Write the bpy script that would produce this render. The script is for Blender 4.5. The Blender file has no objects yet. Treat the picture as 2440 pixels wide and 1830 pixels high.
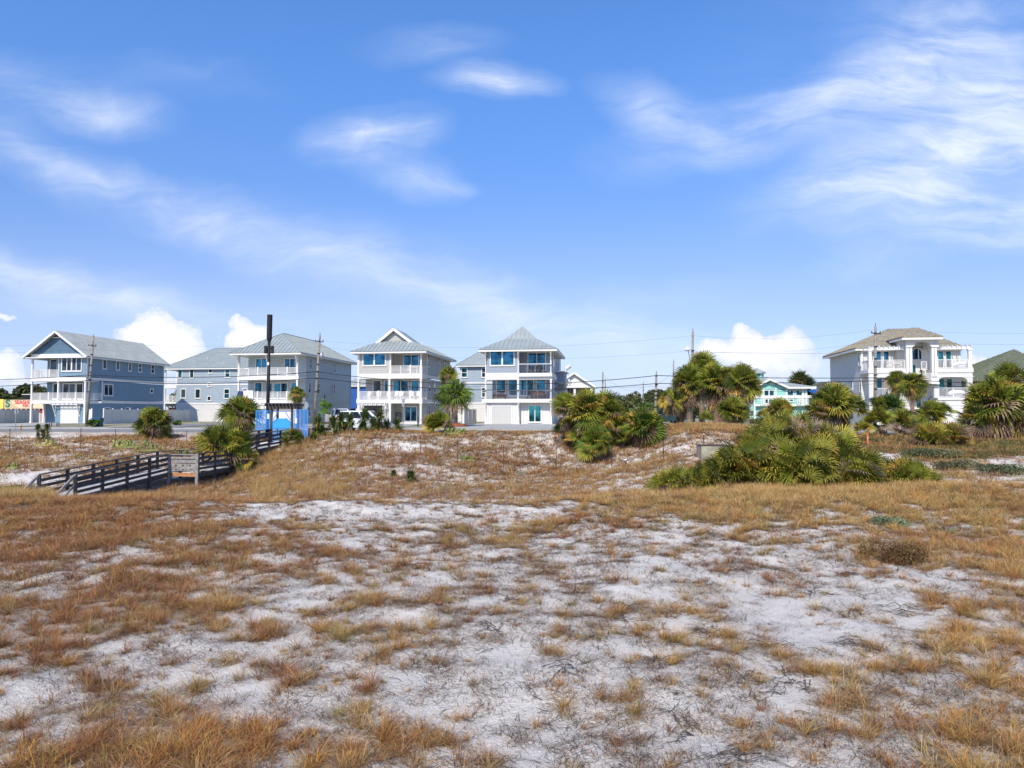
import bpy, math, random
import numpy as np
from mathutils import Vector, Matrix
R = math.radians
scene = bpy.context.scene
C = scene.collection

# ---------------------------------------------------------------- camera
FPX = 1692.0                    # focal length in photo pixels (photo 2440 wide)
CZ = 1.35                       # camera height above the house plots
PITCH = R(2.37)
cam_d = bpy.data.cameras.new('camera'); cam = bpy.data.objects.new('camera', cam_d); C.objects.link(cam)
cam.location = (0, 0, CZ); cam.rotation_euler = (R(90) + PITCH, 0, 0)
cam_d.sensor_width = 36; cam_d.lens = 36 * FPX / 2440
cam_d.clip_start = 0.1; cam_d.clip_end = 9000
scene.camera = cam

# ---------------------------------------------------------------- exposure
scene.view_settings.view_transform = 'Standard'
scene.view_settings.look = 'None'
scene.view_settings.exposure = 0.10
scene.view_settings.gamma = 1.0

# ---------------------------------------------------------------- helpers: pixel <-> world
def ray(px, py):
    dx = (px - 1220) / FPX; dy = (915 - py) / FPX
    y = math.cos(PITCH) - dy * math.sin(PITCH); z = math.sin(PITCH) + dy * math.cos(PITCH)
    return dx / y, z / y                      # X/Y , (Z-CZ)/Y
def at(px, py, Y):
    a, b = ray(px, py); return Vector((a * Y, Y, CZ + b * Y))

# ---------------------------------------------------------------- world: Nishita sky with thin cirrus and low cumulus
SUN_DIR = Vector((-2.5, -8.0, 8.4)).normalized()
world = bpy.data.worlds.new('World'); scene.world = world; world.use_nodes = True
wt = world.node_tree; wt.nodes.clear()
def N(t, kind, **kw):
    n = t.nodes.new(kind)
    for k, v in kw.items():
        setattr(n, k, v)
    return n
def setin(t, n, i, v):
    if isinstance(v, bpy.types.NodeSocket): t.links.new(v, n.inputs[i])
    else: n.inputs[i].default_value = v
def M_(t, op, a, b=0.0, clamp=False, c=None):
    n = N(t, 'ShaderNodeMath', operation=op, use_clamp=clamp)
    setin(t, n, 0, a); setin(t, n, 1, b)
    if c is not None: setin(t, n, 2, c)
    return n.outputs[0]
def mixc(t, fac, a, b, mode='MIX'):
    n = N(t, 'ShaderNodeMix', data_type='RGBA', blend_type=mode)
    setin(t, n, 0, fac); setin(t, n, 6, a); setin(t, n, 7, b)
    return n.outputs[2]
def mrange(t, v, a, b, c=0.0, d=1.0, smooth=True):
    n = N(t, 'ShaderNodeMapRange', interpolation_type='SMOOTHSTEP' if smooth else 'LINEAR')
    setin(t, n, 0, v); n.inputs[1].default_value = a; n.inputs[2].default_value = b
    n.inputs[3].default_value = c; n.inputs[4].default_value = d
    return n.outputs[0]
SKY_S = 0.108
sky = N(wt, 'ShaderNodeTexSky', sky_type='NISHITA', sun_disc=False)
sky.sun_elevation = math.asin(SUN_DIR.z)
sky.sun_rotation = math.atan2(SUN_DIR.x, SUN_DIR.y) % (2 * math.pi)
sky.altitude = 0; sky.air_density = 1.0; sky.dust_density = 0.45; sky.ozone_density = 2.2
geo = N(wt, 'ShaderNodeTexCoord')
sep = N(wt, 'ShaderNodeSeparateXYZ'); wt.links.new(geo.outputs['Generated'], sep.inputs[0])
yy = M_(wt, 'MAXIMUM', sep.outputs[1], 0.05)
gx = M_(wt, 'DIVIDE', sep.outputs[0], yy); gz = M_(wt, 'DIVIDE', sep.outputs[2], yy)
fwd = mrange(wt, sep.outputs[1], 0.15, 0.35)
comb = N(wt, 'ShaderNodeCombineXYZ'); setin(wt, comb, 0, gx); setin(wt, comb, 1, gz)
P = comb.outputs[0]
def noise(t, vec, scale, detail=5, rough=0.55, dist=0.0):
    n = N(t, 'ShaderNodeTexNoise'); n.noise_dimensions = '3D'
    if vec is not None: t.links.new(vec, n.inputs['Vector'])
    n.inputs['Scale'].default_value = scale; n.inputs['Detail'].default_value = detail
    n.inputs['Roughness'].default_value = rough; n.inputs['Distortion'].default_value = dist
    return n
def vadd(t, a, b, s=1.0):
    m = N(t, 'ShaderNodeVectorMath', operation='SUBTRACT'); setin(t, m, 0, b); m.inputs[1].default_value = (0.5, 0.5, 0.5)
    q = N(t, 'ShaderNodeVectorMath', operation='MULTIPLY_ADD'); setin(t, q, 0, m.outputs[0]); q.inputs[1].default_value = (s, s, s); setin(t, q, 2, a)
    return q.outputs[0]
def mapping(t, vec, loc=(0, 0, 0), rot=0.0, sc=(1, 1, 1), kind='POINT'):
    m = N(t, 'ShaderNodeMapping', vector_type=kind); t.links.new(vec, m.inputs[0])
    m.inputs['Location'].default_value = loc; m.inputs['Rotation'].default_value = (0, 0, rot); m.inputs['Scale'].default_value = sc
    return m.outputs[0]
def blobs(t, vec, items, power=1.0):
    acc = 0.0
    for (cx, cy, rx, ry, ang, s) in items:
        k = 2440 / 2212.0
        a, b = ray(cx * k, cy * k)
        m = mapping(t, vec, (a, b, 0), R(ang), (rx * k / FPX, ry * k / FPX, 1), 'TEXTURE')
        g = N(t, 'ShaderNodeTexGradient', gradient_type='SPHERICAL'); t.links.new(m, g.inputs[0])
        v = g.outputs['Fac'] if power == 1.0 else M_(t, 'POWER', g.outputs['Fac'], power)
        acc = M_(t, 'MULTIPLY_ADD', v, s, c=acc)
    return acc
warp = noise(wt, P, 2.6, 4, 0.55); PW = vadd(wt, P, warp.outputs['Color'], 0.15)
warp2 = noise(wt, P, 9.0, 5, 0.6); PW = vadd(wt, PW, warp2.outputs['Color'], 0.022)
cirrus = [  # cx, cy, rx, ry in 2212-px units, angle (ccw), strength
    (60, 330, 220, 42, -30, .55), (260, 400, 240, 42, -22, .55), (480, 480, 240, 48, -24, .5), (700, 545, 240, 52, -20, .5), (930, 605, 260, 60, -18, .65), (1060, 655, 170, 50, -22, .45),
    (90, 205, 230, 50, -14, .42), (240, 250, 130, 34, -5, .55), (380, 180, 200, 30, -8, .2),
    (60, 600, 300, 40, -4, .7), (250, 640, 260, 36, -10, .55), (120, 660, 330, 50, -4, .3),
    (1070, 182, 130, 36, 0, .95), (1100, 195, 90, 22, -2, .45), (940, 95, 150, 36, 4, .4),
    (790, 312, 140, 46, 8, .9), (830, 298, 90, 30, 0, .4), (885, 395, 100, 34, 0, .65), (960, 400, 70, 14, 4, .35),
    (1450, 270, 170, 50, -30, .6), (1550, 300, 260, 50, 14, .6), (1750, 240, 260, 60, 22, .55), (1930, 180, 220, 90, 30, .5),
    (2000, 200, 520, 260, 15, .16), (2060, 120, 240, 200, 20, .55), (2180, 220, 220, 170, 20, .4), (1400, 240, 90, 50, -40, .25),
    (1850, 400, 260, 50, 14, .55), (2050, 330, 300, 110, 20, .75), (2200, 350, 260, 130, 20, .7), (2120, 470, 300, 55, 4, .7), (2150, 515, 180, 30, 4, .35), (1960, 445, 180, 34, -8, .5),
    (1900, 570, 130, 26, 0, .4), (1300, 730, 260, 50, -8, .55), (1380, 760, 260, 60, 0, .3), (640, 680, 420, 44, -5, .25), (1700, 800, 600, 60, 0, .2), (300, 800, 700, 50, 0, .2), (1350, 640, 240, 36, 12, .2),
]
cirrus = [(a, b, rx * 1.4, ry * 1.8, an, s * .92) for (a, b, rx, ry, an, s) in cirrus]
cb = blobs(wt, PW, cirrus, 1.3)
fib = noise(wt, mapping(wt, PW, (0, 0, 0), R(12), (1.4, 6.5, 1)), 3.2, 7, 0.62, 0.4)
fib3 = noise(wt, mapping(wt, PW, (3, 1, 0), R(17), (2.5, 16, 1)), 5.0, 8, 0.7, 0.6)
fib2 = noise(wt, P, 4.5, 6, 0.6, 0.8)
ff = M_(wt, 'ADD', mrange(wt, fib.outputs['Fac'], .25, .78, .25, 1.15), M_(wt, 'MULTIPLY_ADD', fib3.outputs['Fac'], 0.36, c=-.18))
ff = M_(wt, 'MULTIPLY', ff, M_(wt, 'MULTIPLY_ADD', fib2.outputs['Fac'], 1.3, c=0.3))
cir = M_(wt, 'MULTIPLY', cb, ff)
cir = mrange(wt, cir, 0.0, 1.05, 0.0, 0.85, smooth=False)
cumw = noise(wt, P, 26, 6, 0.58); PC = vadd(wt, P, cumw.outputs['Color'], 0.040)
cumulus = [
    (335, 700, 62, 42, 0, 1.3), (290, 722, 66, 36, 0, 1.2), (385, 728, 66, 42, 0, 1.2), (340, 760, 120, 44, 0, 1.0), (400, 765, 60, 40, 0, .8), (330, 795, 130, 34, 0, .35),
    (527, 705, 36, 30, 0, 1.2), (535, 738, 66, 40, 0, 1.2), (500, 732, 44, 24, 0, .8), (560, 720, 34, 24, 0, .9), (560, 770, 90, 36, 0, .5),
    (8, 686, 40, 14, 0, .7), (10, 790, 52, 42, 0, 1.0), (40, 820, 60, 30, 0, .5),
    (1615, 735, 56, 38, 0, 1.2), (1575, 755, 70, 34, 0, .9), (1660, 745, 72, 36, 0, 1.0), (1712, 740, 56, 42, 0, 1.0), (1640, 775, 130, 36, 0, .8), (1535, 750, 42, 26, 0, .6), (1690, 800, 120, 40, 0, .4), (1760, 770, 80, 40, 0, .3),
    (2110, 785, 40, 30, 0, .9), (2150, 780, 50, 24, 0, .7), (2140, 805, 90, 30, 0, .5), (1460, 830, 120, 30, 0, .25),
]
cu = blobs(wt, PC, [(a, b, rx * .93, ry * .92, an, s) for (a, b, rx, ry, an, s) in cumulus])
cu = M_(wt, 'ADD', cu, M_(wt, 'MULTIPLY', mrange(wt, cu, 0.0, .15), M_(wt, 'MULTIPLY_ADD', cumw.outputs['Fac'], 0.8, c=-0.40)))
cuo = mrange(wt, cu, 0.10, 0.34, 0, 0.97)
cus = M_(wt, 'MULTIPLY_ADD', mrange(wt, cu, 0.2, 1.0), .75, c=mrange(wt, noise(wt, P, 55, 4, .6).outputs['Fac'], .35, .65, 0, .25))
up_ = mrange(wt, sep.outputs[2], 0.10, 0.50)
tint = mixc(wt, 1.0, sky.outputs[0], mixc(wt, up_, (0.92, 0.99, 1.34, 1), (0.94, 1.44, 2.08, 1)), 'MULTIPLY')
hz = mrange(wt, gz, -0.02, 0.34, 1.0, 0.0)
base = mixc(wt, M_(wt, 'MULTIPLY', hz, 0.50), tint, (5.3, 6.3, 9.0, 1))
cir = M_(wt, 'MULTIPLY', cir, fwd); cuo = M_(wt, 'MULTIPLY', cuo, fwd)
c1 = mixc(wt, cir, base, (8.4, 9.0, 10.0, 1))
cc = mixc(wt, cus, (6.6, 7.3, 8.8, 1), (9.6, 9.7, 9.9, 1))
c2 = mixc(wt, cuo, c1, cc)
bg = N(wt, 'ShaderNodeBackground'); wt.links.new(c2, bg.inputs[0]); bg.inputs[1].default_value = SKY_S
wo = N(wt, 'ShaderNodeOutputWorld'); wt.links.new(bg.outputs[0], wo.inputs[0])

# ---------------------------------------------------------------- sun
sd = bpy.data.lights.new('sun', 'SUN'); sun = bpy.data.objects.new('sun', sd); C.objects.link(sun)
sd.energy = 4.8; sd.angle = R(0.53); sd.color = (1.0, 0.92, 0.80)
sun.rotation_euler = (-SUN_DIR).to_track_quat('-Z', 'Y').to_euler(); sun.location = (-40, -60, 60)

# ---------------------------------------------------------------- street frame: u runs right along the road, v runs away from the sea
SA = R(8.2); CA_, SA_ = math.cos(SA), math.sin(SA)
def uv2w(u, v): return (u * CA_ + v * SA_, -u * SA_ + v * CA_)
def w2uv(x, y): return (x * CA_ - y * SA_, x * SA_ + y * CA_)
def U(px, V):
    t = ray(px, 985)[0]; Y = V / (CA_ + t * SA_); return t * Y * CA_ - Y * SA_
def Yof(px, V): return V / (CA_ + ray(px, 985)[0] * SA_)
def Zof(px, py, V): return CZ + ray(px, py)[1] * Yof(px, V)
def Vside(px, u):
    t = ray(px, 985)[0]; return u * (CA_ + t * SA_) / (t * CA_ - SA_)
def Zside(px, py, u):
    v = Vside(px, u); return CZ + ray(px, py)[1] * (-u * SA_ + v * CA_)

# ---------------------------------------------------------------- mesh builder and tagging
class MB:
    def __init__(s): s.v = []; s.f = []; s.c = None
    def vert(s, p): s.v.append(tuple(p)); return len(s.v) - 1
    def face(s, pts): i = len(s.v); s.v += [tuple(p) for p in pts]; s.f.append(tuple(range(i, i + len(pts)))); return s
    def box(s, x0, y0, z0, x1, y1, z1):
        x0, x1 = min(x0, x1), max(x0, x1); y0, y1 = min(y0, y1), max(y0, y1); z0, z1 = min(z0, z1), max(z0, z1)
        i = len(s.v)
        s.v += [(x0, y0, z0), (x1, y0, z0), (x1, y1, z0), (x0, y1, z0), (x0, y0, z1), (x1, y0, z1), (x1, y1, z1), (x0, y1, z1)]
        for q in ((0, 3, 2, 1), (4, 5, 6, 7), (0, 1, 5, 4), (1, 2, 6, 5), (2, 3, 7, 6), (3, 0, 4, 7)): s.f.append(tuple(i + k for k in q))
        return s
    def beam(s, p0, p1, w, h, up=(0, 0, 1)):
        p0, p1 = Vector(p0), Vector(p1); d = (p1 - p0).normalized(); up = Vector(up)
        if abs(d.dot(up)) > .98: up = Vector((0, 1, 0))
        r = d.cross(up).normalized(); q = r.cross(d).normalized(); i = len(s.v)
        for p in (p0, p1):
            for a, b in ((-1, -1), (1, -1), (1, 1), (-1, 1)): s.v.append(tuple(p + r * (a * w / 2) + q * (b * h / 2)))
        for k in range(4): s.f.append((i + k, i + 4 + k, i + 4 + (k + 1) % 4, i + (k + 1) % 4))
        s.f.append((i, i + 1, i + 2, i + 3)); s.f.append((i + 7, i + 6, i + 5, i + 4)); return s
    def tube(s, pts, rad, n=8, cap=True):
        pts = [Vector(p) for p in pts]; rad = rad if isinstance(rad, (list, tuple)) else [rad] * len(pts); i0 = len(s.v)
        for k, p in enumerate(pts):
            d = (pts[min(k + 1, len(pts) - 1)] - pts[max(k - 1, 0)]).normalized()
            a = Vector((0, 0, 1)) if abs(d.z) < .9 else Vector((1, 0, 0))
            r = d.cross(a).normalized(); q = r.cross(d)
            for j in range(n):
                t = 2 * math.pi * j / n; s.v.append(tuple(p + (r * math.cos(t) + q * math.sin(t)) * rad[k]))
        for k in range(len(pts) - 1):
            for j in range(n):
                a, b = i0 + k * n + j, i0 + k * n + (j + 1) % n; s.f.append((a, b, b + n, a + n))
        if cap:
            s.f.append(tuple(i0 + j for j in range(n))[::-1]); s.f.append(tuple(i0 + (len(pts) - 1) * n + j for j in range(n)))
        return s
    def prism(s, poly, a0, a1, axis='x'):
        # poly: list of 2D points in the plane perpendicular to axis
        n = len(poly); i = len(s.v)
        def mk(p, a): return (a, p[0], p[1]) if axis == 'x' else ((p[0], a, p[1]) if axis == 'y' else (p[0], p[1], a))
        s.v += [mk(p, a0) for p in poly] + [mk(p, a1) for p in poly]
        s.f.append(tuple(range(i, i + n))); s.f.append(tuple(range(i + 2 * n - 1, i + n - 1, -1)))
        for k in range(n): s.f.append((i + (k + 1) % n, i + k, i + n + k, i + n + (k + 1) % n))
        return s
    def ellip(s, c, r, nu=10, nv=7, jit=0, rng=None):
        i = len(s.v)
        for a in range(nv + 1):
            th = math.pi * a / nv
            for b in range(nu):
                ph = 2 * math.pi * b / nu; k = 1 + (rng.uniform(-jit, jit) if jit else 0)
                s.v.append((c[0] + r[0] * k * math.sin(th) * math.cos(ph), c[1] + r[1] * k * math.sin(th) * math.sin(ph), c[2] + r[2] * k * math.cos(th)))
        for a in range(nv):
            for b in range(nu):
                p, q = i + a * nu + b, i + a * nu + (b + 1) % nu; s.f.append((p, p + nu, q + nu, q))
        return s
    def build(s, name, mat, parent=None, smooth=False, loc=None, rotz=None):
        me = bpy.data.meshes.new(name); me.from_pydata(s.v, [], s.f); me.materials.append(mat)
        if s.c is not None:
            at_ = me.color_attributes.new('Col', 'FLOAT_COLOR', 'POINT')
            at_.data.foreach_set('color', np.asarray(s.c, dtype=np.float32).ravel())
        if smooth: me.polygons.foreach_set('use_smooth', [True] * len(me.polygons))
        me.update()
        o = bpy.data.objects.new(name, me); C.objects.link(o)
        if parent is not None: o.parent = parent
        if loc is not None: o.location = loc
        if rotz is not None: o.rotation_euler = (0, 0, rotz)
        return o
def fix(o):                                   # make normals consistent
    import bmesh
    bm = bmesh.new(); bm.from_mesh(o.data); bmesh.ops.recalc_face_normals(bm, faces=bm.faces); bm.to_mesh(o.data); bm.free(); return o
def tag(o, label, cat, group=None, kind=None):
    if label: o['label'] = label
    if cat: o['category'] = cat
    if group: o['group'] = group
    if kind: o['kind'] = kind
    return o
def empty(name, loc, rz=0.0, label=None, cat=None, group=None):
    o = bpy.data.objects.new(name, None); C.objects.link(o); o.location = loc; o.rotation_euler = (0, 0, rz)
    o.empty_display_size = 0.3
    return tag(o, label, cat, group)
def np_mesh(name, V, F, mat, cols=None, parent=None, smooth=False, loc=None):
    # V (n,3), F list of (faces array (m,k))
    me = bpy.data.meshes.new(name); me.vertices.add(len(V)); me.vertices.foreach_set('co', np.ascontiguousarray(V, dtype=np.float32).ravel())
    sizes = np.concatenate([np.full(len(f), f.shape[1], dtype=np.int32) for f in F]); idx = np.concatenate([f.ravel() for f in F]).astype(np.int32)
    me.loops.add(len(idx)); me.loops.foreach_set('vertex_index', idx)
    st = np.zeros(len(sizes), dtype=np.int32); st[1:] = np.cumsum(sizes)[:-1]
    me.polygons.add(len(sizes)); me.polygons.foreach_set('loop_start', st); me.polygons.foreach_set('loop_total', sizes)
    if smooth: me.polygons.foreach_set('use_smooth', np.ones(len(sizes), dtype=bool))
    me.update(calc_edges=True)
    if cols is not None:
        a = me.color_attributes.new('Col', 'FLOAT_COLOR', 'POINT')
        if cols.shape[1] == 3: cols = np.hstack([cols, np.ones((len(cols), 1))])
        a.data.foreach_set('color', np.ascontiguousarray(cols, dtype=np.float32).ravel())
    me.materials.append(mat)
    o = bpy.data.objects.new(name, me); C.objects.link(o)
    if parent is not None: o.parent = parent
    if loc is not None: o.location = loc
    return o

# ---------------------------------------------------------------- materials
MATS = {}
def material(name, color, rough=0.6, metal=0.0, spec=0.5, var=0.08, vscale=1.5, bump=0.0, bscale=30, siding=None, seam=None):
    m = bpy.data.materials.new(name); m.use_nodes = True; t = m.node_tree
    b = t.nodes['Principled BSDF']; b.inputs['Roughness'].default_value = rough; b.inputs['Metallic'].default_value = metal
    b.inputs['Specular IOR Level'].default_value = spec
    tc = N(t, 'ShaderNodeTexCoord'); ob = tc.outputs['Object']
    col = (*color, 1)
    n = noise(t, ob, vscale, 6, 0.6)
    f = mrange(t, n.outputs['Fac'], 0.3, 0.7, 1 - var, 1 + var)
    fine = noise(t, ob, vscale * 9, 4, 0.6)
    f = M_(t, 'MULTIPLY', f, mrange(t, fine.outputs['Fac'], 0.3, 0.7, 1 - var * .5, 1 + var * .5))
    mm = N(t, 'ShaderNodeVectorMath', operation='SCALE'); mm.inputs[0].default_value = color; t.links.new(f, mm.inputs[3])
    out_c = mm.outputs[0]; h = None
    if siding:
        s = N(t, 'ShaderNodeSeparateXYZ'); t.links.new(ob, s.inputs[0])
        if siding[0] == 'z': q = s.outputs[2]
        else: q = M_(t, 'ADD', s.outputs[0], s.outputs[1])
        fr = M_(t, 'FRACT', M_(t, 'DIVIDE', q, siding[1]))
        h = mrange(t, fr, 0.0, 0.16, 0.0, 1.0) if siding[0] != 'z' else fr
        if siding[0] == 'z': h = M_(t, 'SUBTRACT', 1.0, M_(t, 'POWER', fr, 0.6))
        m2 = N(t, 'ShaderNodeVectorMath', operation='SCALE'); t.links.new(out_c, m2.inputs[0]); t.links.new(mrange(t, fr, 0.0, 0.14, .66, 1.0), m2.inputs[3]); out_c = m2.outputs[0]  # shadow gap at each board joint painted into the colour as a dark line
    if bump:
        bn = noise(t, ob, bscale, 6, 0.65).outputs['Fac']
        h = bn if h is None else M_(t, 'ADD', h, M_(t, 'MULTIPLY', bn, 0.3))
    t.links.new(out_c, b.inputs['Base Color'])
    if h is not None:
        bp = N(t, 'ShaderNodeBump'); bp.inputs['Strength'].default_value = bump if bump else 0.6
        bp.inputs['Distance'].default_value = 0.03 if siding else 0.02
        t.links.new(h, bp.inputs['Height']); t.links.new(bp.outputs[0], b.inputs['Normal'])
    MATS[name] = m; return m
def attr_mat(name, rough=0.6, trans=0.0, spec=0.3, var=0.15, vscale=6):
    m = bpy.data.materials.new(name); m.use_nodes = True; t = m.node_tree
    b = t.nodes['Principled BSDF']; b.inputs['Roughness'].default_value = rough; b.inputs['Specular IOR Level'].default_value = spec
    a = N(t, 'ShaderNodeVertexColor'); a.layer_name = 'Col'
    tc = N(t, 'ShaderNodeTexCoord'); n = noise(t, tc.outputs['Object'], vscale, 3, 0.6)
    mm = N(t, 'ShaderNodeVectorMath', operation='SCALE'); t.links.new(a.outputs[0], mm.inputs[0]); t.links.new(mrange(t, n.outputs['Fac'], .3, .7, 1 - var, 1 + var), mm.inputs[3])
    t.links.new(mm.outputs[0], b.inputs['Base Color'])
    if trans:
        tr = N(t, 'ShaderNodeBsdfTranslucent'); t.links.new(mm.outputs[0], tr.inputs[0])
        mx = N(t, 'ShaderNodeMixShader'); mx.inputs[0].default_value = trans
        t.links.new(b.outputs[0], mx.inputs[1]); t.links.new(tr.outputs[0], mx.inputs[2])
        t.links.new(mx.outputs[0], t.nodes['Material Output'].inputs[0])
    return m
m_white = material('white_trim', (.71, .685, .64), .5, var=.03, vscale=1)
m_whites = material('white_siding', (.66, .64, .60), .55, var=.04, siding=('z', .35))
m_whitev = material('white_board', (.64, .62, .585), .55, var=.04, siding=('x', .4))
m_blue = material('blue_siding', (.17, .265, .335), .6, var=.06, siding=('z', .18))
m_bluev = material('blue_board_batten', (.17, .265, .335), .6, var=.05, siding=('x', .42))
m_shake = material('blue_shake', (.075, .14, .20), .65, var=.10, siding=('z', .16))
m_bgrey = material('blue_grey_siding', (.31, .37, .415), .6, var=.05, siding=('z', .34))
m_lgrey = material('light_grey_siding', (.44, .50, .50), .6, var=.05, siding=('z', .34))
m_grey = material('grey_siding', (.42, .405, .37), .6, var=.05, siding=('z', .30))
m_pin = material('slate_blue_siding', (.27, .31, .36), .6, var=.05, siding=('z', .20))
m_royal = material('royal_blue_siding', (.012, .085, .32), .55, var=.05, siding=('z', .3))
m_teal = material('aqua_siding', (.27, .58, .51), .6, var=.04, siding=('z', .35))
m_cream = material('cream_stucco', (.60, .585, .54), .8, var=.05, bump=.25, bscale=40)
m_beige = material('beige_stucco', (.42, .38, .32), .8, var=.05, bump=.25, bscale=40)
m_roof = material('galvanised_roof', (.30, .33, .315), .5, metal=.1, var=.08, vscale=.7)
m_roofw = material('weathered_metal_roof', (.37, .385, .355), .5, metal=.1, var=.10, vscale=.6)
m_blueroof = material('blue_metal_roof', (.02, .16, .5), .4, metal=.2, var=.06)
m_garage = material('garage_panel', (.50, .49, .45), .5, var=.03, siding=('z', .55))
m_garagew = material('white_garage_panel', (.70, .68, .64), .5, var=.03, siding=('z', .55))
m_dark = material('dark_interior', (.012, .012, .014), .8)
m_black = material('black_paint', (.004, .004, .005), .7, var=.1)
m_metal = material('grey_metal', (.30, .31, .32), .4, metal=.6)
m_brown = material('brown_wood', (.10, .045, .025), .55, var=.2, vscale=4)
m_browndoor = material('brown_door', (.12, .05, .025), .5, var=.15)
m_pole = material('weathered_pole_wood', (.25, .22, .18), .85, var=.22, vscale=3, bump=.6, bscale=18)
m_deckw = material('weathered_deck_boards', (.40, .39, .38), .85, var=.25, vscale=3, bump=.6, bscale=25)
m_rail = material('dark_weathered_timber', (.065, .055, .047), .85, var=.35, vscale=4, bump=.6, bscale=25)
m_rail2 = material('silver_weathered_timber', (.26, .24, .215), .85, var=.3, vscale=4, bump=.6, bscale=25)
m_newwood = material('new_orange_timber', (.42, .19, .08), .7, var=.2, vscale=4, bump=.4)
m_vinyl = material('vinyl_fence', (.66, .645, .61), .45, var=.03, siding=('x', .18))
m_asphalt = material('asphalt', (.20, .195, .19), .9, var=.12, vscale=.5, bump=.3, bscale=60)
m_concrete = material('concrete', (.36, .35, .32), .9, var=.12, vscale=1.2, bump=.3, bscale=30)
m_boxc = material('stained_concrete', (.33, .31, .22), .9, var=.25, vscale=1.5, bump=.5, bscale=14)
m_tyre = material('tyre_rubber', (.02, .02, .02), .8)
m_carw = material('white_car_paint', (.74, .76, .78), .25, spec=.6, var=.02)
m_cart = material('dark_teal_car_paint', (.015, .045, .055), .25, spec=.6, var=.05)
m_card = material('dark_car_paint', (.02, .02, .025), .25, spec=.6, var=.05)
m_red = material('red_plastic', (.45, .02, .02), .4)
m_redwall = material('red_painted_wall', (.35, .035, .04), .7, var=.08)
m_yellow = material('yellow_sign', (.85, .62, .12), .5, var=.06)
m_tan = material('tan_sign_panel', (.55, .43, .24), .6, var=.06)
m_tan2 = material('pale_tan_sign_panel', (.68, .56, .36), .6, var=.06)
m_signgreen = material('green_lettering', (.01, .17, .12), .5)
m_signred = material('red_lettering', (.62, .03, .05), .5)
m_orange = material('orange_plastic', (.62, .16, .06), .5)
m_ylpost = material('yellow_painted_steel', (.60, .36, .08), .6)
m_binlid = material('blue_bin_lid', (.03, .14, .30), .5)
m_bin = material('dark_teal_bin', (.02, .09, .11), .5)
m_rust = material('rusty_steel', (.055, .032, .025), .8, var=.3, vscale=6)
m_blueplate = material('bright_blue_plate', (.035, .33, .78), .45, var=.03)
m_bluemetal = material('blue_painted_metal', (.03, .22, .62), .4, var=.04)
m_cushion = material('white_cloth', (.78, .78, .78), .9, var=.04)
m_navy = material('navy_cloth', (.03, .045, .11), .9)
m_mulch = material('red_mulch', (.30, .09, .04), .95, var=.3, vscale=3, bump=.6)
m_litter = material('white_plastic', (.75, .8, .82), .5)
m_sign = material('road_sign_back', (.35, .36, .37), .4, metal=.5)
m_lampglow = None
def glass(name, col, metal=.75, rough=.06):
    m = bpy.data.materials.new(name); m.use_nodes = True; t = m.node_tree; b = t.nodes['Principled BSDF']
    tc = N(t, 'ShaderNodeTexCoord'); n = noise(t, tc.outputs['Object'], .8, 3, .5)
    mm = N(t, 'ShaderNodeVectorMath', operation='SCALE'); mm.inputs[0].default_value = col; t.links.new(mrange(t, n.outputs['Fac'], .36, .64, .35, 1.5), mm.inputs[3])
    t.links.new(mm.outputs[0], b.inputs['Base Color']); b.inputs['Metallic'].default_value = metal; b.inputs['Roughness'].default_value = rough
    bp = N(t, 'ShaderNodeBump'); bp.inputs['Strength'].default_value = .08; bp.inputs['Distance'].default_value = .05
    t.links.new(noise(t, tc.outputs['Object'], 1.3, 2, .5).outputs['Fac'], bp.inputs['Height']); t.links.new(bp.outputs[0], b.inputs['Normal'])
    return m
g_blue = glass('blue_tinted_glass', (.02, .115, .20))
g_teal = glass('teal_tinted_glass', (.03, .20, .24))
g_dark = glass('dark_glass', (.035, .06, .085), .5)
g_car = glass('car_glass', (.05, .06, .07), .6)
# ---------------------------------------------------------------- numpy noise
def _hash(ix, iy, s):
    h = (ix.astype(np.int64) * 374761393 + iy.astype(np.int64) * 668265263 + s * 1442695041) & 0xFFFFFFFF
    h = ((h ^ (h >> 13)) * 1274126177) & 0xFFFFFFFF
    return ((h ^ (h >> 16)) & 0xFFFF) / 65535.0
def vnoise(x, y, s=0):
    ix = np.floor(x); iy = np.floor(y); fx = x - ix; fy = y - iy; fx = fx * fx * (3 - 2 * fx); fy = fy * fy * (3 - 2 * fy)
    a = _hash(ix, iy, s); b = _hash(ix + 1, iy, s); c = _hash(ix, iy + 1, s); d = _hash(ix + 1, iy + 1, s)
    return (a * (1 - fx) + b * fx) * (1 - fy) + (c * (1 - fx) + d * fx) * fy
def fbm(x, y, sc, o=4, s=0):
    v = 0; a = 1; t = 0
    for k in range(o): v = v + a * vnoise(x * sc * 2 ** k + 17.3 * k, y * sc * 2 ** k + 5.1 * k, s + k); t += a; a *= .5
    return v / t
def sstep(a, b, x): t = np.clip((x - a) / (b - a), 0, 1); return t * t * (3 - 2 * t)

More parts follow.
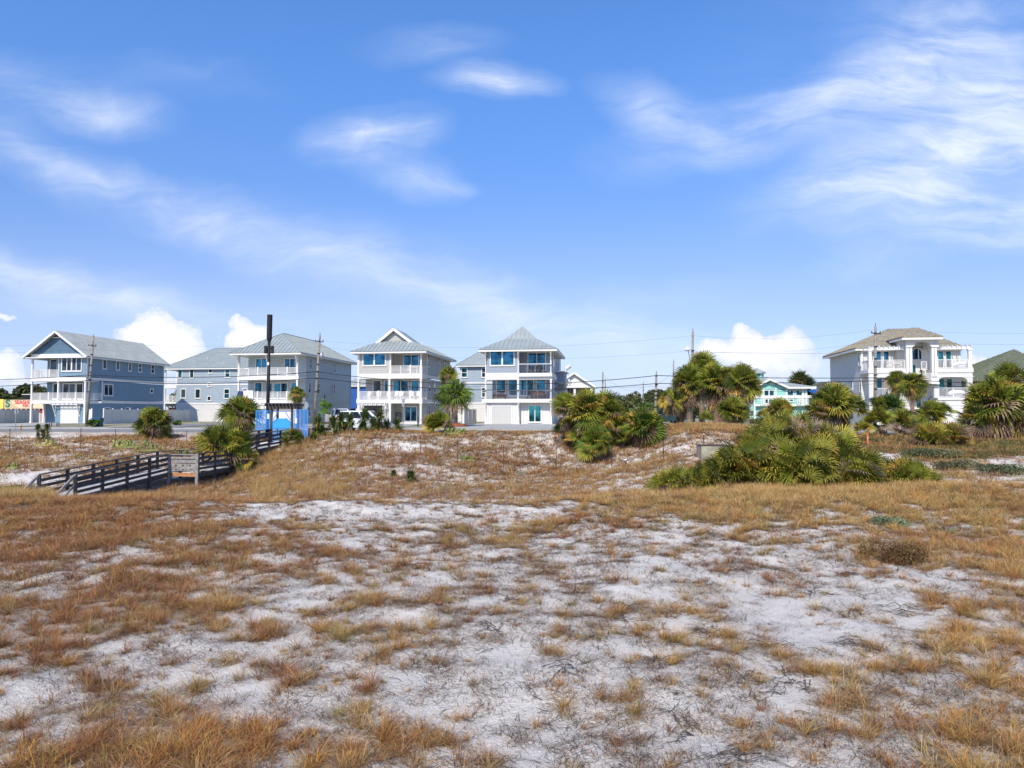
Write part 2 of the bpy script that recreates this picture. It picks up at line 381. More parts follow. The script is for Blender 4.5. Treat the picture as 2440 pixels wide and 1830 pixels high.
# ---------------------------------------------------------------- terrain: control points (photo column px, distance Y, metres below the eye)
ctl = []
for Y in (3, 8, 14, 20):
    for p in (-200, 400, 1220, 2000, 2640): ctl.append((p, Y, 3.12 - .05 * (p > 1900)))
rows = {
    24.5: [(-200, 3.2), (100, 3.1), (400, 3.05), (800, 3.0), (1220, 3.0), (1600, 2.95), (2000, 2.85), (2440, 2.75), (2700, 2.7)],
    27:   [(-200, 3.3), (100, 3.35), (400, 3.4), (800, 3.55), (1220, 3.5), (1600, 3.1), (2000, 2.9), (2440, 2.8)],
    31:   [(-200, 3.7), (100, 3.85), (400, 4.0), (800, 4.1), (1220, 4.1), (1450, 3.6), (1600, 3.4), (2000, 3.0), (2440, 2.7)],
    36:   [(-200, 4.0), (100, 4.15), (400, 4.3), (560, 4.25), (800, 4.0), (1220, 4.05), (1600, 3.4), (2000, 2.8), (2440, 2.5)],
    41:   [(-200, 3.7), (0, 3.75), (400, 4.45), (560, 4.4), (800, 3.65), (1220, 3.9), (1500, 3.4), (1650, 2.85), (1750, 2.8), (2000, 2.45), (2440, 2.15)],
    46:   [(-200, 3.1), (200, 3.2), (450, 4.1), (560, 4.1), (640, 3.6), (834, 3.0), (1000, 3.0), (1200, 3.55), (1325, 3.65), (1457, 3.5), (1600, 2.5), (1800, 2.1), (2000, 2.0), (2300, 1.9)],
    51:   [(-200, 2.6), (200, 2.55), (450, 2.7), (600, 3.5), (700, 2.6), (870, 2.3), (1000, 2.3), (1220, 2.6), (1325, 2.3), (1500, 2.1), (1620, 1.15), (1800, 1.3), (2000, 1.75), (2300, 1.75)],
    54:   [(1220, 1.85), (1330, 1.7), (1480, 1.6), (1620, .95), (1750, .98), (1850, 1.35), (800, 1.9), (1000, 1.85)],
    57:   [(-200, 2.2), (200, 2.15), (450, 2.2), (600, 2.45), (700, 2.2), (800, 1.7), (1000, 1.55), (1220, 1.5), (1350, 1.5)],
    61:   [(-300, 1.9), (200, 1.85), (450, 1.8)],
}
for Y, l in rows.items():
    for p, h in l: ctl.append((p, Y, h))
ctl = np.array(ctl, float); cx_ = (ctl[:, 0] - 1220) / FPX * ctl[:, 1]; cy_ = ctl[:, 1]; ch_ = CZ - ctl[:, 2]
def _phi(r2): return 0.5 * r2 * np.log(r2 + 1e-9)
_n = len(cx_); _K = _phi((cx_[:, None] - cx_) ** 2 + (cy_[:, None] - cy_) ** 2) + np.eye(_n) * 1.5
_P = np.stack([np.ones(_n), cx_, cy_], 1); _A = np.zeros((_n + 3, _n + 3)); _A[:_n, :_n] = _K; _A[:_n, _n:] = _P; _A[_n:, :_n] = _P.T
_W = np.linalg.solve(_A, np.concatenate([ch_, np.zeros(3)]))
def zdune(x, y):
    y0 = np.clip(y, 4, 63); lim = .84 * y0 + 2; x0 = np.clip(x, -lim, lim); sh = x0.shape; x0 = x0.ravel(); y0 = y0.ravel(); out = np.empty_like(x0)
    for i in range(0, len(x0), 20000):
        a = x0[i:i + 20000]; b = y0[i:i + 20000]
        out[i:i + 20000] = _phi((a[:, None] - cx_) ** 2 + (b[:, None] - cy_) ** 2) @ _W[:_n] + _W[_n] + _W[_n + 1] * a + _W[_n + 2] * b
    return out.reshape(sh)
def zstreet(v):
    return np.interp(v, [57, 59, 70, 74, 84, 400], [-.33, -.33, -.33, -.22, -.02, -.02])
def height(x, y, micro=True):
    x = np.asarray(x, float); y = np.asarray(y, float); v = x * SA_ + y * CA_
    z = zdune(x, y); w = sstep(56.2, 58.8, v)
    if micro:
        near = 1 - sstep(57, 60, v)
        z = z + near * ((fbm(x, y, .35, 3, 3) - .5) * .34 + (fbm(x, y, 1.6, 3, 9) - .5) * .15)
    return z * (1 - w) + zstreet(v) * w
def H(x, y): return float(height(np.array([x]), np.array([y]))[0])
def project(x, y, z):
    zc = z - CZ; d = y * math.cos(PITCH) + zc * math.sin(PITCH); u = -y * math.sin(PITCH) + zc * math.cos(PITCH)
    d = np.maximum(d, .01); return 1220 + FPX * x / d, 915 - FPX * u / d

# vegetation cover read off the photograph once and fixed to the ground positions: (px, py, rx, ry, amount)
patch = [  # negative = bare sand, positive = dense
    (1050, 1215, 400, 26, -.75), (1330, 1235, 180, 34, -.3), (820, 1225, 130, 22, -.3), (1000, 1300, 420, 50, -.12), (1150, 1470, 380, 90, -.18), (1300, 1650, 420, 110, -.25), (1800, 1330, 170, 45, -.25),
    (1900, 1450, 330, 90, -.38), (1650, 1420, 200, 60, -.3), (1750, 1620, 300, 120, -.32), (1500, 1350, 160, 50, -.2), (600, 1560, 200, 60, -.3), (430, 1640, 220, 60, -.2), (700, 1700, 250, 50, -.2), (1480, 1580, 250, 60, -.2),
    (2000, 1500, 120, 60, -.1), (1060, 1380, 150, 30, -.2),
    (150, 1330, 300, 140, .32), (100, 1500, 260, 160, .28), (250, 1250, 300, 50, .3), (120, 1790, 300, 90, .3), (480, 1340, 120, 60, .2), (450, 1450, 140, 50, .2),
    (2420, 1420, 130, 160, .35), (2350, 1760, 240, 110, .35), (2200, 1700, 160, 80, .2), (1950, 1215, 500, 45, .5), (1600, 1230, 220, 40, .35), (2320, 1220, 200, 60, .5), (2130, 1330, 120, 40, .3), (500, 1800, 320, 60, .35), (900, 1810, 220, 40, .3),
    (1000, 1170, 480, 22, .5), (300, 1190, 340, 20, .3), (1900, 1190, 500, 22, .5),
    (600, 1130, 220, 40, .5), (1050, 1100, 400, 30, .4), (1400, 1060, 200, 60, .35), (250, 1100, 260, 16, .25),
    (60, 1140, 130, 18, -.8), (190, 1118, 80, 10, -.5), (60, 1050, 120, 16, -.55), (260, 1060, 160, 10, -.35), (955, 1066, 48, 16, -1.1), (862, 1063, 22, 8, -.7), (1300, 1045, 60, 34, -.55), (1270, 1010, 30, 20, -.3),
    (910, 1124, 60, 8, -.5), (1030, 1118, 70, 8, -.4), (840, 1150, 60, 6, -.3), (1500, 1150, 110, 18, -.7), (1420, 1170, 100, 12, -.5), (1170, 1110, 30, 8, -.3),
    (2130, 1098, 70, 20, -1.1), (2240, 1115, 60, 10, -.6), (2410, 1110, 55, 28, -1.1), (2390, 1150, 70, 16, -.4), (2330, 1130, 80, 10, -.3), (1700, 1020, 150, 20, .3),
]
def cover(x, y, z):
    px, py = project(x, y, z); c = np.full(px.shape, .44)
    c = np.where(y > 26, .72, c)
    for (a, b, rx, ry, s) in patch:
        c = c + s * .62 * np.exp(-((px - a) / rx) ** 2 - ((py - b) / ry) ** 2)
    n = fbm(x, y, .45, 3, 21) * .24 + fbm(x, y, 1.7, 3, 33) * .32 + fbm(x, y, 5.0, 2, 43) * .44
    c = c + .35 * sstep(54, 56, x * SA_ + y * CA_)
    return np.clip(c + (n - .5) * 3.0, 0, 1), px, py

# ground grid
def axis(segs):
    out = []
    for a, b, n in segs: out += list(np.linspace(a, b, n, endpoint=False))
    return out
gxs = np.array([-4000, -1500, -600, -300, -160, -110] + axis([(-80, -24, 160), (-24, 24, 240), (24, 80, 160)]) + [80, 110, 160, 300, 600, 1500, 4000.])
gys = np.array([-1500, -300, -80, -30, -12, -4] + axis([(0, 28, 170), (28, 75, 180), (75, 120, 24), (120, 300, 12)]) + [300, 500, 900, 1800, 5000.])
GX, GY = np.meshgrid(gxs, gys); GZ = height(GX, GY)
cv, gpx, gpy = cover(GX, GY, GZ)
vv = GX * SA_ + GY * CA_; cv = np.where(vv > 54.5, np.maximum(cv, .8), cv); cv = np.where(GY < 1, .4, cv)
nx, ny = len(gxs), len(gys)
V = np.stack([GX.ravel(), GY.ravel(), GZ.ravel()], 1)
ii = (np.arange(ny - 1)[:, None] * nx + np.arange(nx - 1)).ravel(); F = np.stack([ii, ii + 1, ii + nx + 1, ii + nx], 1)
cols = np.stack([cv.ravel(), sstep(57, 59.5, vv).ravel(), np.zeros(cv.size)], 1)
mg = bpy.data.materials.new('dune_sand'); mg.use_nodes = True; t = mg.node_tree; b = t.nodes['Principled BSDF']
at0 = N(t, 'ShaderNodeVertexColor'); at0.layer_name = 'Col'; sp = N(t, 'ShaderNodeSeparateColor'); t.links.new(at0.outputs[0], sp.inputs[0])
tc = N(t, 'ShaderNodeTexCoord'); ob = tc.outputs['Object']
n1 = noise(t, ob, 3.0, 8, .65); n2 = noise(t, ob, 22, 6, .7); n3 = noise(t, ob, 90, 4, .7)
sand = mixc(t, mrange(t, n1.outputs['Fac'], .35, .7), (.76, .69, .595, 1), (.90, .825, .715, 1))
sand = mixc(t, mrange(t, n3.outputs['Fac'], .30, .75, 0, .5), sand, (.44, .42, .40, 1))
thatch = mixc(t, mrange(t, n2.outputs['Fac'], .3, .7), (.12, .075, .045, 1), (.33, .21, .125, 1))
m1 = M_(t, 'ADD', sp.outputs[0], M_(t, 'MULTIPLY_ADD', n2.outputs['Fac'], 1.3, c=-.65))
m1 = M_(t, 'ADD', m1, M_(t, 'MULTIPLY_ADD', n1.outputs['Fac'], .5, c=-.25))
m1 = mrange(t, m1, .55, 1.15, 0, .85)
far = mixc(t, mrange(t, noise(t, ob, .25, 6, .6).outputs['Fac'], .4, .62), (.36, .33, .27, 1), (.21, .20, .07, 1))
cfin = mixc(t, sp.outputs[1], mixc(t, m1, sand, thatch), far)
t.links.new(cfin, b.inputs['Base Color']); b.inputs['Roughness'].default_value = .95; b.inputs['Specular IOR Level'].default_value = .1
bp = N(t, 'ShaderNodeBump'); bp.inputs['Strength'].default_value = .8; bp.inputs['Distance'].default_value = .08
t.links.new(M_(t, 'ADD', n2.outputs['Fac'], M_(t, 'MULTIPLY', n3.outputs['Fac'], .35)), bp.inputs['Height']); t.links.new(bp.outputs[0], b.inputs['Normal'])
o = np_mesh('ground', V, [F], mg, cols, smooth=True); tag(o, 'white sand dunes with dry thatch', None, kind='structure')

def street_sheet(name, u0, u1, v0, v1, z, mat, label, nseg=1):
    mb = MB(); p = [uv2w(u0, v0), uv2w(u1, v0), uv2w(u1, v1), uv2w(u0, v1)]
    mb.face([(a, b_, z) for a, b_ in p]); ob_ = mb.build(name, mat); tag(ob_, label, None, kind='structure'); return ob_
street_sheet('road', -400, 400, 59.2, 69.0, -.318, m_asphalt, 'two lane beach road')
mb = MB()      # kerb
mb2 = MB()
for (a, b_) in ((-400, -38), (-33, 400)):
    mb.face([(*uv2w(a, 69.0), -.32), (*uv2w(b_, 69.0), -.32), (*uv2w(b_, 69.0), -.20), (*uv2w(a, 69.0), -.20)])
    mb.face([(*uv2w(a, 69.0), -.20), (*uv2w(b_, 69.0), -.20), (*uv2w(b_, 71.2), -.18), (*uv2w(a, 71.2), -.18)])
tag(mb.build('pavement', m_concrete), 'concrete pavement along the far side of the road', None, kind='structure')
m_line = material('road_paint', (.55, .40, .08), .7); m_linew = material('white_road_paint', (.6, .6, .58), .7)
mb = MB()
for dv in (-.12, .12):
    p = [uv2w(-300, 64.1 + dv - .05), uv2w(300, 64.1 + dv - .05), uv2w(300, 64.1 + dv + .05), uv2w(-300, 64.1 + dv + .05)]; mb.face([(a, b_, -.312) for a, b_ in p])
tag(mb.build('road_centre_line', m_line), 'yellow centre line', None, kind='structure')
# driveways in front of the houses, each a sheet from the pavement to the plot
def driveway(u0, u1, v1, label, name='driveway', mat=None, s0=None):
    mb = MB(); pts = [s0 or (71.25, -.172), (74, -.16), (84, .012), (v1, .012)]
    for (va, za), (vb, zb) in zip(pts, pts[1:]):
        mb.face([(*uv2w(u0, va), za), (*uv2w(u1, va), za), (*uv2w(u1, vb), zb), (*uv2w(u0, vb), zb)])
    tag(mb.build(name, mat or m_concrete), label, None, kind='structure')
driveway(U(20, 85), U(205, 85), 100, 'driveway of the blue house')
driveway(U(780, 85), U(1010, 85), 92, 'driveway of the grey house')
driveway(U(1110, 85), U(1345, 85), 100, 'driveway of the slate blue house')
driveway(U(2130, 85), U(2330, 85), 92, 'driveway of the cream stucco house')
driveway(U(400, 80), U(560, 85), 300, 'side street running inland between the houses', 'side_street', m_asphalt, (69.3, -.16))
# ---------------------------------------------------------------- house kit (local frame: x right along the street, y inland, z up)
class House:
    def __init__(s, name, pxl, pxr, V0, label, cat='house', group=None):
        s.V0 = V0; s.u0 = U(pxl, V0); s.W = U(pxr, V0) - s.u0
        x, y = uv2w(s.u0, V0); s.e = empty(name, (x, y, 0), -SA, label, cat, group)
    # photo pixel -> local coordinates on a front-facing plane at depth d behind the front
    def fx(s, px, d=0): return U(px, s.V0 + d) - s.u0
    def fz(s, px, py, d=0): return Zof(px, py, s.V0 + d)
    def sy(s, px, x): return Vside(px, s.u0 + x) - s.V0
    def sz(s, px, py, x): return Zside(px, py, s.u0 + x)
    def fbox(s, mb, face, c, a0, a1, d0, d1, z0, z1):
        if face == 'F': mb.box(a0, c - d0, z0, a1, c - d1, z1)
        elif face == 'R': mb.box(c + d0, a0, z0, c + d1, a1, z1)
        else: mb.box(c - d0, a0, z0, c - d1, a1, z1)
    def window(s, face, c, a0, a1, z0, z1, style='single', g=None, fw=.13, name='window', frame=None, trim=None):
        g = g or g_blue; mb = MB(); a0, a1 = min(a0, a1), max(a0, a1); z0, z1 = min(z0, z1), max(z0, z1)
        fw = min(fw, (a1 - a0) * .28, (z1 - z0) * .28)
        P_ = .07
        s.fbox(mb, face, c, a0, a1, .004, P_, z1 - fw, z1); s.fbox(mb, face, c, a0, a1, .004, P_, z0, z0 + fw)
        s.fbox(mb, face, c, a0, a0 + fw, .004, P_, z0 + fw, z1 - fw); s.fbox(mb, face, c, a1 - fw, a1, .004, P_, z0 + fw, z1 - fw)
        s.fbox(mb, face, c, a0 - .03, a1 + .03, .004, P_ + .04, z0 - .05, z0)
        n = {'single': 1, 'hung': 1, 'double': 2, 'door': 1, 'double_door': 2, 'quad': 4, 'pair': 2}[style]
        wd = (a1 - a0 - 2 * fw) / n
        for k in range(1, n):
            q = a0 + fw + wd * k; h = .10 if style == 'pair' else (.05 if style != 'quad' else (.10 if k == 2 else .05))
            s.fbox(mb, face, c, q - h, q + h, .004, P_ - .01, z0 + fw, z1 - fw)
        if style == 'hung': s.fbox(mb, face, c, a0 + fw, a1 - fw, .004, P_ - .015, (z0 + z1) / 2 - .04, (z0 + z1) / 2 + .04)
        w = mb.build(name, frame or m_white, s.e)
        mb = MB(); s.fbox(mb, face, c, a0 + fw * .8, a1 - fw * .8, .006, .028, z0 + fw * .8, z1 - fw * .8); mb.build('pane', g, w)
        if 'door' in style:
            mb = MB(); q = (a0 + a1) / 2 + (.12 if style == 'double_door' else (a1 - a0) * .3); zz = z0 + min(1.0, (z1 - z0) * .45)
            s.fbox(mb, face, c, q - .02, q + .02, P_, P_ + .06, zz - .12, zz + .12); mb.build('handle', m_metal, w)
        return w
    def fwin(s, x0, y0, x1, y1, d=0, **k):          # window given by photo pixels on a front plane
        return s.window('F', d, s.fx(x0, d), s.fx(x1, d), s.fz(x0, y1, d), s.fz(x0, y0, d), **k)
    def rwin(s, x0, y0, x1, y1, x, **k):            # on the right side wall at local x
        a0, a1 = s.sy(x0, x), s.sy(x1, x); return s.window('R', x, a0, a1, s.sz(x0, y1, x), s.sz(x0, y0, x), **k)
    def lwin(s, x0, y0, x1, y1, x, **k):
        a0, a1 = s.sy(x0, x), s.sy(x1, x); return s.window('L', x, a0, a1, s.sz(x1, y1, x), s.sz(x1, y0, x), **k)
    def box(s, name, mat, *b): mb = MB(); mb.box(*b); return mb.build(name, mat, s.e)
    def boxes(s, name, mat, lst, parent=None):
        if name not in ('fascia', 'vent_frame', 'gable_beam') and len(lst) > 1:
            r = None
            for b in lst: mb = MB(); mb.box(*b); q = mb.build(name, mat, parent or s.e); r = r or q
            return r
        mb = MB()
        for b in lst: mb.box(*b)
        return mb.build(name, mat, parent or s.e)
    def column(s, x, y, z0, z1, w=.24):
        mb = MB(); mb.box(x - w / 2, y - w / 2, z0, x + w / 2, y + w / 2, z1); mb.box(x - w * .68, y - w * .68, z0, x + w * .68, y + w * .68, z0 + .18)
        mb.box(x - w * .68, y - w * .68, z1 - .16, x + w * .68, y + w * .68, z1 - .003); return mb.build('column', m_white, s.e)
    def bracket(s, x, y, z0, z1, out=.55):
        mb = MB(); mb.beam((x, y - .02, z0), (x, y - out * .45, (z0 + z1) / 2), .09, .12, (0, 1, 0)); mb.beam((x, y - out * .42, (z0 + z1) / 2 - .03), (x, y - out, z1), .09, .12, (0, 1, 0))
        mb.box(x - .05, y - .1, z0 - .15, x + .05, y - .0, z1); return mb.build('bracket', m_white, s.e)
    def railing(s, p0, p1, z, h=1.05, style='slat', mat=None, step=1.35, big=2):
        p0, p1 = Vector((*p0, z)), Vector((*p1, z)); L = (p1 - p0).length; d = (p1 - p0) / L; mb = MB(); n = max(1, round(L / step))
        pw = .08 if style != 'cable' else .045
        for k in range(n + 1):
            p = p0 + d * (L * k / n); w = .17 if (style == 'slat' and k % big == 0 and 0 < k < n) else pw
            mb.box(p.x - w / 2, p.y - w / 2, z, p.x + w / 2, p.y + w / 2, z + h + (.10 if w > .1 else -.04))
        up = Vector((0, 0, 1))
        mb.beam(p0 + up * (h - .02), p1 + up * (h - .02), .09, .06)
        if style == 'slat':
            for k in range(6): zz = .12 + k * (h - .22) / 5.5; mb.beam(p0 + up * zz, p1 + up * zz, .03, .065)
        elif style == 'cable':
            for k in range(8): zz = .08 + k * (h - .12) / 8; mb.beam(p0 + up * zz, p1 + up * zz, .012, .012)
        else:
            mb.beam(p0 + up * .08, p1 + up * .08, .05, .06); m = int(L / .13)
            for k in range(1, m): p = p0 + d * (L * k / m); mb.box(p.x - .018, p.y - .018, z + .08, p.x + .018, p.y + .018, z + h - .05)
        return mb.build('railing', mat or m_white, s.e)
    def roof(s, planes, mat, thick=.10, seam=.6, fascia=True, name='roof', trim=None, rib=.06):
        # planes: list of convex polygons (3D points, outer side up); edge 0->1 is the eave
        mb = MB()
        for pl in planes:
            pl = [Vector(p) for p in pl]; n = (pl[1] - pl[0]).cross(pl[2] - pl[1]).normalized()
            if n.z < 0: pl = pl[::-1]; pl = [pl[-2]] + [pl[-1]] + pl[:-2]; n = -n
            low = [p - n * thick for p in pl]; mb.face(pl); mb.face(low[::-1])
            for k in range(len(pl)): mb.face([pl[k], low[k], low[(k + 1) % len(pl)], pl[(k + 1) % len(pl)]])
            if seam:
                e = (pl[1] - pl[0]); e.z = 0; e = e.normalized(); upv = n.cross(e).normalized(); upv = upv if upv.z > 0 else -upv
                o = pl[0]; P2 = [((p - o).dot(e), (p - o).dot(upv)) for p in pl]; x0 = min(q[0] for q in P2); x1 = max(q[0] for q in P2)
                k = x0 + seam * .5
                while k < x1:
                    ys = []
                    for a in range(len(P2)):
                        (ax, ay), (bx, by) = P2[a], P2[(a + 1) % len(P2)]
                        if (ax - k) * (bx - k) < 0: ys.append(ay + (by - ay) * (k - ax) / (bx - ax))
                    if len(ys) >= 2 and max(ys) - min(ys) > .15:
                        a = o + e * k + upv * min(ys) + n * (rib * .5 - .002); b_ = o + e * k + upv * max(ys) + n * (rib * .5 - .002); mb.beam(a, b_, rib, rib, n)
                    k += seam
        return mb.build(name, mat, s.e)
    def hip(s, x0, y0, x1, y1, z, slope, ridge_axis='y', ov=.7, mat=None, seam=.6, tip=None):
        X0, Y0, X1, Y1 = x0 - ov, y0 - ov, x1 + ov, y1 + ov; mat = mat or m_roof
        if ridge_axis == 'y':
            hw = (X1 - X0) / 2; zr = z + hw * slope; xm = (X0 + X1) / 2; a = (xm, Y0 + hw, zr); b_ = (xm, max(Y1 - hw, Y0 + hw), zr)
            pl = [[(X0, Y0, z), (X1, Y0, z), a], [(X1, Y0, z), (X1, Y1, z), b_, a], [(X1, Y1, z), (X0, Y1, z), b_], [(X0, Y1, z), (X0, Y0, z), a, b_]]
        else:
            hw = (Y1 - Y0) / 2; zr = z + hw * slope; ym = (Y0 + Y1) / 2; a = (min(X0 + hw, (X0 + X1) / 2), ym, zr); b_ = (max(X1 - hw, (X0 + X1) / 2), ym, zr)
            pl = [[(X0, Y0, z), (X1, Y0, z), b_, a], [(X1, Y0, z), (X1, Y1, z), b_], [(X1, Y1, z), (X0, Y1, z), a, b_], [(X0, Y1, z), (X0, Y0, z), a]]
        pl = [[q for k, q in enumerate(p) if k == 0 or q != p[k - 1]] for p in pl]
        r = s.roof(pl, mat, seam=seam)
        mb = MB(); i = .02
        for (a0, b0, a1, b1) in ((X0 + i, Y0 + i, X1 - i, Y0 + .12), (X0 + i, Y1 - .12, X1 - i, Y1 - i), (X0 + i, Y0 + .12, X0 + .12, Y1 - .12), (X1 - .12, Y0 + .12, X1 - i, Y1 - .12)):
            mb.box(a0, b0, z - .28, a1, b1, z - .09)
        mb.box(X0 + .12, Y0 + .12, z - .24, X1 - .12, Y1 - .12, z - .20)
        mb.build('fascia', m_white, s.e)
        # ridge and hip caps
        mb = MB(); cs = [(X0, Y0, z), (X1, Y0, z), (X1, Y1, z), (X0, Y1, z)]; ends = [a, a, b_, b_] if ridge_axis == 'y' else [a, b_, b_, a]
        for c, q in zip(cs, ends): mb.beam(Vector(c) + Vector((0, 0, .02)), Vector(q) + Vector((0, 0, .03)), .16, .05)
        if a != b_: mb.beam(Vector(a) + Vector((0, 0, .03)), Vector(b_) + Vector((0, 0, .03)), .18, .05)
        mb.build('ridge_cap', mat, r)
        return r, a, b_
def crop(x0, y0, f): return lambda x, y: (x0 + x / f, y0 + y / f)
c1_, c2_, c3_, c4_, c6_ = crop(0, 740, 5.267), crop(380, 740, 4.809), crop(800, 740, 5.353), crop(1080, 740, 5.353), crop(1940, 740, 4.424)
c5_ = crop(370, 880, 8.848); ct_ = crop(1740, 860, 9.217)
def FW(h, cr, x0, y0, x1, y1, d=0, **k): a = cr(x0, y0); b = cr(x1, y1); return h.fwin(a[0], a[1], b[0], b[1], d, **k)
def RW(h, cr, x0, y0, x1, y1, x, **k): a = cr(x0, y0); b = cr(x1, y1); return h.rwin(a[0], a[1], b[0], b[1], x, **k)
def LW(h, cr, x0, y0, x1, y1, x, **k): a = cr(x0, y0); b = cr(x1, y1); return h.lwin(a[0], a[1], b[0], b[1], x, **k)
def garage(h, x0, x1, z1, d, mat, rows=4):
    mb = MB(); mb.box(x0, d - .05, .02, x1, d - .005, z1); g = mb.build('garage_door', mat, h.e)
    mb = MB()
    mb.box(x0 - .14, d - .09, 0, x0 - .003, d - .005, z1 + .14); mb.box(x1 + .003, d - .09, 0, x1 + .14, d - .005, z1 + .14); mb.box(x0 - .003, d - .09, z1 + .003, x1 + .003, d - .005, z1 + .14)
    for k in range(1, rows): mb.box(x0 + .01, d - .055, z1 * k / rows - .012, x1 - .01, d - .0495, z1 * k / rows + .012)
    mb.build('door_trim', m_white, g); return g
def wall_pergola(h, x0, x1, z, d, out=.9, n=7):
    mb = MB(); mb.box(x0, d - out * .75, z - .12, x1, d - out * .75 + .1, z); mb.box(x0, d - .10, z - .12, x1, d - .01, z)
    for k in range(n):
        x = x0 + .08 + (x1 - x0 - .16) * k / (n - 1); mb.box(x - .04, d - out, z + .002, x + .04, d - .01, z + .15)
    p = mb.build('pergola', m_white, h.e)
    for x in (x0 + .25, x1 - .25): 
        mb = MB(); mb.beam((x, d - .05, z - 1.5), (x, d - out * .7, z - .13), .09, .12, (0, 1, 0)); mb.box(x - .06, d - .1, z - 1.7, x + .06, d - .008, z - .13); mb.build('bracket', m_white, p)
    return p
Z1, Z2, ZE = 3.15, 6.35, 9.25
def band(h, z0, z1, x0, x1, y, side=None, L=None, th=.05):
    lst = [(x0, y - th, z0, x1, y - .004, z1)]
    h.boxes('trim_band', m_white, lst)

# ================= blue house (far left)
h = House('beach_house', 70, 202, 88.4, 'dark blue three storey beach house with a front gable, leftmost of the row', group='three storey beach houses along the road')
W = h.W; L = 17.2; D = 2.4; bx = h.fx(110, D)
gx0 = h.fx(131, .5)
h.boxes('wall', m_blue, [(h.fx(108, 2.6), 2.6, 0, W - .02, L, Z1 - .35), (gx0, .5, 0, W - .03, 2.6, Z1 - .35)])
h.boxes('wall', m_blue, [(bx, D, Z1 + .1, W - .03, 3.2, Z2 - .4), (bx, 3.2, Z1 + .1, W, L, Z2 - .4)])
bay = h.fx(136.5, 0)
h.boxes('wall', m_bluev, [(bx, D, Z2 + .1, W - .01, L, ZE - .1), (bay, .02, Z2 + .1, W - .01, D, ZE - .1)])
h.boxes('deck', m_white, [(0, 0, Z1 - .45, W + .05, D + .1, Z1), (0, 0, Z2 - .55, W + .05, D + .1, Z2), (0, D + .1, Z1 - .3, bx, 6, Z1), (0, D + .1, Z2 - .3, bx, 6, Z2)])
h.boxes('trim_band', m_white, [(W + .003, D + .1, Z2 - .35, W + .055, L, Z2 + .05), (W + .003, 3.2, Z1 - .35, W + .055, L, Z1 + .05), (W + .003, .1, Z2 + .06, W + .05, .35, ZE - .1), (W + .003, L - .25, .0, W + .05, L, ZE - .1), (W + .003, 3.1, Z1 + .06, W + .05, 3.35, Z2 - .36)])
for x in (.15, W - .12): h.column(x, .15, 0, Z1 - .45)
for x in (.15, W * .5, W - .12): h.column(x, .15, Z1, Z2 - .55, .2)
for x in (.15, bay - .02): h.column(x, .15, Z2, ZE - .1, .2)
h.railing((.2, .12), (bay - .1, .12), Z2); h.railing((.2, .12), (W * .5 - .1, .12), Z1); h.railing((W * .5 + .1, .12), (W - .2, .12), Z1); h.railing((W - .02, .3), (W - .02, 3.1), Z1); h.railing((.12, .2), (.12, 5.8), Z1); h.railing((.12, .2), (.12, 5.8), Z2)
FW(h, c1_, 757, 588, 1015, 765, .02, style='quad', g=g_dark); FW(h, c1_, 612, 607, 708, 720 + 90, D, style='single', g=g_dark, name='glass_door')
for (a, b_, st) in ((655, 750, 'single'), (780, 945, 'double'), (950, 1040, 'single')): FW(h, c1_, a, 912, b_, 1118, D, style=st, g=g_dark, name='glass_door' if st == 'double' else 'window')
for (a, b_, c, d) in ((1270, 612, 1322, 735), (1437, 628, 1487, 748), (1593, 646, 1638, 762)): RW(h, c1_, a, b_, c, d, W, g=g_dark, fw=.12)
for (a, b_, c, d) in ((1720, 660, 1765, 773), (1880, 676, 1924, 790)): RW(h, c1_, a, b_, c, d, W, g=g_dark, fw=.12, style='hung')
RW(h, c1_, 1292, 917, 1410, 1070, W, style='double', g=g_dark); RW(h, c1_, 1875, 977, 1917, 1038, W, g=g_dark)
for (a, c) in ((1312, 1378), (1570, 1632), (1908, 1962)): RW(h, c1_, a, 1214, c, 1325, W, g=g_dark if a < 1900 else g_teal)
garage(h, h.fx(147.5, .5), h.fx(185.5, .5), 2.25, .5, m_garagew); wall_pergola(h, h.fx(129, .5), h.fx(194, .5), 2.62, .5)
h.boxes('deck_beam', m_white, [(.0, 2.3, 0, .22, 2.55, Z1 - .45), (h.fx(107, 2.5) - .1, 2.4, 0, h.fx(107, 2.5) + .1, 2.6, Z1 - .3)])
ov = .65; zr = 12.8; xm = W / 2; X0, X1, Y0, Y1 = -ov, W + ov, -.7, L + .6; sl = (zr - ZE) / (xm + ov)
r = h.roof([[(X1, Y0, ZE), (X1, Y1, ZE), (xm, Y1, zr), (xm, Y0, zr)], [(X0, Y1, ZE), (X0, Y0, ZE), (xm, Y0, zr), (xm, Y1, zr)]], m_roofw)
mb = MB(); mb.beam((X0, Y0 - .06, ZE - .16), (xm, Y0 - .06, zr - .16), .10, .26, (0, 0, 1)); mb.beam((X1, Y0 - .06, ZE - .16), (xm, Y0 - .06, zr - .16), .10, .26, (0, 0, 1))
mb.beam((X0, Y1 + .06, ZE - .16), (xm, Y1 + .06, zr - .16), .10, .26); mb.beam((X1, Y1 + .06, ZE - .16), (xm, Y1 + .06, zr - .16), .10, .26)
mb.box(X1 - .1, Y0, ZE - .3, X1 - .01, Y1, ZE - .1); mb.box(X0 + .01, Y0, ZE - .3, X0 + .1, Y1, ZE - .1); mb.box(X0 + .15, Y0 + .02, ZE - .25, X1 - .15, .02, ZE - .13); mb.box(X0 + .1, .02, ZE - .25, .02, Y1, ZE - .21); mb.box(W, .02, ZE - .25, X1 - .1, Y1, ZE - .21)
mb.build('barge_board', m_white, r)
h.boxes('gable_beam', m_white, [(-.02, -.02, ZE - .12, W + .02, .2, ZE + .36)])
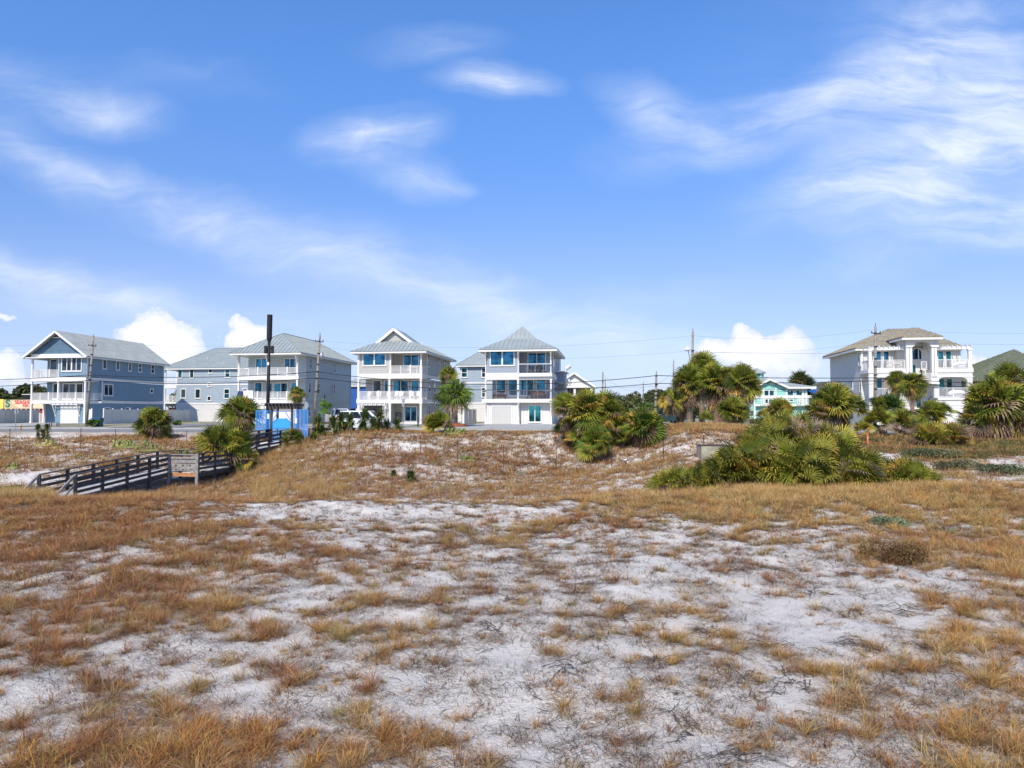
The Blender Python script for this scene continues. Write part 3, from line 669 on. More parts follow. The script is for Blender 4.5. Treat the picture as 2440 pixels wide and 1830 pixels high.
mb = MB(); zz0 = ZE + .37; t0 = (zz0 - ZE) / sl - ov; mb.prism([(t0, zz0), (W - t0, zz0), (xm + (zr - .9 - ZE - .2) * 0 + (zr - 1.35 - ZE + sl * 0) * 0 + .85, zr - .95), (xm - .85, zr - .95)], .05, .3, 'y'); fix(mb.build('gable', m_shake, h.e))
mb = MB(); mb.prism([(xm - .75, zr - .82), (xm + .75, zr - .82), (xm, zr - .2)], .07, .2, 'y'); lv = fix(mb.build('gable_vent', m_dark, h.e))
h.boxes('vent_frame', m_white, [(xm - .95, -.02, zr - .95, xm + .95, .06, zr - .83), (xm - .05, -.02, zr - .83, xm + .05, .06, zr - .22)], lv)
mb = MB(); mb.prism([(-.2, ZE - .1), (W + .2, ZE - .1), (xm, zr - .25)], L - .25, L, 'y'); fix(mb.build('gable', m_bluev, h.e))
for yv in (6, 11): mb = MB(); mb.tube([(W * .78, yv, ZE + .6), (W * .78, yv, ZE + 1.3)], .05, 8); mb.build('vent_pipe', m_white, r)
A_house = h

# ================= grey blue house on the side street (behind)
h = House('beach_house', 419, 640, 115, 'pale blue grey house behind the side street, white ground floor wall, half hidden', group='three storey beach houses along the road')
W = h.W; L = 12; xl = h.fx(390, 0)
h.boxes('wall', m_bgrey, [(0, 0, Z1 + .05, W, L, ZE - .1)]); h.boxes('wall', m_whitev, [(h.fx(436, 0) * 0, .0, 0, W, L, Z1 - .25)])
h.boxes('trim_band', m_white, [(0, -.05, Z1 - .25, W, -.004, Z1 + .05), (0, -.05, Z2 - .1, W, -.004, Z2 + .12), (0, -.05, Z2 + .125, .2, -.004, ZE - .1)])
h.boxes('deck', m_white, [(xl, 0, Z1 - .1, 0, 5, Z1 + .25), (xl, 0, Z2 - .9 + .3, 0, 5, Z2 - .1), (xl, 0, Z2 - .1, .0, 3.5, Z2 + .1)])
for z0, z1 in ((0, Z1 - .1), (Z1 + .25, Z2 - .6), (Z2 + .1, ZE - .1)):
    for y in (.12, 4.8): h.column(xl + .12, y, z0, z1, .2)
h.railing((xl + .1, .12), (-.05, .12), Z1 + .25, step=.7, big=9); h.railing((xl + .1, .12), (-.05, .12), Z2 + .1, step=.7, big=9); h.railing((xl + .1, 4.85), (-.05, 4.85), Z1 + .25, big=9)
h.boxes('wall', m_bgrey, [(xl + .6, 5, Z1, 0, L, ZE - .1)]) if False else None
for (a, b_, c, d, st, g) in ((203, 670, 257, 776, 'single', g_teal), (337, 670, 390, 776, 'single', g_dark), (553, 668, 600, 720, 'single', g_dark), (742, 664, 804, 770, 'hung', g_teal), (546, 822, 594, 876, 'single', g_dark), (240, 895, 303, 1005, 'single', g_dark), (404, 895, 468, 1008, 'single', g_dark), (543, 978, 592, 1037, 'single', g_dark), (735, 895, 803, 1012, 'hung', g_teal), (948, 893, 1006, 1005, 'hung', g_dark), (244, 1128, 294, 1195, 'single', g_dark), (410, 1128, 460, 1195, 'single', g_teal)):
    FW(h, c2_, a, b_, c, d, 0, style=st, g=g)
r, ra, rb = h.hip(xl + .1, 0, W, L, ZE + .05, .62, 'x', ov=.5, mat=m_roof, seam=.5)
mb = MB(); mb.tube([(4.5, 2.2, ZE + 1.2), (4.5, 2.2, ZE + 2.1)], .05, 8); mb.build('vent_pipe', m_white, r)
mb = MB(); mb.box(xl + 1.2, 1.5, 0, h.fx(417, 1.5), 5, 2.5); an = mb.build('annex', m_grey, h.e)
mb = MB(); x0, x1 = h.fx(382, .8), h.fx(424, .8); mb.prism([(x0, 2.75), (x1, 2.6), (x1 + .6, 2.72), (x1 - 1, 3.0), (x0, 3.05)], .5, 3.5, 'y'); fix(mb.build('annex_roof', m_roof, an))
mb = MB(); mb.box(h.fx(401, .9), .9, 0, h.fx(418.5, .9), 1.4, 2.35); mb.build('door', m_browndoor, an)

# ================= light grey hip roofed house
h = House('beach_house', 564, 708.5, 88.4, 'light grey hip roofed house right of the side street, towels on its deck rail', group='three storey beach houses along the road')
W = h.W; L = 19; D = 2.4; bx = h.fx(590, D); RD = 2.2
h.boxes('wall', m_lgrey, [(.3, .6, 0, W, L, Z1 - .35)]); h.boxes('wall', m_lgrey, [(bx, D, Z1 + .05, W - RD * 0 - .02, L, Z2 - .4), (bx, D, Z2 + .05, W - .01, L, ZE - .1)])
h.boxes('deck', m_white, [(0, 0, Z1 - .45, W + .1, D, Z1), (0, 0, Z2 - .55, W + .1, D, Z2), (0, D, Z1 - .3, bx, 5.5, Z1), (0, D, Z2 - .3, bx, 5.5, Z2)])
h.boxes('floor_band', m_lgrey, [(bx, D, Z1 - .36, W - .03, L, Z1 + .06), (bx, D, Z2 - .41, W - .03, L, Z2 + .06)])
h.boxes('garage_front', m_white, [(.2, .05, .02, W - .15, .6, Z1 - .46)])
for z0, z1 in ((0, Z1 - .45), (Z1, Z2 - .55), (Z2, ZE - .12)):
    for x in (.15, W * .5, W - .12): h.column(x, .15 if z0 else .02, z0, z1, .22)
for z in (Z1, Z2):
    h.railing((.25, .12), (W * .5 - .1, .12), z); h.railing((W * .5 + .1, .12), (W - .22, .12), z); h.railing((W - .02, .25), (W - .02, D), z); h.railing((.12, .2), (.12, 5.4), z)
for x in (.15, W * .5, W - .12): h.bracket(x, .05, ZE - 1.3, ZE - .3, .6)
for (a, b_, c, d, st, g) in ((1092, 545, 1232, 722, 'double_door', g_blue), (1422, 545, 1556, 722, 'double_door', g_blue), (1085, 818, 1178, 1008, 'single', g_blue), (1236, 825, 1296, 1008, 'door', g_blue), (1303, 825, 1470, 1008, 'double_door', g_blue), (1500, 818, 1592, 1008, 'single', g_blue)):
    FW(h, c2_, a, b_, c, d, D, style=st, g=g, name='glass_door' if 'door' in st else 'window')
for (a, b_, c, d, st) in ((1703, 545, 1737, 672, 'hung'), (1884, 570, 1907, 622, 'single'), (1985, 595, 2011, 716, 'hung'), (1700, 822, 1729, 945, 'hung'), (1802, 832, 1831, 957, 'hung'), (1982, 842, 2007, 967, 'hung'), (1697, 1100, 1726, 1216, 'hung'), (1876, 958, 1900, 1022, 'single')):
    RW(h, c2_, a, b_, c, d, W, style=st, g=g_dark, fw=.08)
h.boxes('trim_band', m_lgrey, [(W + .003, D, Z1 - .3, W + .04, L, Z1 - .18), (W + .003, L - .2, 0, W + .05, L, ZE - .1)])
r, ra, rb = h.hip(0, 0, W, L, ZE + .1, .62, 'y', ov=.75, mat=m_roof, seam=.55)
wall_pergola(h, W * .1, W * .62, 2.55, .05)
L_house = h

# ================= royal blue building between the grey houses
h = House('boathouse', 810, 886, 120, 'royal blue building with a grey roof and open dark carport between the two grey houses', cat='building')
W = h.W; h.boxes('wall', m_royal, [(0, 0, 2.2, W, 12, 6.1)]); h.boxes('carport', m_dark, [(.3, .6, 0, W - .3, 11, 2.2)]); h.boxes('post', m_white, [(.0, 0, 0, .25, .25, 2.2), (W * .5, 0, 0, W * .5 + .25, .25, 2.2), (W - .25, 0, 0, W, .25, 2.2)])  # carport is a solid near-black block, its shade put into the colour
h.hip(0, 0, W, 12, 6.35, .42, 'y', ov=.4, mat=m_roofw, seam=.55)
mb = MB(); xa = h.fx(826, -14) ; h.boxes('trim_band', m_white, [(0, -.05, 5.95, W, -.005, 6.1)])

# ================= grey house with a gablet
h = House('beach_house', 851, 1004.5, 88.4, 'warm grey house with a white edged gablet and white chairs on its middle deck', group='three storey beach houses along the road')
W = h.W; L = 16; D = 2.4; bx = h.fx(871, D); hx = h.fx(929, 0)
h.boxes('wall', m_grey, [(0.05, .05, 0, hx, L, Z1 - .4), (hx, D, 0, W - .02, L, Z1 - .4)]); h.boxes('wall', m_grey, [(bx, D, Z1 + .05, W - .02, L, Z2 - .45), (0.1, 5, Z1 + .05, bx, L, Z2 - .45)])
h.boxes('wall', m_grey, [(.1, .1, Z2 + .15, hx - .1, D, ZE - .1), (.1, D, Z2 + .15, W - .02, L, ZE - .1)])
h.boxes('deck', m_white, [(-.1, -.05, Z1 - .5, W + .1, D, Z1), (-.02, 0, Z2 - .5, W + .05, D, Z2 + .14), (0, D, Z1 - .3, bx, 5, Z1)])
h.boxes('trim_band', m_white, [(W + .003, D, Z1 - .35, W + .05, L, Z1 + .05), (W + .003, D, Z2 - .35, W + .05, L, Z2 + .1), (W + .003, D, Z1 + .06, W + .05, D + .22, Z2 - .36), (W + .003, D, Z2 + .12, W + .05, D + .22, ZE - .1), (.0, .03, .0, .28, .048, Z1 - .5)])
for x in (hx, W - .12): h.column(x, .1, 0, Z1 - .5, .24)
for x in (.12, hx - .1, W - .12): h.column(x, .12, Z1, Z2 - .5, .24)
for x in (hx, W - .12): h.column(x, .12, Z2 + .14, ZE - .1, .2)
h.boxes('corner_trim', m_white, [(0, .0, Z2 + .15, .25, .095, ZE - .1)])
h.railing((.25, .1), (hx - .25, .1), Z1); h.railing((hx + .05, .1), (W - .25, .1), Z1); h.railing((W, .25), (W, D - .1), Z1); h.railing((hx + .1, .1), (W - .25, .1), Z2 + .1); h.railing((W, .25), (W, D - .1), Z2 + .1)
FW(h, c3_, 338, 546, 636, 708, .1, style='pair', g=g_blue)
FW(h, c3_, 858, 560, 1062, 765, D, style='double_door', g=g_blue, name='glass_door'); FW(h, c3_, 708, 560, 760, 765, D, style='single', g=g_dark, name='glass_door')
for (a, c, st, g) in ((468, 584, 'single', g_dark), (612, 672, 'door', g_blue), (724, 932, 'double_door', g_blue), (955, 1066, 'single', g_blue)): FW(h, c3_, a, 886, c, 1104, D, style=st, g=g, name='glass_door' if 'door' in st else 'window')
g_ = FW(h, c3_, 876, 1218, 1040, 1418, D, style='double_door', g=g_blue, name='french_door')
h.boxes('step', m_white, [(h.fx(955, D), D - .8, .0, h.fx(1000, D), D - .01, .18)])
for (a, b_, c, d, st) in ((1160, 550, 1192, 717, 'hung'), (1299, 596, 1324, 672, 'single'), (1377, 620, 1401, 732, 'hung'), (1176, 880, 1205, 1038, 'hung'), (1244, 902, 1273, 1048, 'hung'), (1374, 925, 1398, 1064, 'hung'), (1299, 1052, 1323, 1120, 'single'), (1174, 1203, 1202, 1330, 'hung'), (1240, 1213, 1270, 1335, 'hung'), (1403, 1250, 1424, 1335, 'hung')):
    RW(h, c3_, a, b_, c, d, W, style=st, g=g_dark, fw=.09)
gr = h.boxes('garage_door', m_dark, [(h.fx(867.5, .05), .02, .02, h.fx(911, .05), .045, 2.35)])  # open garage: flat near-black sheet stands in for the shaded inside
wall_pergola(h, h.fx(858, .05), h.fx(924, .05), 2.5, .05, out=1.0)
h.railing((hx + .2, D - .3), (h.fx(957, D), D - .3), 0, 1.5, 'picket', m_black)
# gablet hip roof
ov = .8; X0, X1, Y0, Y1 = -ov, W + ov, -ov, L + ov; zb = ZE + .1; sl = .52; zg = zb + 1.62; off = 1.62 / sl; xm = W / 2 - .1; zr = zg + 1.62
hw = (X1 - X0) / 2; s2 = (zr - zg) / (hw - off)
yg = Y0 + off
r = h.roof([[(X0, Y0, zb), (X1, Y0, zb), (X1 - off, yg, zg), (X0 + off, yg, zg)],
            [(X1, Y0, zb), (X1, Y1, zb), (X1 - off, Y1 - off, zg), (X1 - off, yg, zg)], [(X0, Y1, zb), (X0, Y0, zb), (X0 + off, yg, zg), (X0 + off, Y1 - off, zg)],
            [(X1, Y1, zb), (X0, Y1, zb), (X0 + off, Y1 - off, zg), (X1 - off, Y1 - off, zg)],
            [(X1 - off + .5, yg - .4, zg - .32), (X1 - off, Y0 + 9, zg), (xm, Y0 + 8, zr), (xm, yg - .4, zr)], [(X0 + off, Y0 + 9, zg), (X0 + off - .5, yg - .4, zg - .32), (xm, yg - .4, zr), (xm, Y0 + 8, zr)],
            [(X1 - off, Y0 + 9, zg), (X0 + off, Y0 + 9, zg), (xm, Y0 + 8, zr)]], m_roof, seam=.55)
h.boxes('fascia', m_white, [(X0 + .02, Y0 + .02, zb - .28, X1 - .02, Y0 + .12, zb - .1), (X0 + .02, Y0 + .13, zb - .28, X0 + .12, Y1, zb - .1), (X1 - .12, Y0 + .13, zb - .28, X1 - .02, Y1, zb - .1), (X0 + .12, Y0 + .12, zb - .24, X1 - .12, Y1 - .02, zb - .2)], r)
mb = MB(); mb.prism([(X0 + off + .1, zg), (X1 - off - .1, zg), (xm, zr - .15)], yg + .05, yg + .3, 'y'); fix(mb.build('gablet', m_grey, r))
mb = MB()
for sx, xe in ((-1, X0 + off - .5), (1, X1 - off + .5)): mb.beam((xe, yg - .45, zg - .42), (xm, yg - .45, zr - .10), .1, .34)
mb.build('barge_board', m_white, r)
mb = MB(); mb.tube([(W * .75, 8, zg - .4), (W * .75, 8, zg + .5)], .06, 8); mb.build('vent_pipe', m_white, r)
h.boxes('trim_band', m_white, [(X0 + .7, .09, ZE - .12, X1 - .7, .0, ZE - .0)]) if False else None
G_house = h

# ================= slate blue house (centre)
h = House('beach_house', 1155.5, 1315, 88.4, 'slate blue house at the centre with a pyramid roof and cable deck rails', group='three storey beach houses along the road')
W = h.W; L = 13; D = 2.3; hx = h.fx(1235.5, 0)
h.boxes('wall', m_whitev, [(.05, .1, 0, hx, L, Z1 - .35), (hx, .75, 0, W - .05, L, Z1 - .35)]); h.boxes('wall', m_pin, [(.55, D, Z1 + .05, W - .05, L, Z2 - .35)]); h.boxes('wall', m_pin, [(.12, .08, Z2 + .1, hx - .05, D, ZE - .1), (.12, D, Z2 + .1, W - .05, L, ZE - .1)])
h.boxes('deck', m_white, [(-.35, -.25, Z1 - .45, W + .05, D, Z1), (0, 0, Z2 - .75, hx + .1, D, Z2 + .1), (hx + .1, -.05, Z2 - .75, W, D, Z2 - .45), (hx + .02, -.35, Z2 - .4, W + .05, D, Z2 + .05)])
h.boxes('trim_band', m_white, [(W - .045, D, Z1 - .3, W + .01, L, Z1 + .05), (W - .045, D, Z2 - .3, W + .01, L, Z2 + .08), (W - .045, D, Z2 + .1, W + .01, D + .25, ZE - .1), (W - .045, D, Z1 + .06, W + .01, D + .2, Z2 - .35), (.02, .03, .0, .4, .095, Z1 - .5), (.02, .02, Z2 + .12, .14, .3, ZE - .1)])
for x in (.1, hx, W - .1): h.column(x, .02, 0, Z1 - .46, .2)
for x in (.1, hx - .05, W - .1): h.column(x, .0, Z1, Z2 - .76, .2)
for x in (hx - .0, W - .1): h.column(x, -.02, Z2 + .05, ZE - .1, .18)
for x in (.12, hx, W - .1): h.bracket(x, -.08, Z1 - 1.9, Z1 - .5, .3)
for x in (.12, hx, W - .1): h.bracket(x, -.06, ZE - 1.4, ZE - .3, .6)
h.railing((-.28, -.2), (W, -.2), Z1, 1.1, 'cable', m_metal, step=1.7); h.railing((hx + .1, -.3), (W, -.3), Z2 + .05, 1.1, 'cable', m_metal, step=1.0); h.railing((W, -.2), (W, D), Z1, 1.1, 'cable', m_metal)
h.boxes('top_rail', m_white, [(-.3, -.25, Z1 + 1.1, W + .02, -.15, Z1 + 1.16), (hx + .1, -.35, Z2 + 1.15, W + .02, -.25, Z2 + 1.22)])
FW(h, c4_, 466, 514, 784, 708, .08, style='pair', g=g_blue)
FW(h, c4_, 948, 534, 1188, 765, D, style='double_door', g=g_blue, name='glass_door')
for (a, c, st) in ((546, 678, 'single'), (694, 826, 'door'), (842, 1036, 'double_door'), (1052, 1188, 'single')): FW(h, c4_, a, 860, c, 1092 if 'door' in st else 1060, D, style=st, g=g_blue, name='glass_door' if 'door' in st else 'window')
FW(h, c4_, 956, 1203, 1128, 1428, .75, style='double_door', g=g_teal, name='french_door')
garage(h, h.fx(1080 + 497 / 5.353, .1), h.fx(1080 + 743 / 5.353, .1), 2.2, .1, m_garage)
for (a, b_, c, d, st) in ((1275, 520, 1294, 715, 'hung'), (1322, 580, 1334, 665, 'single'), (1352, 600, 1366, 755, 'hung'), (1290, 875, 1318, 1040, 'hung'), (1277, 1205, 1292, 1330, 'hung'), (1300, 1205, 1313, 1320, 'hung')): RW(h, c4_, a, b_, c, d, W - .05, style=st, g=g_dark if a < 1290 or a > 1300 else g_dark, fw=.1)
# right hand service wing with awnings and air conditioners
h.boxes('side_wing', m_pin, [(W - .04, 8.2, Z1 - .3, W + 1.0, L, Z2 + .6)]); h.boxes('side_wing', m_whitev, [(W - .04, 8.2, 0, W + 1.0, L, Z1 - .32)])
mb = MB(); mb.box(W - .04, 7.6, Z2 + .62, W + 1.3, L + .3, Z2 + .74); mb.box(W + .3, 6.2, Z1 + 2.2, W + 2.0, 8.0, Z1 + 2.35); mb.build('awning', m_white, h.e)
mb = MB(); mb.box(W + 1.02, 9.0, Z1 + 2.0, W + 1.7, 10.4, Z1 + 2.9); mb.tube([(W + 1.1, 8.6, Z2 + 1.0), (W + 1.8, 8.5, Z2 + 1.5)], [.25, .3], 12); mb.build('air_conditioner', m_white, h.e)
h.railing((W + .3, 4.6), (W + 3.2, 4.6), 0.05, 1.3, 'slat')
ov = .75; X0, X1, Y0, Y1 = -ov, W + ov, -ov, 8.6; zb = ZE + .15; sl = .525; up = 1.55; off = up / sl; zg = zb + up; xm = (X0 + X1) / 2; hw = (X1 - X0) / 2 - off; zr = zg + 1.85
yg = Y0 + off
a, b_, c, d = (X0 + off, yg, zg), (X1 - off, yg, zg), (X1 - off, yg + 4.0, zg), (X0 + off, yg + 4.0, zg); ap = (xm, yg + 1.9, zr); ap2 = (xm, yg + 2.1, zr)
r = h.roof([[(X0, Y0, zb), (X1, Y0, zb), b_, a], [(X1, Y0, zb), (X1, L + ov, zb), (X1 - off, L - 2, zg), b_], [(X0, L + ov, zb), (X0, Y0, zb), a, (X0 + off, L - 2, zg)], [(X1, L + ov, zb), (X0, L + ov, zb), (X0 + off, L - 2, zg), (X1 - off, L - 2, zg)],
            [(X0 + off, L - 2, zg), (X1 - off, L - 2, zg), c, d][::-1],
            [a, b_, ap], [b_, c, ap2, ap], [c, d, ap2], [d, a, ap, ap2]], m_roof, seam=.55)
h.boxes('fascia', m_white, [(X0 + .02, Y0 + .02, zb - .30, X1 - .02, Y0 + .12, zb - .1), (X0 + .02, Y0 + .13, zb - .3, X0 + .12, L + ov, zb - .1), (X1 - .12, Y0 + .13, zb - .3, X1 - .02, L + ov, zb - .1), (X0 + .12, Y0 + .12, zb - .24, X1 - .12, L + ov - .02, zb - .2)], r)
P_house = h

# ================= pale blue house behind-left of the slate blue one
h = House('beach_house', 1095.5, 1175, 115, 'pale blue house with a white ground floor between the warm grey and slate blue houses', group='three storey beach houses along the road')
W = h.W; L = 10
h.boxes('wall', m_bgrey, [(0, 0, Z1 + .05, W, L, ZE - .1)]); h.boxes('wall', m_whites, [(h.fx(1102), 0, 0, W, L, Z1 - .25), (-1.5, 1.2, 0, -.01, 8, ZE - 1.2)])
h.boxes('trim_band', m_white, [(0, -.05, Z1 - .25, W, -.004, Z1 + .05), (0, -.05, Z2 - .1, W, -.004, Z2 + .12), (0, -.05, Z2 + .125, .12, -.004, ZE - .1)])
for (a, b_, c, d) in ((100, 728, 182, 856), (358, 728, 430, 856), (358, 978, 430, 1108)): FW(h, c4_, a, b_, c, d, 0, style='hung', g=g_teal if a < 200 else g_dark)
h.boxes('balcony', m_white, [(-1.5, .6, Z2 + .8, -.01, 1.19, Z2 + .95)]); h.railing((-1.45, .65), (-.05, .65), Z2 + .95, .8, 'slat')
h.hip(0, 0, W + 4, L, ZE + .05, .72, 'x', ov=.6, mat=m_roof, seam=.5)

# ================= white gabled house far off
h = House('gabled_house', 1339, 1414, 158, 'white gabled house with an open upper porch, far behind the slate blue house')
W = h.W; L = 14; cf = crop(1330, 860, 7.628)
zf = h.fz(1380, 941, 0); ze = h.fz(1380, 918.5, 0); zt = h.fz(1369, 887.5, 0); xm = h.fx(1368.7)
h.boxes('wall', m_whites, [(0, 3, 0, W, L, ze)]); h.boxes('deck', m_white, [(0, 0, zf - 1.6, W, 3, zf)]); h.boxes('column', m_white, [(0, 0, 0, .4, .4, zf - 1.6)]) 
for x in (h.fx(1369.5), W - .4): h.column(x, .3, zf, ze, .45)
for x in (h.fx(1369.5), W - .4): h.column(x, .3, 0, zf - 1.6, .45)
h.railing((0, .2), (W, .2), zf, 1.2, 'picket', m_black)
h.window('F', 3, h.fx(1350), h.fx(1364), zf + .2, ze - .4, style='double_door', g=g_dark, name='glass_door'); h.window('F', 3, h.fx(1374), h.fx(1398), zf + .2, ze - .4, style='double_door', g=g_dark, name='glass_door')
mb = MB(); xl = 2 * xm - W; mb.prism([(xl, ze), (W, ze), (xm, zt - .3)], .1, .5, 'y'); fix(mb.build('gable', m_white, h.e)); h.boxes('gable_beam', m_white, [(xl, -.1, ze - .5, W + .1, .5, ze)])
mb = MB(); sl = (zt - ze) / (W - xm); r = h.roof([[(W + .6, -.6, ze - .3), (W + .6, L, ze - .3), (xm, L, zt), (xm, -.6, zt)], [(xl - .6, L, ze - .3), (xl - .6, -.6, ze - .3), (xm, -.6, zt), (xm, L, zt)]], m_roofw, seam=None)
mb = MB(); mb.beam((xl - .6, -.66, ze - .45), (xm, -.66, zt - .15), .1, .4); mb.beam((W + .6, -.66, ze - .45), (xm, -.66, zt - .15), .1, .4); mb.build('barge_board', m_white, r)

# ================= aqua building under construction
h = House('aqua_building', 1798, 1924, 130, 'aqua building with white trim and a small cupola, behind the palms right of centre', cat='building')
W = h.W; L = 16; ze = h.fz(1900, 924, 0); zm = h.fz(1850, 945.5, 0); zl = h.fz(1850, 965, 0)
h.boxes('wall', m_teal, [(0, 0, zl, W, L, ze - .2), (0, .6, 0, W, L, zl)]); xl = h.fx(1755, -.8)
h.boxes('wall', m_teal, [(xl, 1.6, 0, 0, L, h.fz(1780, 931, 1.6))])
h.boxes('trim_band', m_white, [(-.1, -.12, zm - .25, W + .7, -.01, zm + .25), (-.1, -.14, zl - .2, W + .7, -.01, zl + .1), (h.fx(1820) - .15, -.1, zm, h.fx(1820) + .1, -.01, ze - .1) , (h.fx(1848), -.1, zl, h.fx(1851), -.01, ze), (h.fx(1873), -.1, zl, h.fx(1877), -.01, ze), (h.fx(1912), -.1, zl, h.fx(1916), -.01, ze), (W - .3, -.1, zl, W, -.01, ze - .2), (-.15, -.1, 0, .15, -.01, ze - .5), (xl, 1.45, h.fz(1780, 945, 1.5) - .2, -.16, 1.59, h.fz(1780, 945, 1.5) + .15), (xl, 1.45, h.fz(1780, 964, 1.5) - .2, -.16, 1.59, h.fz(1780, 964, 1.5) + .1)])
for (a, b_, c, d, st) in ((740, 636, 978, 785, 'pair'), (1250, 634, 1402, 770, 'single'), (1440, 634, 1596, 770, 'single'), (738, 828, 944, 945, 'pair'), (1288, 832, 1398, 900, 'single'), (1536, 832, 1596, 900, 'single'), (1690, 835, 1730, 955, 'single')): FW(h, ct_, a, b_, c, d, 0, style=st, g=g_teal)
for (a, b_, c, d) in ((402, 832, 456, 905), (425, 1080, 582, 1226), (375, 640, 450, 760), (130, 640, 200, 750)): FW(h, ct_, a, b_, c, d, 1.6, g=g_teal)
for px in (1905, 1880): h.boxes('window_sticker', m_white, [(h.fx(px), -.045, h.fz(px, 934.5), h.fx(px + 5), -.03, h.fz(px, 932))])
for px in (1811, 1816, 1820.5, 1898, 1902, 1906): h.boxes('post', m_white, [(h.fx(px), -.7, zl, h.fx(px) + .14, -.56, zm - .2)])
mb = MB(); 
zt = h.fz(1835.5, 902.5, -.7); xa = h.fx(1835.5, -.7); x0 = h.fx(1795, -.7); x1 = h.fx(1880, -.7); zb0 = h.fz(1880, 922, -.7)
mb = MB(); mb.prism([(x0 + .3, zb0 - .5), (x1, zb0 - .5), (x1, zb0 - .1), (xa, zt - .3), (x0, zb0 - .1)], -.0, .5, 'y'); fix(mb.build('gable', m_teal, h.e))
r = h.roof([[(x1, -.7, zb0), (x1 + 3, 8, zb0 + .6), (xa, 8, zt + .2), (xa, -.7, zt)], [(x0 - 1, 8, zb0), (x0 - .5, -.7, zb0 - .4), (xa, -.7, zt), (xa, 8, zt + .2)],
            [(x1 - .2, -.7, zb0), (W + 1.3, -.7, zb0), (W - 4, 7, zb0 + 1.4), (x0 + 3, 7, zb0 + 1.7)], [(W + 1.3, -.7, zb0), (W + 1.3, L, zb0), (W - 4, L - 6, zb0 + 1.4), (W - 4, 7, zb0 + 1.4)], [(xl - .6, .9, h.fz(1780, 930, 1)), (x0, .9, h.fz(1780, 930, 1)), (x0 + 3, 7, zb0 + 1.7), (x0 - 3, 7, zb0 + 1.4)]], m_roofw, seam=.6)
mb = MB(); mb.beam((x0 - .5, -.75, zb0 - .5), (xa, -.75, zt - .1), .1, .35); mb.beam((x1, -.75, zb0 - .1), (xa, -.75, zt - .1), .1, .35); mb.box(x1 - .1, -.8, zb0 - .32, W + 1.3, -.7, zb0 - .02); mb.build('barge_board', m_white, r)
xc0, xc1 = h.fx(1793, 8), h.fx(1824, 8); zc0, zc1, zc2 = h.fz(1808, 899, 8), h.fz(1808, 886.5, 8), h.fz(1808, 877.5, 8); xm = (xc0 + xc1) / 2; k = (xc1 - xc0) / 2
mb = MB(); mb.prism([(xm + k * math.cos(R(22.5 + 45 * j)), 9 + k * math.sin(R(22.5 + 45 * j))) for j in range(8)], zc0 - 1.8, zc1, 'z'); cu_ = fix(mb.build('cupola', m_teal, h.e))
mb = MB(); kk = k * 1.35; P8 = [(xm + kk * math.cos(R(22.5 + 45 * j)), 9 + kk * math.sin(R(22.5 + 45 * j))) for j in range(8)]
for j in range(8): mb.face([(*P8[j], zc1), (*P8[(j + 1) % 8], zc1), (xm, 9, zc2)])
mb.prism(P8, zc1 - .25, zc1 - .01, 'z'); fix(mb.build('cupola_roof', m_roofw, cu_))
h.boxes('cupola_window', g_teal, [(xm - k * .3, 9 - k * .96, zc0 + .2, xm + k * .25, 9 - k * .9, zc1 - .35)], cu_)

# ================= cream mediterranean house (right)
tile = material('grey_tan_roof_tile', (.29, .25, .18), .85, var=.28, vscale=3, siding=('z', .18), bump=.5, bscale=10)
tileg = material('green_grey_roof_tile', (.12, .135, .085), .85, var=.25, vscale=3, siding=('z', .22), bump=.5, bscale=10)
h = House('stucco_villa', 2072, 2320, 88.4, 'cream stucco villa with a tiled roof, arched central tower and balconies, at the right', cat='house')
W = h.W; L = 15; D = 2.4; tx0, tx1 = h.fx(1940 + 975 / 4.424), h.fx(1940 + 1300 / 4.424)
zd2, zd1 = h.fz(2150, 740 + 618 / 4.424), h.fz(2250, 740 + 915 / 4.424)
ztop = h.fz(2080, 740 + 378 / 4.424)
h.boxes('wall', m_cream, [(0, D + .3, 0, W, L, ztop - .2)])
# ground floor front blocks and middle storey piers
h.boxes('wall', m_cream, [(0, 0, 0, tx0, D + .29, zd1 - .35), (tx1 - .3, 0, 0, W, D + .29, zd1 - .35)])
def arch_wall(x0, x1, ax0, ax1, z0, z1, zs, zt_, y0, y1, name='arch_wall', n=10):
    # wall with an arched opening from z0, springing at zs, crown at zt_
    mb = MB(); mb.box(x0, y0, z0, ax0, y1, z1); mb.box(ax1, y0, z0, x1, y1, z1)
    xm_ = (ax0 + ax1) / 2; rx = (ax1 - ax0) / 2; pts = [(xm_ - rx * math.cos(math.pi * k / n), zs + (zt_ - zs) * math.sin(math.pi * k / n) ** .55) for k in range(n + 1)]
    for k in range(n):
        (xa_, za), (xb_, zb_) = pts[k], pts[k + 1]
        mb.prism([(xa_, za), (xb_, zb_), (xb_, z1), (xa_, z1)], y0, y1, 'y')
    return mb.build(name, m_cream, h.e)
cc6 = lambda x: h.fx(1940 + x / 4.424); cz6 = lambda x, y: h.fz(1940 + x / 4.424, 740 + y / 4.424)
arch_wall(0, tx0, cc6(645), cc6(935), zd1 - .05, zd2 - .42, cz6(800, 750), cz6(800, 697), 0, .35)
arch_wall(tx1 - .3, W, cc6(1320), cc6(1625), zd1 - .05, zd2 - .42, cz6(1500, 750), cz6(1500, 697), 0, .35)
h.boxes('deck', m_white, [(-.08, -.08, zd2 - .42, tx0, D + .29, zd2), (tx1 - .3, -.08, zd2 - .42, W + .08, D + .29, zd2), (cc6(1306), -.1, zd1 - .3, cc6(1640), D, zd1), (cc6(640), -.1, zd1 - .3, tx0 - .1, D, zd1)])
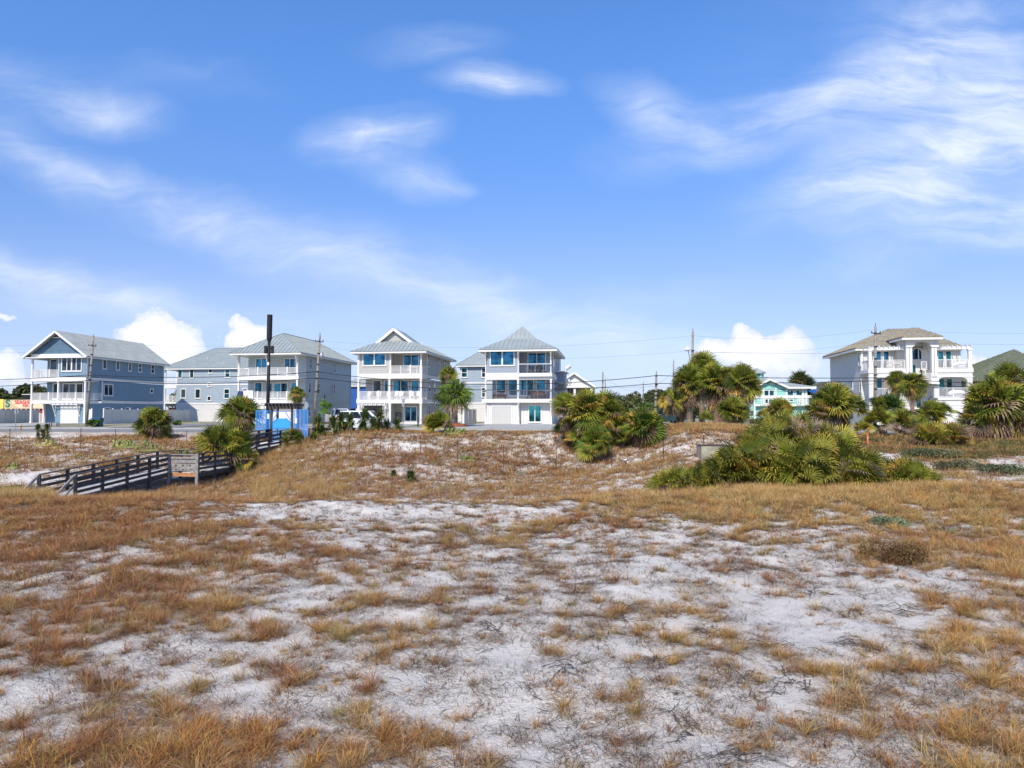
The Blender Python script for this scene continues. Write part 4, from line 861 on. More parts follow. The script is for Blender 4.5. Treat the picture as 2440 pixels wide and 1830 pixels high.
h.boxes('cornice', m_white, [(-.05, -.06, zd1 - .95, tx0, -.005, zd1 - .8), (tx1 - .3, -.06, zd1 - .95, W + .05, -.005, zd1 - .8), (-.05, -.05, zd2 - .95, tx0 - .01, -.005, zd2 - .85), (tx1 - .28, -.05, zd2 - .95, W + .05, -.005, zd2 - .85)])
# top storey pergolas
for (a, b_) in ((0.0, tx0 - .1), (tx1 + .05, W)):
    mb = MB(); mb.box(a, .02, ztop - .42, b_, .22, ztop - .12); mb.box(a, D - .1, ztop - .42, b_, D + .1, ztop - .12)
    n = int((b_ - a) / .5)
    for k in range(n + 1):
        x = a + .1 + (b_ - a - .2) * k / n; mb.box(x - .04, -.2, ztop - .115, x + .04, D + .28, ztop + .02)
    mb.build('pergola', m_white, h.e)
for x in (.2, W - .2): h.column(x, .15, zd2, ztop - .42, .34)
h.boxes('end_wall', m_cream, [(W - .3, .6, zd2, W - .02, D + .29, ztop - .4)]) if False else None
h.railing((.4, .1), (tx0 - .1, .1), zd2, 1.1, 'picket'); h.railing((tx1 + .1, .1), (W - .4, .1), zd2, 1.1, 'picket'); h.railing((cc6(660), .15), (cc6(930), .15), zd1, 1.1, 'picket'); h.railing((cc6(1318), -.02), (cc6(1622), -.02), zd1, 1.1, 'picket')
h.railing((.1, .3), (.1, D + .2), zd2, 1.1, 'picket')
for (a, b_, c, d, st) in ((665, 430, 716, 610, 'single'), (745, 430, 798, 610, 'single'), (1320, 426, 1374, 606, 'single'), (1402, 426, 1456, 606, 'single'), (665, 715, 720, 900, 'single'), (748, 715, 800, 900, 'single'), (1322, 718, 1380, 905, 'single'), (1404, 718, 1460, 905, 'single')): FW(h, c6_, a - 4, b_, c + 4, d, D + .3, style=st, g=g_teal if a > 1300 else g_blue, name='glass_door', fw=.06)
h.boxes('deck_side_wall', m_white, [(-.02, D, zd2 + .0, .2, D + .29, ztop - .42)])
# tower
zt0 = cz6(1140, 378); zt1 = cz6(1140, 292); 
h.boxes('column', m_white, [(cc6(972), -.35, zd2 - .9, cc6(1003), .1, zt0)]); h.boxes('column', m_white, [(cc6(1008), -.35, zd2 - .9, cc6(1035), .1, zt0)]); h.boxes('column', m_white, [(cc6(1240), -.35, zd2 - .9, cc6(1264), .1, zt0)]); h.boxes('column', m_white, [(cc6(1270), -.35, zd2 - .9, cc6(1296), .1, zt0)])
arch_wall(cc6(970), cc6(1312), cc6(1060), cc6(1226), zt0, zt1, zt0 + .02, cz6(1140, 330), -.4, .15, 'tower_arch')
h.boxes('tower_wall', m_cream, [(cc6(960), .15, zt0, cc6(1070), D + 1.6, zt1), (cc6(1240), .15, zt0, cc6(1312), D + 1.6, zt1)])
h.boxes('tower_wall', m_cream, [(cc6(960), 2.1, 0, cc6(1300), D + 3, zt1)])
h.boxes('tower_trim', m_white, [(cc6(966), -.45, zt0 - .12, cc6(1040), .16, zt0), (cc6(1236), -.45, zt0 - .12, cc6(1316), .16, zt0)])
def fanwin(a, b_, z0, zs, y):
    mb = MB(); xm_ = (a + b_) / 2; rx = (b_ - a) / 2; pts = [(a, z0), (b_, z0)] + [(xm_ + rx * math.cos(math.pi * k / 10), zs + rx * math.sin(math.pi * k / 10)) for k in range(11)]
    mb.prism(pts, y - .05, y - .01, 'y'); w = fix(mb.build('arch_window', m_white, h.e))
    k2 = .9; pts = [(a + .1, z0 + .1), (b_ - .1, z0 + .1)] + [(xm_ + (rx - .1) * math.cos(math.pi * k / 10), zs + (rx - .1) * math.sin(math.pi * k / 10)) for k in range(11)]
    mb = MB(); mb.prism(pts, y - .09, y - .052, 'y'); fix(mb.build('pane', g_blue, w)); h.boxes('mullion', m_white, [(xm_ + .1, y - .12, z0 + .1, xm_ + .2, y - .092, zs + rx * .9)], w)
z_a = cz6(1100, 524); a = h.fx(1940 + 1042 / 4.424, 2.1); b_ = h.fx(1940 + 1150 / 4.424, 2.1); fanwin(a, b_, h.fz(2190, 740 + 524 / 4.424, 2.1), h.fz(2190, 740 + 445 / 4.424, 2.1), 2.1)
for (x0, y0, x1, y1) in ((1036, 570, 1084, 672), (1120, 570, 1154, 672), (1018, 880, 1064, 1032), (1074, 880, 1130, 1032)): FW(h, c6_, x0, y0, x1, y1, 2.1, g=g_teal, name='glass_door', fw=.06)
h.boxes('entry_balcony', m_white, [(cc6(1045), -.5, cz6(1150, 775), cc6(1310), 2.1, cz6(1150, 757)), (cc6(1232), -.2, cz6(1270, 757), cc6(1312), 2.1, cz6(1270, 668))]); h.railing((cc6(1050), -.4), (cc6(1230), -.4), cz6(1150, 757), 1.05, 'picket')
h.railing((cc6(1180), 1.0), (cc6(1236), 1.0), zd2 - .05, 1.0, 'picket')
h.boxes('garage_recess', m_white, [(cc6(1360), -.06, cz6(1450, 1030), cc6(1590), -.008, cz6(1450, 1014))])
garage(h, cc6(1375), cc6(1580), cz6(1450, 1032), 0, m_garagew)
# left side
for (a, b_, c, d, st) in ((480, 440, 503, 578, 'single'), (485, 720, 507, 858, 'single'), (395, 742, 416, 835, 'single'), (352, 742, 360, 815, 'single'), (292, 750, 301, 800, 'single')): LW(h, c6_, a, b_, c, d, 0, style=st, g=g_teal, fw=.08)
h.boxes('chimney_block', m_cream, [(-1.3, L - 4, 0, -.01, L + 2, cz6(200, 735) * 1.0)]); mb = MB(); mb.box(-1.7, L - 4.4, cz6(200, 735), .2, L + 2.2, cz6(200, 735) + .3); mb.build('annex_roof', tile, h.e)
ze = h.fz(2053, 740 + 376 / 4.424); X0, X1, Y0, Y1 = -.8, W + .1, D - .4, L + .7
zr = h.fz(2140, 740 + 184 / 4.424, 8); hw = (Y1 - Y0) / 2; ym = (Y0 + Y1) / 2
ra, rb = (h.fx(2122, ym), ym, zr), (h.fx(2190, ym), ym, zr)
Y0f = D - 2.2
r = h.roof([[(X0, D - .4, ze), (X1, D - .4, ze), rb, ra], [(X1, D - .4, ze), (X1, Y1, ze), rb], [(X1, Y1, ze), (X0, Y1, ze), ra, rb], [(X0, Y1, ze), (X0, D - .4, ze), ra]], tile, seam=.32, thick=.16, rib=.06)
h.boxes('fascia', m_white, [(X0 + .02, D - .38, ze - .35, tx0, D - .25, ze - .14), (tx1, D - .38, ze - .35, X1, D - .25, ze - .14), (X0 + .02, D - .25, ze - .35, X0 + .14, Y1, ze - .14), (X0 + .14, D - .25, ze - .3, X1 - .05, Y1 - .1, ze - .26)], r)
zte = h.fz(2200, 740 + 272 / 4.424, -.9); ztr = h.fz(2185, 740 + 188 / 4.424, 3); ta0, ta1 = h.fx(1940 + 822 / 4.424, -.9) + .9, h.fx(1940 + 1378 / 4.424, -.9); ta0 = h.fx(1940 + 940 / 4.424, -.9)
txm = h.fx(1940 + 1075 / 4.424, 2.5)
rt = h.roof([[(ta0, -1.0, zte), (ta1, -1.0, zte), (txm + .3, 2.3, ztr), (txm - .3, 2.3, ztr)], [(ta1, -1.0, zte), (ta1, 7, zte), (txm + .3, 5, ztr), (txm + .3, 2.3, ztr)], [(ta0, 7, zte), (ta0, -1.0, zte), (txm - .3, 2.3, ztr), (txm - .3, 5, ztr)], [(ta1, 7, zte), (ta0, 7, zte), (txm - .3, 5, ztr), (txm + .3, 5, ztr)]], tile, seam=.32, thick=.16, name='tower_roof', rib=.06)
h.boxes('fascia', m_white, [(ta0 + .02, -.98, zte - .38, ta1 - .02, -.85, zte - .15), (ta0 + .02, -.85, zte - .38, ta0 + .14, 3, zte - .15), (ta1 - .14, -.85, zte - .38, ta1 - .02, 3, zte - .15), (ta0 + .14, -.85, zte - .33, ta1 - .14, 3, zte - .29)], rt)
V_house = h

# ================= green-grey roofed house at the right edge
h = House('tile_roofed_house', 2306, 2552, 97, 'beige house with a tall green grey tiled hip roof at the right edge')
W = h.W; ze = h.fz(2330, 908); hw = W / 2 + .8; xa = h.fx(2421, hw - .8)
h.boxes('wall', m_beige, [(0, 0, 0, W, W, ze - .2)])
zr = h.fz(2421, 832, hw - .8)
h.roof([[(-.8, -.8, ze), (W + .8, -.8, ze), (xa, hw - .8, zr)], [(W + .8, -.8, ze), (W + .8, W + .8, ze), (xa, hw - .8, zr)], [(W + .8, W + .8, ze), (-.8, W + .8, ze), (xa, hw - .8, zr)], [(-.8, W + .8, ze), (-.8, -.8, ze), (xa, hw - .8, zr)]], tileg, seam=.35, thick=.16, rib=.06)
h.boxes('column', m_white, [(h.fx(2382), -.9, 0, h.fx(2388), -.4, ze - .25)]); h.boxes('column', m_white, [(h.fx(2409), -.9, 0, h.fx(2416), -.4, ze - .25)]); h.boxes('porch', m_cream, [(h.fx(2379), -1, ze - .5, h.fx(2500), -.01, ze - .27)])
h.window('F', 0, h.fx(2393), h.fx(2404), ze - 2.6, ze - .8, g=g_dark); h.window('F', 0, h.fx(2322), h.fx(2330), ze - 2.4, ze - .9, g=g_dark)

# ================= low building with a bright blue roof
h = House('blue_roofed_building', 1948, 1985, 150, 'low building with a bright blue metal roof glimpsed left of the cream villa', cat='building')
W = h.W; ze = h.fz(1960, 940); h.boxes('wall', m_whites, [(0, 0, 0, W, 10, ze)]); zz = h.fz(1960, 928)
h.roof([[(-.6, -.6, ze), (W + .6, -.6, ze), (W + .6, 5, zz + .5), (-.6, 5, zz)], [(W + .6, 10.6, ze), (-.6, 10.6, ze), (-.6, 5, zz), (W + .6, 5, zz + .5)]], m_blueroof, seam=.6)

# ================= beach shop at the left edge
h = House('beach_shop', -95, 118, 128, 'low red walled beach shop with a tan and yellow sign fascia at the left edge', cat='shop')
W = h.W; z0, z1, zt = 0, h.fz(40, 900 + 875 / 11.85), h.fz(40, 900 + 622 / 11.85); cs = crop(0, 900, 11.85)
h.boxes('wall', m_redwall, [(0, .4, 0, W, 12, z1)]); h.boxes('shop_window', g_dark, [(h.fx(15), .3, .6, h.fx(45), .39, z1 - .35)]); h.boxes('shop_window', g_dark, [(h.fx(-60), .3, .6, h.fx(-10), .39, z1 - .35)])
f_ = h.boxes('sign_fascia', m_tan, [(h.fx(9), 0, z1, W, .6, zt)]); 
mb = MB(); pl = [(28.5, 955), (53, 955), (54, 953.5), (118, 953.5), (118, 973.5), (47, 973.5), (28.5, 961)]
mb.prism([(h.fx(a), h.fz(a, b_)) for a, b_ in pl], -.06, -.005, 'y'); fix(mb.build('sign_panel', m_tan2, f_))
h.boxes('yellow_panel', m_yellow, [(h.fx(-60), -.15, z1, h.fx(9) - .02, .6, zt + .1)]); h.boxes('roof_unit', m_black, [(h.fx(22), 3, zt, h.fx(66), 6, zt + 1.1)]); h.boxes('roof_rail', m_white, [(h.fx(22), 2.9, zt + 1.1, h.fx(66), 3.0, zt + 1.22)])
def text_mesh(s, size, mat, parent, loc, rot=(R(90), 0, 0), ext=.02, shear=0.0, sx=1.0):
    name = 'lettering'; cu = bpy.data.curves.new(name, 'FONT'); cu.body = s; cu.size = size; cu.extrude = ext; cu.shear = shear; cu.offset = size * .018
    tmp = bpy.data.objects.new('tmp_text', cu); C.objects.link(tmp); dg = bpy.context.evaluated_depsgraph_get(); me = bpy.data.meshes.new_from_object(tmp.evaluated_get(dg))
    bpy.data.objects.remove(tmp); me.materials.clear(); me.materials.append(mat); o = bpy.data.objects.new(name, me); C.objects.link(o); o.parent = parent; o.location = loc; o.rotation_euler = rot; o.scale = (sx, 1, 1); return o
text_mesh('SEASHE', 1.05, m_signred, f_, (h.fx(36), -.09, h.fz(36, 962.5)), shear=-.15, sx=1.05)
text_mesh('HAT', .95, m_signred, f_, (h.fx(54.5), -.09, h.fz(54, 970)), shear=-.1) 
text_mesh('S', 2.1, m_signgreen, f_, (h.fx(12.5), -.05, h.fz(12, 969.5)), ext=.04, sx=1.1)
rng = random.Random(7)
def gpos(px, Y): x = ray(px, 985)[0] * Y; return x, Y, H(x, Y)
# ---------------------------------------------------------------- boardwalk
bw = empty('boardwalk', (-21, 40, 0), 0, 'long weathered timber boardwalk with rails, climbing from the sand to the blue gate', 'boardwalk'); bw.location = (0, 0, 0)
def hz_(h): return CZ - h
left = [(-23.4, 35.3, hz_(4.1)), (-22.25, 44.7, hz_(3.46)), (-20.35, 46.9, hz_(3.44)), (-20.1, 51.2, hz_(2.56)), (-19.35, 57.0, hz_(2.32))]
right = [(-21.6, 35.3, hz_(4.1)), (-20.5, 42.7, hz_(3.48)), (-18.7, 42.45, hz_(3.48)), (-18.25, 46.2, hz_(3.44)), (-18.3, 51.0, hz_(2.56)), (-17.7, 57.0, hz_(2.32))]
def lerp(a, b, t): return tuple(a[i] + (b[i] - a[i]) * t for i in range(3))
def deck_run(a0, a1, b0, b1):
    mb = MB(); L = (Vector(a1) - Vector(a0)).length; n = max(2, int(L / .15))
    for k in range(n):
        t0, t1 = k / n, (k + .88) / n; j = rng.uniform(-.006, .006); p = [lerp(a0, a1, t0), lerp(b0, b1, t0), lerp(b0, b1, t1), lerp(a0, a1, t1)]
        top = [(q[0], q[1], q[2] + j) for q in p]; bot = [(q[0], q[1], q[2] - .04 + j) for q in p]; i = len(mb.v); mb.v += top + bot
        mb.f += [(i, i + 1, i + 2, i + 3), (i + 7, i + 6, i + 5, i + 4)] + [(i + (m + 1) % 4, i + m, i + 4 + m, i + 4 + (m + 1) % 4) for m in range(4)]
    return mb
pl_ = (-22.25 - .14, 43.5, hz_(3.47))
def join(mbs):
    m = MB()
    for q in mbs: i = len(m.v); m.v += q.v; m.f += [tuple(i + k for k in f) for f in q.f]
    return m
runs = [deck_run(left[0], lerp(left[0], left[1], .80), right[0], right[1]), deck_run(lerp(left[0], left[1], .802), lerp(left[0], left[1], .999), right[1], lerp(right[2], right[3], .35)),
        deck_run(left[1], left[2], lerp(right[2], right[3], .36), right[3]), deck_run(left[2], left[3], right[3], right[4]), deck_run(left[3], left[4], right[4], right[5])]
o = join(runs).build('deck_boards', m_deckw, bw); fix(o)
mb = MB()
def stringer(pts):
    for a, b_ in zip(pts, pts[1:]): mb.beam((a[0], a[1], a[2] - .17), (b_[0], b_[1], b_[2] - .17), .06, .24)
stringer(left); stringer(right[:2]); stringer(right[2:]); mb.build('stringer', m_rail, bw)
def rail_run(pts, mat=m_rail, slats=3, step=1.85, name='rail', h=1.07):
    mb = MB(); mp = MB()
    for a, b_ in zip(pts, pts[1:]):
        a, b_ = Vector(a), Vector(b_); L = (b_ - a).length; n = max(1, round(L / step)); up = Vector((0, 0, 1))
        for k in range(n + 1):
            if k == n and b_ != Vector(pts[-1]): continue
            p = a + (b_ - a) * (k / n); g = H(p.x, p.y) - .15; mp.box(p.x - .07, p.y - .07, min(g, p.z - .2), p.x + .07, p.y + .07, p.z + h - .02); mp.build('post', m_rail, bw); mp = MB()
        mb.beam(a + up * (h), b_ + up * (h), .16, .045)
        for k in range(slats):
            zz = .18 + k * (h - .16) / slats; q = Vector((rng.uniform(-.01, .01), rng.uniform(-.01, .01), rng.uniform(-.015, .015))); mb.beam(a + up * zz + q, b_ + up * zz - q, .04, .145)
    mb.build(name, mat, bw)
rail_run(left); rail_run(right[:2]); rail_run(right[2:])
# slanting ends of the rails
for a in (left[0], right[0]):
    mb = MB(); mb.beam((a[0], a[1], a[2] + 1.05), (a[0] - .25, a[1] - 1.5, a[2] - .05), .07, .12); mb.beam((a[0], a[1], a[2] + .6), (a[0] - .15, a[1] - .7, a[2] + .0), .05, .09); mb.build('end_brace', m_rail2, bw)
mb = MB(); mb.box(-24.1, 33.2, hz_(4.2), -21.7, 35.28, hz_(4.03)); mb.build('landing', m_deckw, bw)
# front panel of the platform: solid silver boards with a drop-board below
a, b_ = Vector(right[1]), Vector(right[2]); mb = MB()
for k, (z0, z1) in enumerate(((.06, .26), (.28, .48), (.52, .72), (.78, .88), (1.0, 1.06))):
    q = rng.uniform(-.012, .012); mb.beam(a + Vector((0, -.08, (z0 + z1) / 2 + q)), b_ + Vector((0, -.08, (z0 + z1) / 2 - q)), .045, z1 - z0)
mb.build('front_panel', m_rail2, bw); mb = MB(); mb.beam(a + Vector((0, -.06, -.17)), b_ + Vector((0, -.06, -.17)), .06, .22); mb.build('fascia_board', m_newwood, bw, )
for p in (a, b_):
    mb = MB(); mb.box(p.x - .08, p.y - .2, H(p.x, p.y) - .2, p.x + .08, p.y - .06, p.z + 1.1); mb.build('corner_post', m_rail2, bw)
mb = MB()
for k in range(3):
    p = a.lerp(b_, .25 + .25 * k); mb.box(p.x - .045, p.y - .115, p.z + .33, p.x + .045, p.y - .104, p.z + .42); mb.box(p.x - .045, p.y - .115, p.z + .1, p.x + .045, p.y - .104, p.z + .16) if k != 2 else None
mb.build('bolt_holes', m_dark, bw)
# timber steps / fence right of the gate
fx0 = at(735, 1020, 57.5); mb = MB()
for k in range(6): mb.box(-16.3, 57.6, -1.35 + k * .24, -14.55, 57.66, -1.23 + k * .24)
mb.box(-16.35, 57.5, -2.0, -16.2, 57.7, .2); mb.box(-14.6, 57.5, -2.0, -14.45, 57.7, .15)
fo = mb.build('slat_fence', m_rail2); tag(fo, 'short silvery slatted timber fence right of the blue mesh panels', 'fence')
mb = MB(); mb.box(-16.6, 57.9, -.3, -14.4, 59.0, .17); tag(mb.build('planter', m_mulch), 'long reddish planter box behind the slatted timber fence', 'planter')

# ---------------------------------------------------------------- pergola over the gate, with blue panels
dz = hz_(2.32)
pg = empty('pergola', (-18.5, 57.2, dz), 0, 'dark timber pergola over the blue gate at the top of the boardwalk', 'pergola')
mb = MB()
for x in (-.86, .80):
    for y in (0, 1.5): mb = MB(); mb.box(x - .08, y - .08, -1.2, x + .08, y + .08, 2.85); mb.build('post', m_rail, pg)
for yb_ in (-.12, 1.62): mb = MB(); mb.beam((-1.2, yb_, 2.78), (1.15, yb_, 2.78), .06, .22); mb.build('beam', m_rail, pg)
mb = MB(); mb.box(-.9, .0, 2.55, .84, .1, 2.63); mb.build('lintel', m_rail, pg)
mb = MB()
for k in range(9): x = -1.18 + k * .28; mb.beam((x, -.65, 3.0), (x + .02, 2.1, 3.0), .07, .2)
for k in range(4): mb.beam((-1.3, -.2 + .55 * k, 3.13), (1.25, -.2 + .55 * k, 3.13), .05, .04)
mb.build('rafters', m_rail, pg)
gt = empty('gate', (-18.53, 57.2, dz), 0, 'bright blue gate with a solid chamfered plate over vertical bars, under the pergola', 'gate')
mb = MB(); 
mb.prism([(-.72, 1.15), (.72, 1.15), (.72, 1.62), (.35, 1.92), (-.3, 1.92), (-.72, 1.62)], -.02, .02, 'y'); fix(mb.build('solid_plate', m_blueplate, gt))
mb = MB()
for x in (-.76, .76): mb.box(x - .03, -.03, 0.02, x + .03, .03, 2.5)
mb.box(-.73, -.03, 2.44, .73, .03, 2.5); mb.box(-.73, -.03, .05, .73, .03, .1); mb.box(-.73, -.025, 1.09, .73, .025, 1.145)
mb.beam((-.72, 0, 1.75), (-.3, 0, 2.42), .05, .05, (0, 1, 0)); mb.beam((.72, 0, 1.75), (.3, 0, 2.42), .05, .05, (0, 1, 0)); mb.beam((-.72, -.03, 1.62), (-.3, -.03, 1.95), .04, .05, (0, 1, 0)); mb.beam((.72, -.03, 1.62), (.35, -.03, 1.95), .04, .05, (0, 1, 0))
mb.build('gate_frame', m_bluemetal, gt)
mb = MB()
for k in range(11): x = -.65 + k * .13; mb.box(x - .024, -.014, .1, x + .024, .014, 1.09)
mb.build('bars', m_blueplate, gt)
mb = MB(); mb.box(.70, -.12, 1.0, .80, -.03, 1.3); mb.build('lock_box', m_metal, gt)
# perforated blue screen panels: frame, uprights, and a see-through mesh
def mesh_mat():
    m = bpy.data.materials.new('blue_perforated_mesh'); m.use_nodes = True; t = m.node_tree; b = t.nodes['Principled BSDF']; b.inputs['Base Color'].default_value = (.03, .20, .55, 1); b.inputs['Roughness'].default_value = .5
    tr = N(t, 'ShaderNodeBsdfTransparent'); mx = N(t, 'ShaderNodeMixShader'); tc = N(t, 'ShaderNodeTexCoord'); s = N(t, 'ShaderNodeSeparateXYZ'); t.links.new(tc.outputs['Object'], s.inputs[0])
    fx = M_(t, 'FRACT', M_(t, 'MULTIPLY', s.outputs[0], 40)); fz = M_(t, 'FRACT', M_(t, 'MULTIPLY', s.outputs[2], 40))
    h = M_(t, 'MULTIPLY', M_(t, 'GREATER_THAN', fx, .30), M_(t, 'GREATER_THAN', fz, .30))
    t.links.new(h, mx.inputs[0]); t.links.new(b.outputs[0], mx.inputs[1]); t.links.new(tr.outputs[0], mx.inputs[2]); t.links.new(mx.outputs[0], t.nodes['Material Output'].inputs[0]); return m
m_mesh = mesh_mat()
def screen(x0, x1, z0, z1, y, label, stick=None):
    e = empty('mesh_screen', (x0, y, z0), 0, label, 'screen', 'blue mesh screens beside the gate'); w, hh = x1 - x0, z1 - z0
    mb = MB(); mb.box(0, -.02, 0, .05, .02, hh); mb.box(w - .05, -.02, 0, w, .02, hh); mb.box(.05, -.02, hh - .05, w - .05, .02, hh); mb.box(.05, -.02, 0, w - .05, .02, .05)
    for k in range(1, 4): x = w * k / 4; mb.box(x - .018, -.018, .05, x + .018, .018, hh - .05)
    mb.build('frame', m_blueplate, e); mb = MB(); mb.face([(.05, 0, .05), (w - .05, 0, .05), (w - .05, 0, hh - .05), (.05, 0, hh - .05)]); mb.build('mesh_panel', m_mesh, e)
    if stick: mb = MB(); mb.box(stick[0], -.05, stick[1], stick[0] + .16, -.022, stick[1] + .42); mb.build('notice', m_white, e)
screen(-20.6, -19.46, CZ - 1.30, CZ + .24, 57.15, 'blue mesh screen left of the gate, with a white notice on it', (.93, .85))
screen(-17.55, -16.4, CZ - 2.30, CZ + .30, 57.15, 'taller blue mesh screen right of the gate', (.12, 1.5))

# ---------------------------------------------------------------- black mono pole with antenna drum
x, y, z = gpos(637.5, 60); y = 60.0
e = empty('antenna_pole', (x, y, z), 0, 'tall black pole with a long cylindrical antenna and two boxes, beside the blue gate', 'antenna pole'); T = 9.72 - z
mb = MB(); mb.tube([(0, 0, -.3), (.05, 0, T - 2.2)], [.17, .12], 12); mb.build('pole', m_black, e, True)
mb = MB(); mb.tube([(.06, 0, T - 2.35), (.06, 0, T - 2.05), (.06, 0, T - 2.04), (.08, 0, T)], [.13, .2, .22, .22], 16); mb.build('antenna_drum', m_black, e)
for sx in (-1, 1):
    mb = MB(); q = sx * .28 + .05; mb.box(q - .10, -.13, T - 3.3, q + .10, .13, T - 2.65); mb.box(q - .10 - sx * .02, -.05, T - 2.95, q - sx * .14, .05, T - 2.85); o = mb.build('equipment_box', m_black, e)
mb = MB(); mb.box(-.06, -.16, T - 4.3, .12, -.13, T - 4.05); mb.build('warning_plate', m_white, e)

# ---------------------------------------------------------------- utility poles and wires
PC_ = {}
def upole(key, pxb, pyt, pxt, Y, label, r0=.17, r1=.11, arm=None, brk=None, top=True, gz=None, insul=True):
    x, y, z = gpos(pxb, Y); z = gz if gz is not None else z; t = at(pxt, pyt, Y); e = empty('utility_pole', (x, y, z), 0, label, 'utility pole', 'wooden utility poles along the road')
    h = t.z - z; dx = t.x - x; mb = MB(); mb.tube([(0, 0, -.5), (dx * .5, 0, h * .5), (dx, 0, h)], [r0, (r0 + r1) / 2, r1], 10); mb.build('pole', m_pole, e, True)
    f = lambda s, oy=0: Vector((x + dx * s, Y + oy, z + h * s)); PC_[key] = f
    if insul:
        mb = MB(); mb.tube([(dx, 0, h - .02), (dx, 0, h + .35)], [.035, .02], 6); mb.build('top_pin', m_black, e)
    if arm:
        mb = MB(); s = arm; mb.beam((dx * s - .45, -.1, h * s + .06), (dx * s + .45, -.1, h * s - .06), .09, .09)
        for q in (-.42, 0, .42): mb.tube([(dx * s + q, -.1, h * s), (dx * s + q, -.1, h * s + .22)], [.05, .04], 6)
        mb.build('crossarm', m_black, e)
    if brk:
        s, sd = brk; mb = MB(); mb.tube([(dx * s + sd * .36, -.1, h * s - .5), (dx * s + sd * .36, -.1, h * s + .3)], .2, 12); mb.beam((dx * s, 0, h * s), (dx * s + sd * .3, -.1, h * s), .08, .08); mb.build('transformer', m_sign, e, True)
    mb = MB()
    for s in (.38, .52, .6, .68, .8): p = Vector((dx * s, 0, h * s)); mb.box(p.x - .14, -.18, p.z - .05, p.x + .14, -.08, p.z + .05)
    mb.build('fittings', m_black, e); return e, x, Y, z, h, dx
ZP = -.05
upole('A', 206, 803, 223, 84, 'leaning wooden utility pole in front of the blue house', arm=.90, gz=ZP)
upole('B', 748, 799, 762.5, 79, 'wooden utility pole with a grey transformer at the corner of the light grey house', arm=.93, brk=(.78, 1), gz=ZP)
e, x, Y, z, h, dx = upole('C', 1646, 790, 1651, 72.5, 'wooden utility pole carrying a street lamp on a long arm above the palms', gz=ZP)
sl_ = empty('street_lamp', (x + dx * .55, Y - .1, z + h * .62), 0, 'white street lamp on a slanting arm fixed high on the pole above the palms', 'street lamp')
mb = MB(); mb.tube([(0, 0, -.3), (-.35, -.3, 1.1), (-.5, -.45, 1.7)], .04, 8); mb.build('arm', m_sign, sl_)
mb = MB(); mb.ellip((-.62, -.55, 1.82), (.34, .2, .16)); mb.tube([(-.6, -.5, 1.9), (-.6, -.5, 2.1)], .07, 8); mb.build('lamp_head', m_white, sl_, True)
upole('D', 2084, 778, 2086, 70.5, 'wooden utility pole in front of the cream stucco villa', arm=.93, gz=ZP)
upole('E', 1560.5, 891, 1564, 74, 'shorter grey utility pole left of the palm group, carrying two thick cables', r0=.15, r1=.11, gz=-.1)
upole('F', 1604.5, 862, 1605, 95, 'thin utility pole with a small transformer, behind the left palms of the group', r0=.13, r1=.09, brk=(.80, 1), gz=0)
upole('G', 1434.5, 886, 1436.5, 118, 'far green grey utility pole with a side bracket, right of the white gabled house', r0=.17, r1=.13, gz=0, insul=False)
upole('H', 1442, 904, 1442, 135, 'thinner far utility pole beside the green grey one', r0=.14, r1=.1, gz=0)
upole('I', 1532, 911, 1533, 160, 'far utility pole seen over the tree line with a thin mast', r0=.16, r1=.12, brk=(.6, -1), gz=0)
upole('K', 1520, 934, 1519, 170, 'far short pole with two white transformers in front of the tree line', r0=.15, r1=.12, brk=(.75, 1), gz=0)
upole('Z', -420, 800, -400, 88, 'utility pole outside the left edge', gz=0); upole('Y', 2900, 770, 2905, 66, 'utility pole outside the right edge', gz=0)
for k_ in ('Z', 'Y'): pass
def wire(a, b_, sag, r, label, name='power_line', n=24):
    a, b_ = Vector(a), Vector(b_); mb = MB(); pts = []
    for k in range(n + 1):
        t = k / n; p = a.lerp(b_, t); p.z -= 4 * sag * t * (1 - t); pts.append(p)
    o = pts[0]; mb.tube([p - o for p in pts], r, 5); w = mb.build(name, m_black, None, True); w.location = o
    tag(w, label, 'cable', 'cables strung between the utility poles'); return w
def at_h(key, py):       # point on a pole at photo height py
    f = PC_[key]; p0, p1 = f(0), f(1); z = CZ + ray(1220, py)[1] * p0.y; s = (z - p0.z) / (p1.z - p0.z); p = f(s); p.y -= .18; return p
seq = [('Z', 'A', 'left of the blue house'), ('A', 'B', 'across the blue and light grey houses'), ('B', 'E', 'across the warm grey and slate blue houses'), ('E', 'D', 'behind the palm group to the villa pole'), ('D', 'Y', 'across the cream villa')]
hi = {'Z': 905, 'A': 893.5, 'B': 886, 'E': 895, 'D': 900.5, 'Y': 912}
lo = {'Z': 922, 'A': 906.5, 'B': 900.5, 'E': 914, 'D': 907.5, 'Y': 926}
l3 = {'Z': 898, 'A': 898.5, 'B': 893, 'E': 921, 'D': 914, 'Y': 915}
for a, b_, d in seq:
    L = (at_h(a, 900) - at_h(b_, 900)).length
    wire(at_h(a, hi[a]), at_h(b_, hi[b_]), {'B': 1.15}.get(a, .45) if a != 'E' else .12, .036, 'upper thick black cable running ' + d)
    wire(at_h(a, lo[a]), at_h(b_, lo[b_]), {'B': 1.0}.get(a, .5) if a != 'E' else .1, .036, 'lower thick black cable running ' + d)
    wire(at_h(a, l3[a]), at_h(b_, l3[b_]), .7, .010, 'thin lower cable running ' + d)
m_thin = m_metal
top = {'Z': 812, 'A': 815, 'B': 812, 'C': 800, 'D': 785, 'Y': 775}; mid = {'Z': 828, 'A': 832, 'B': 826, 'C': 836, 'D': 812, 'Y': 800}
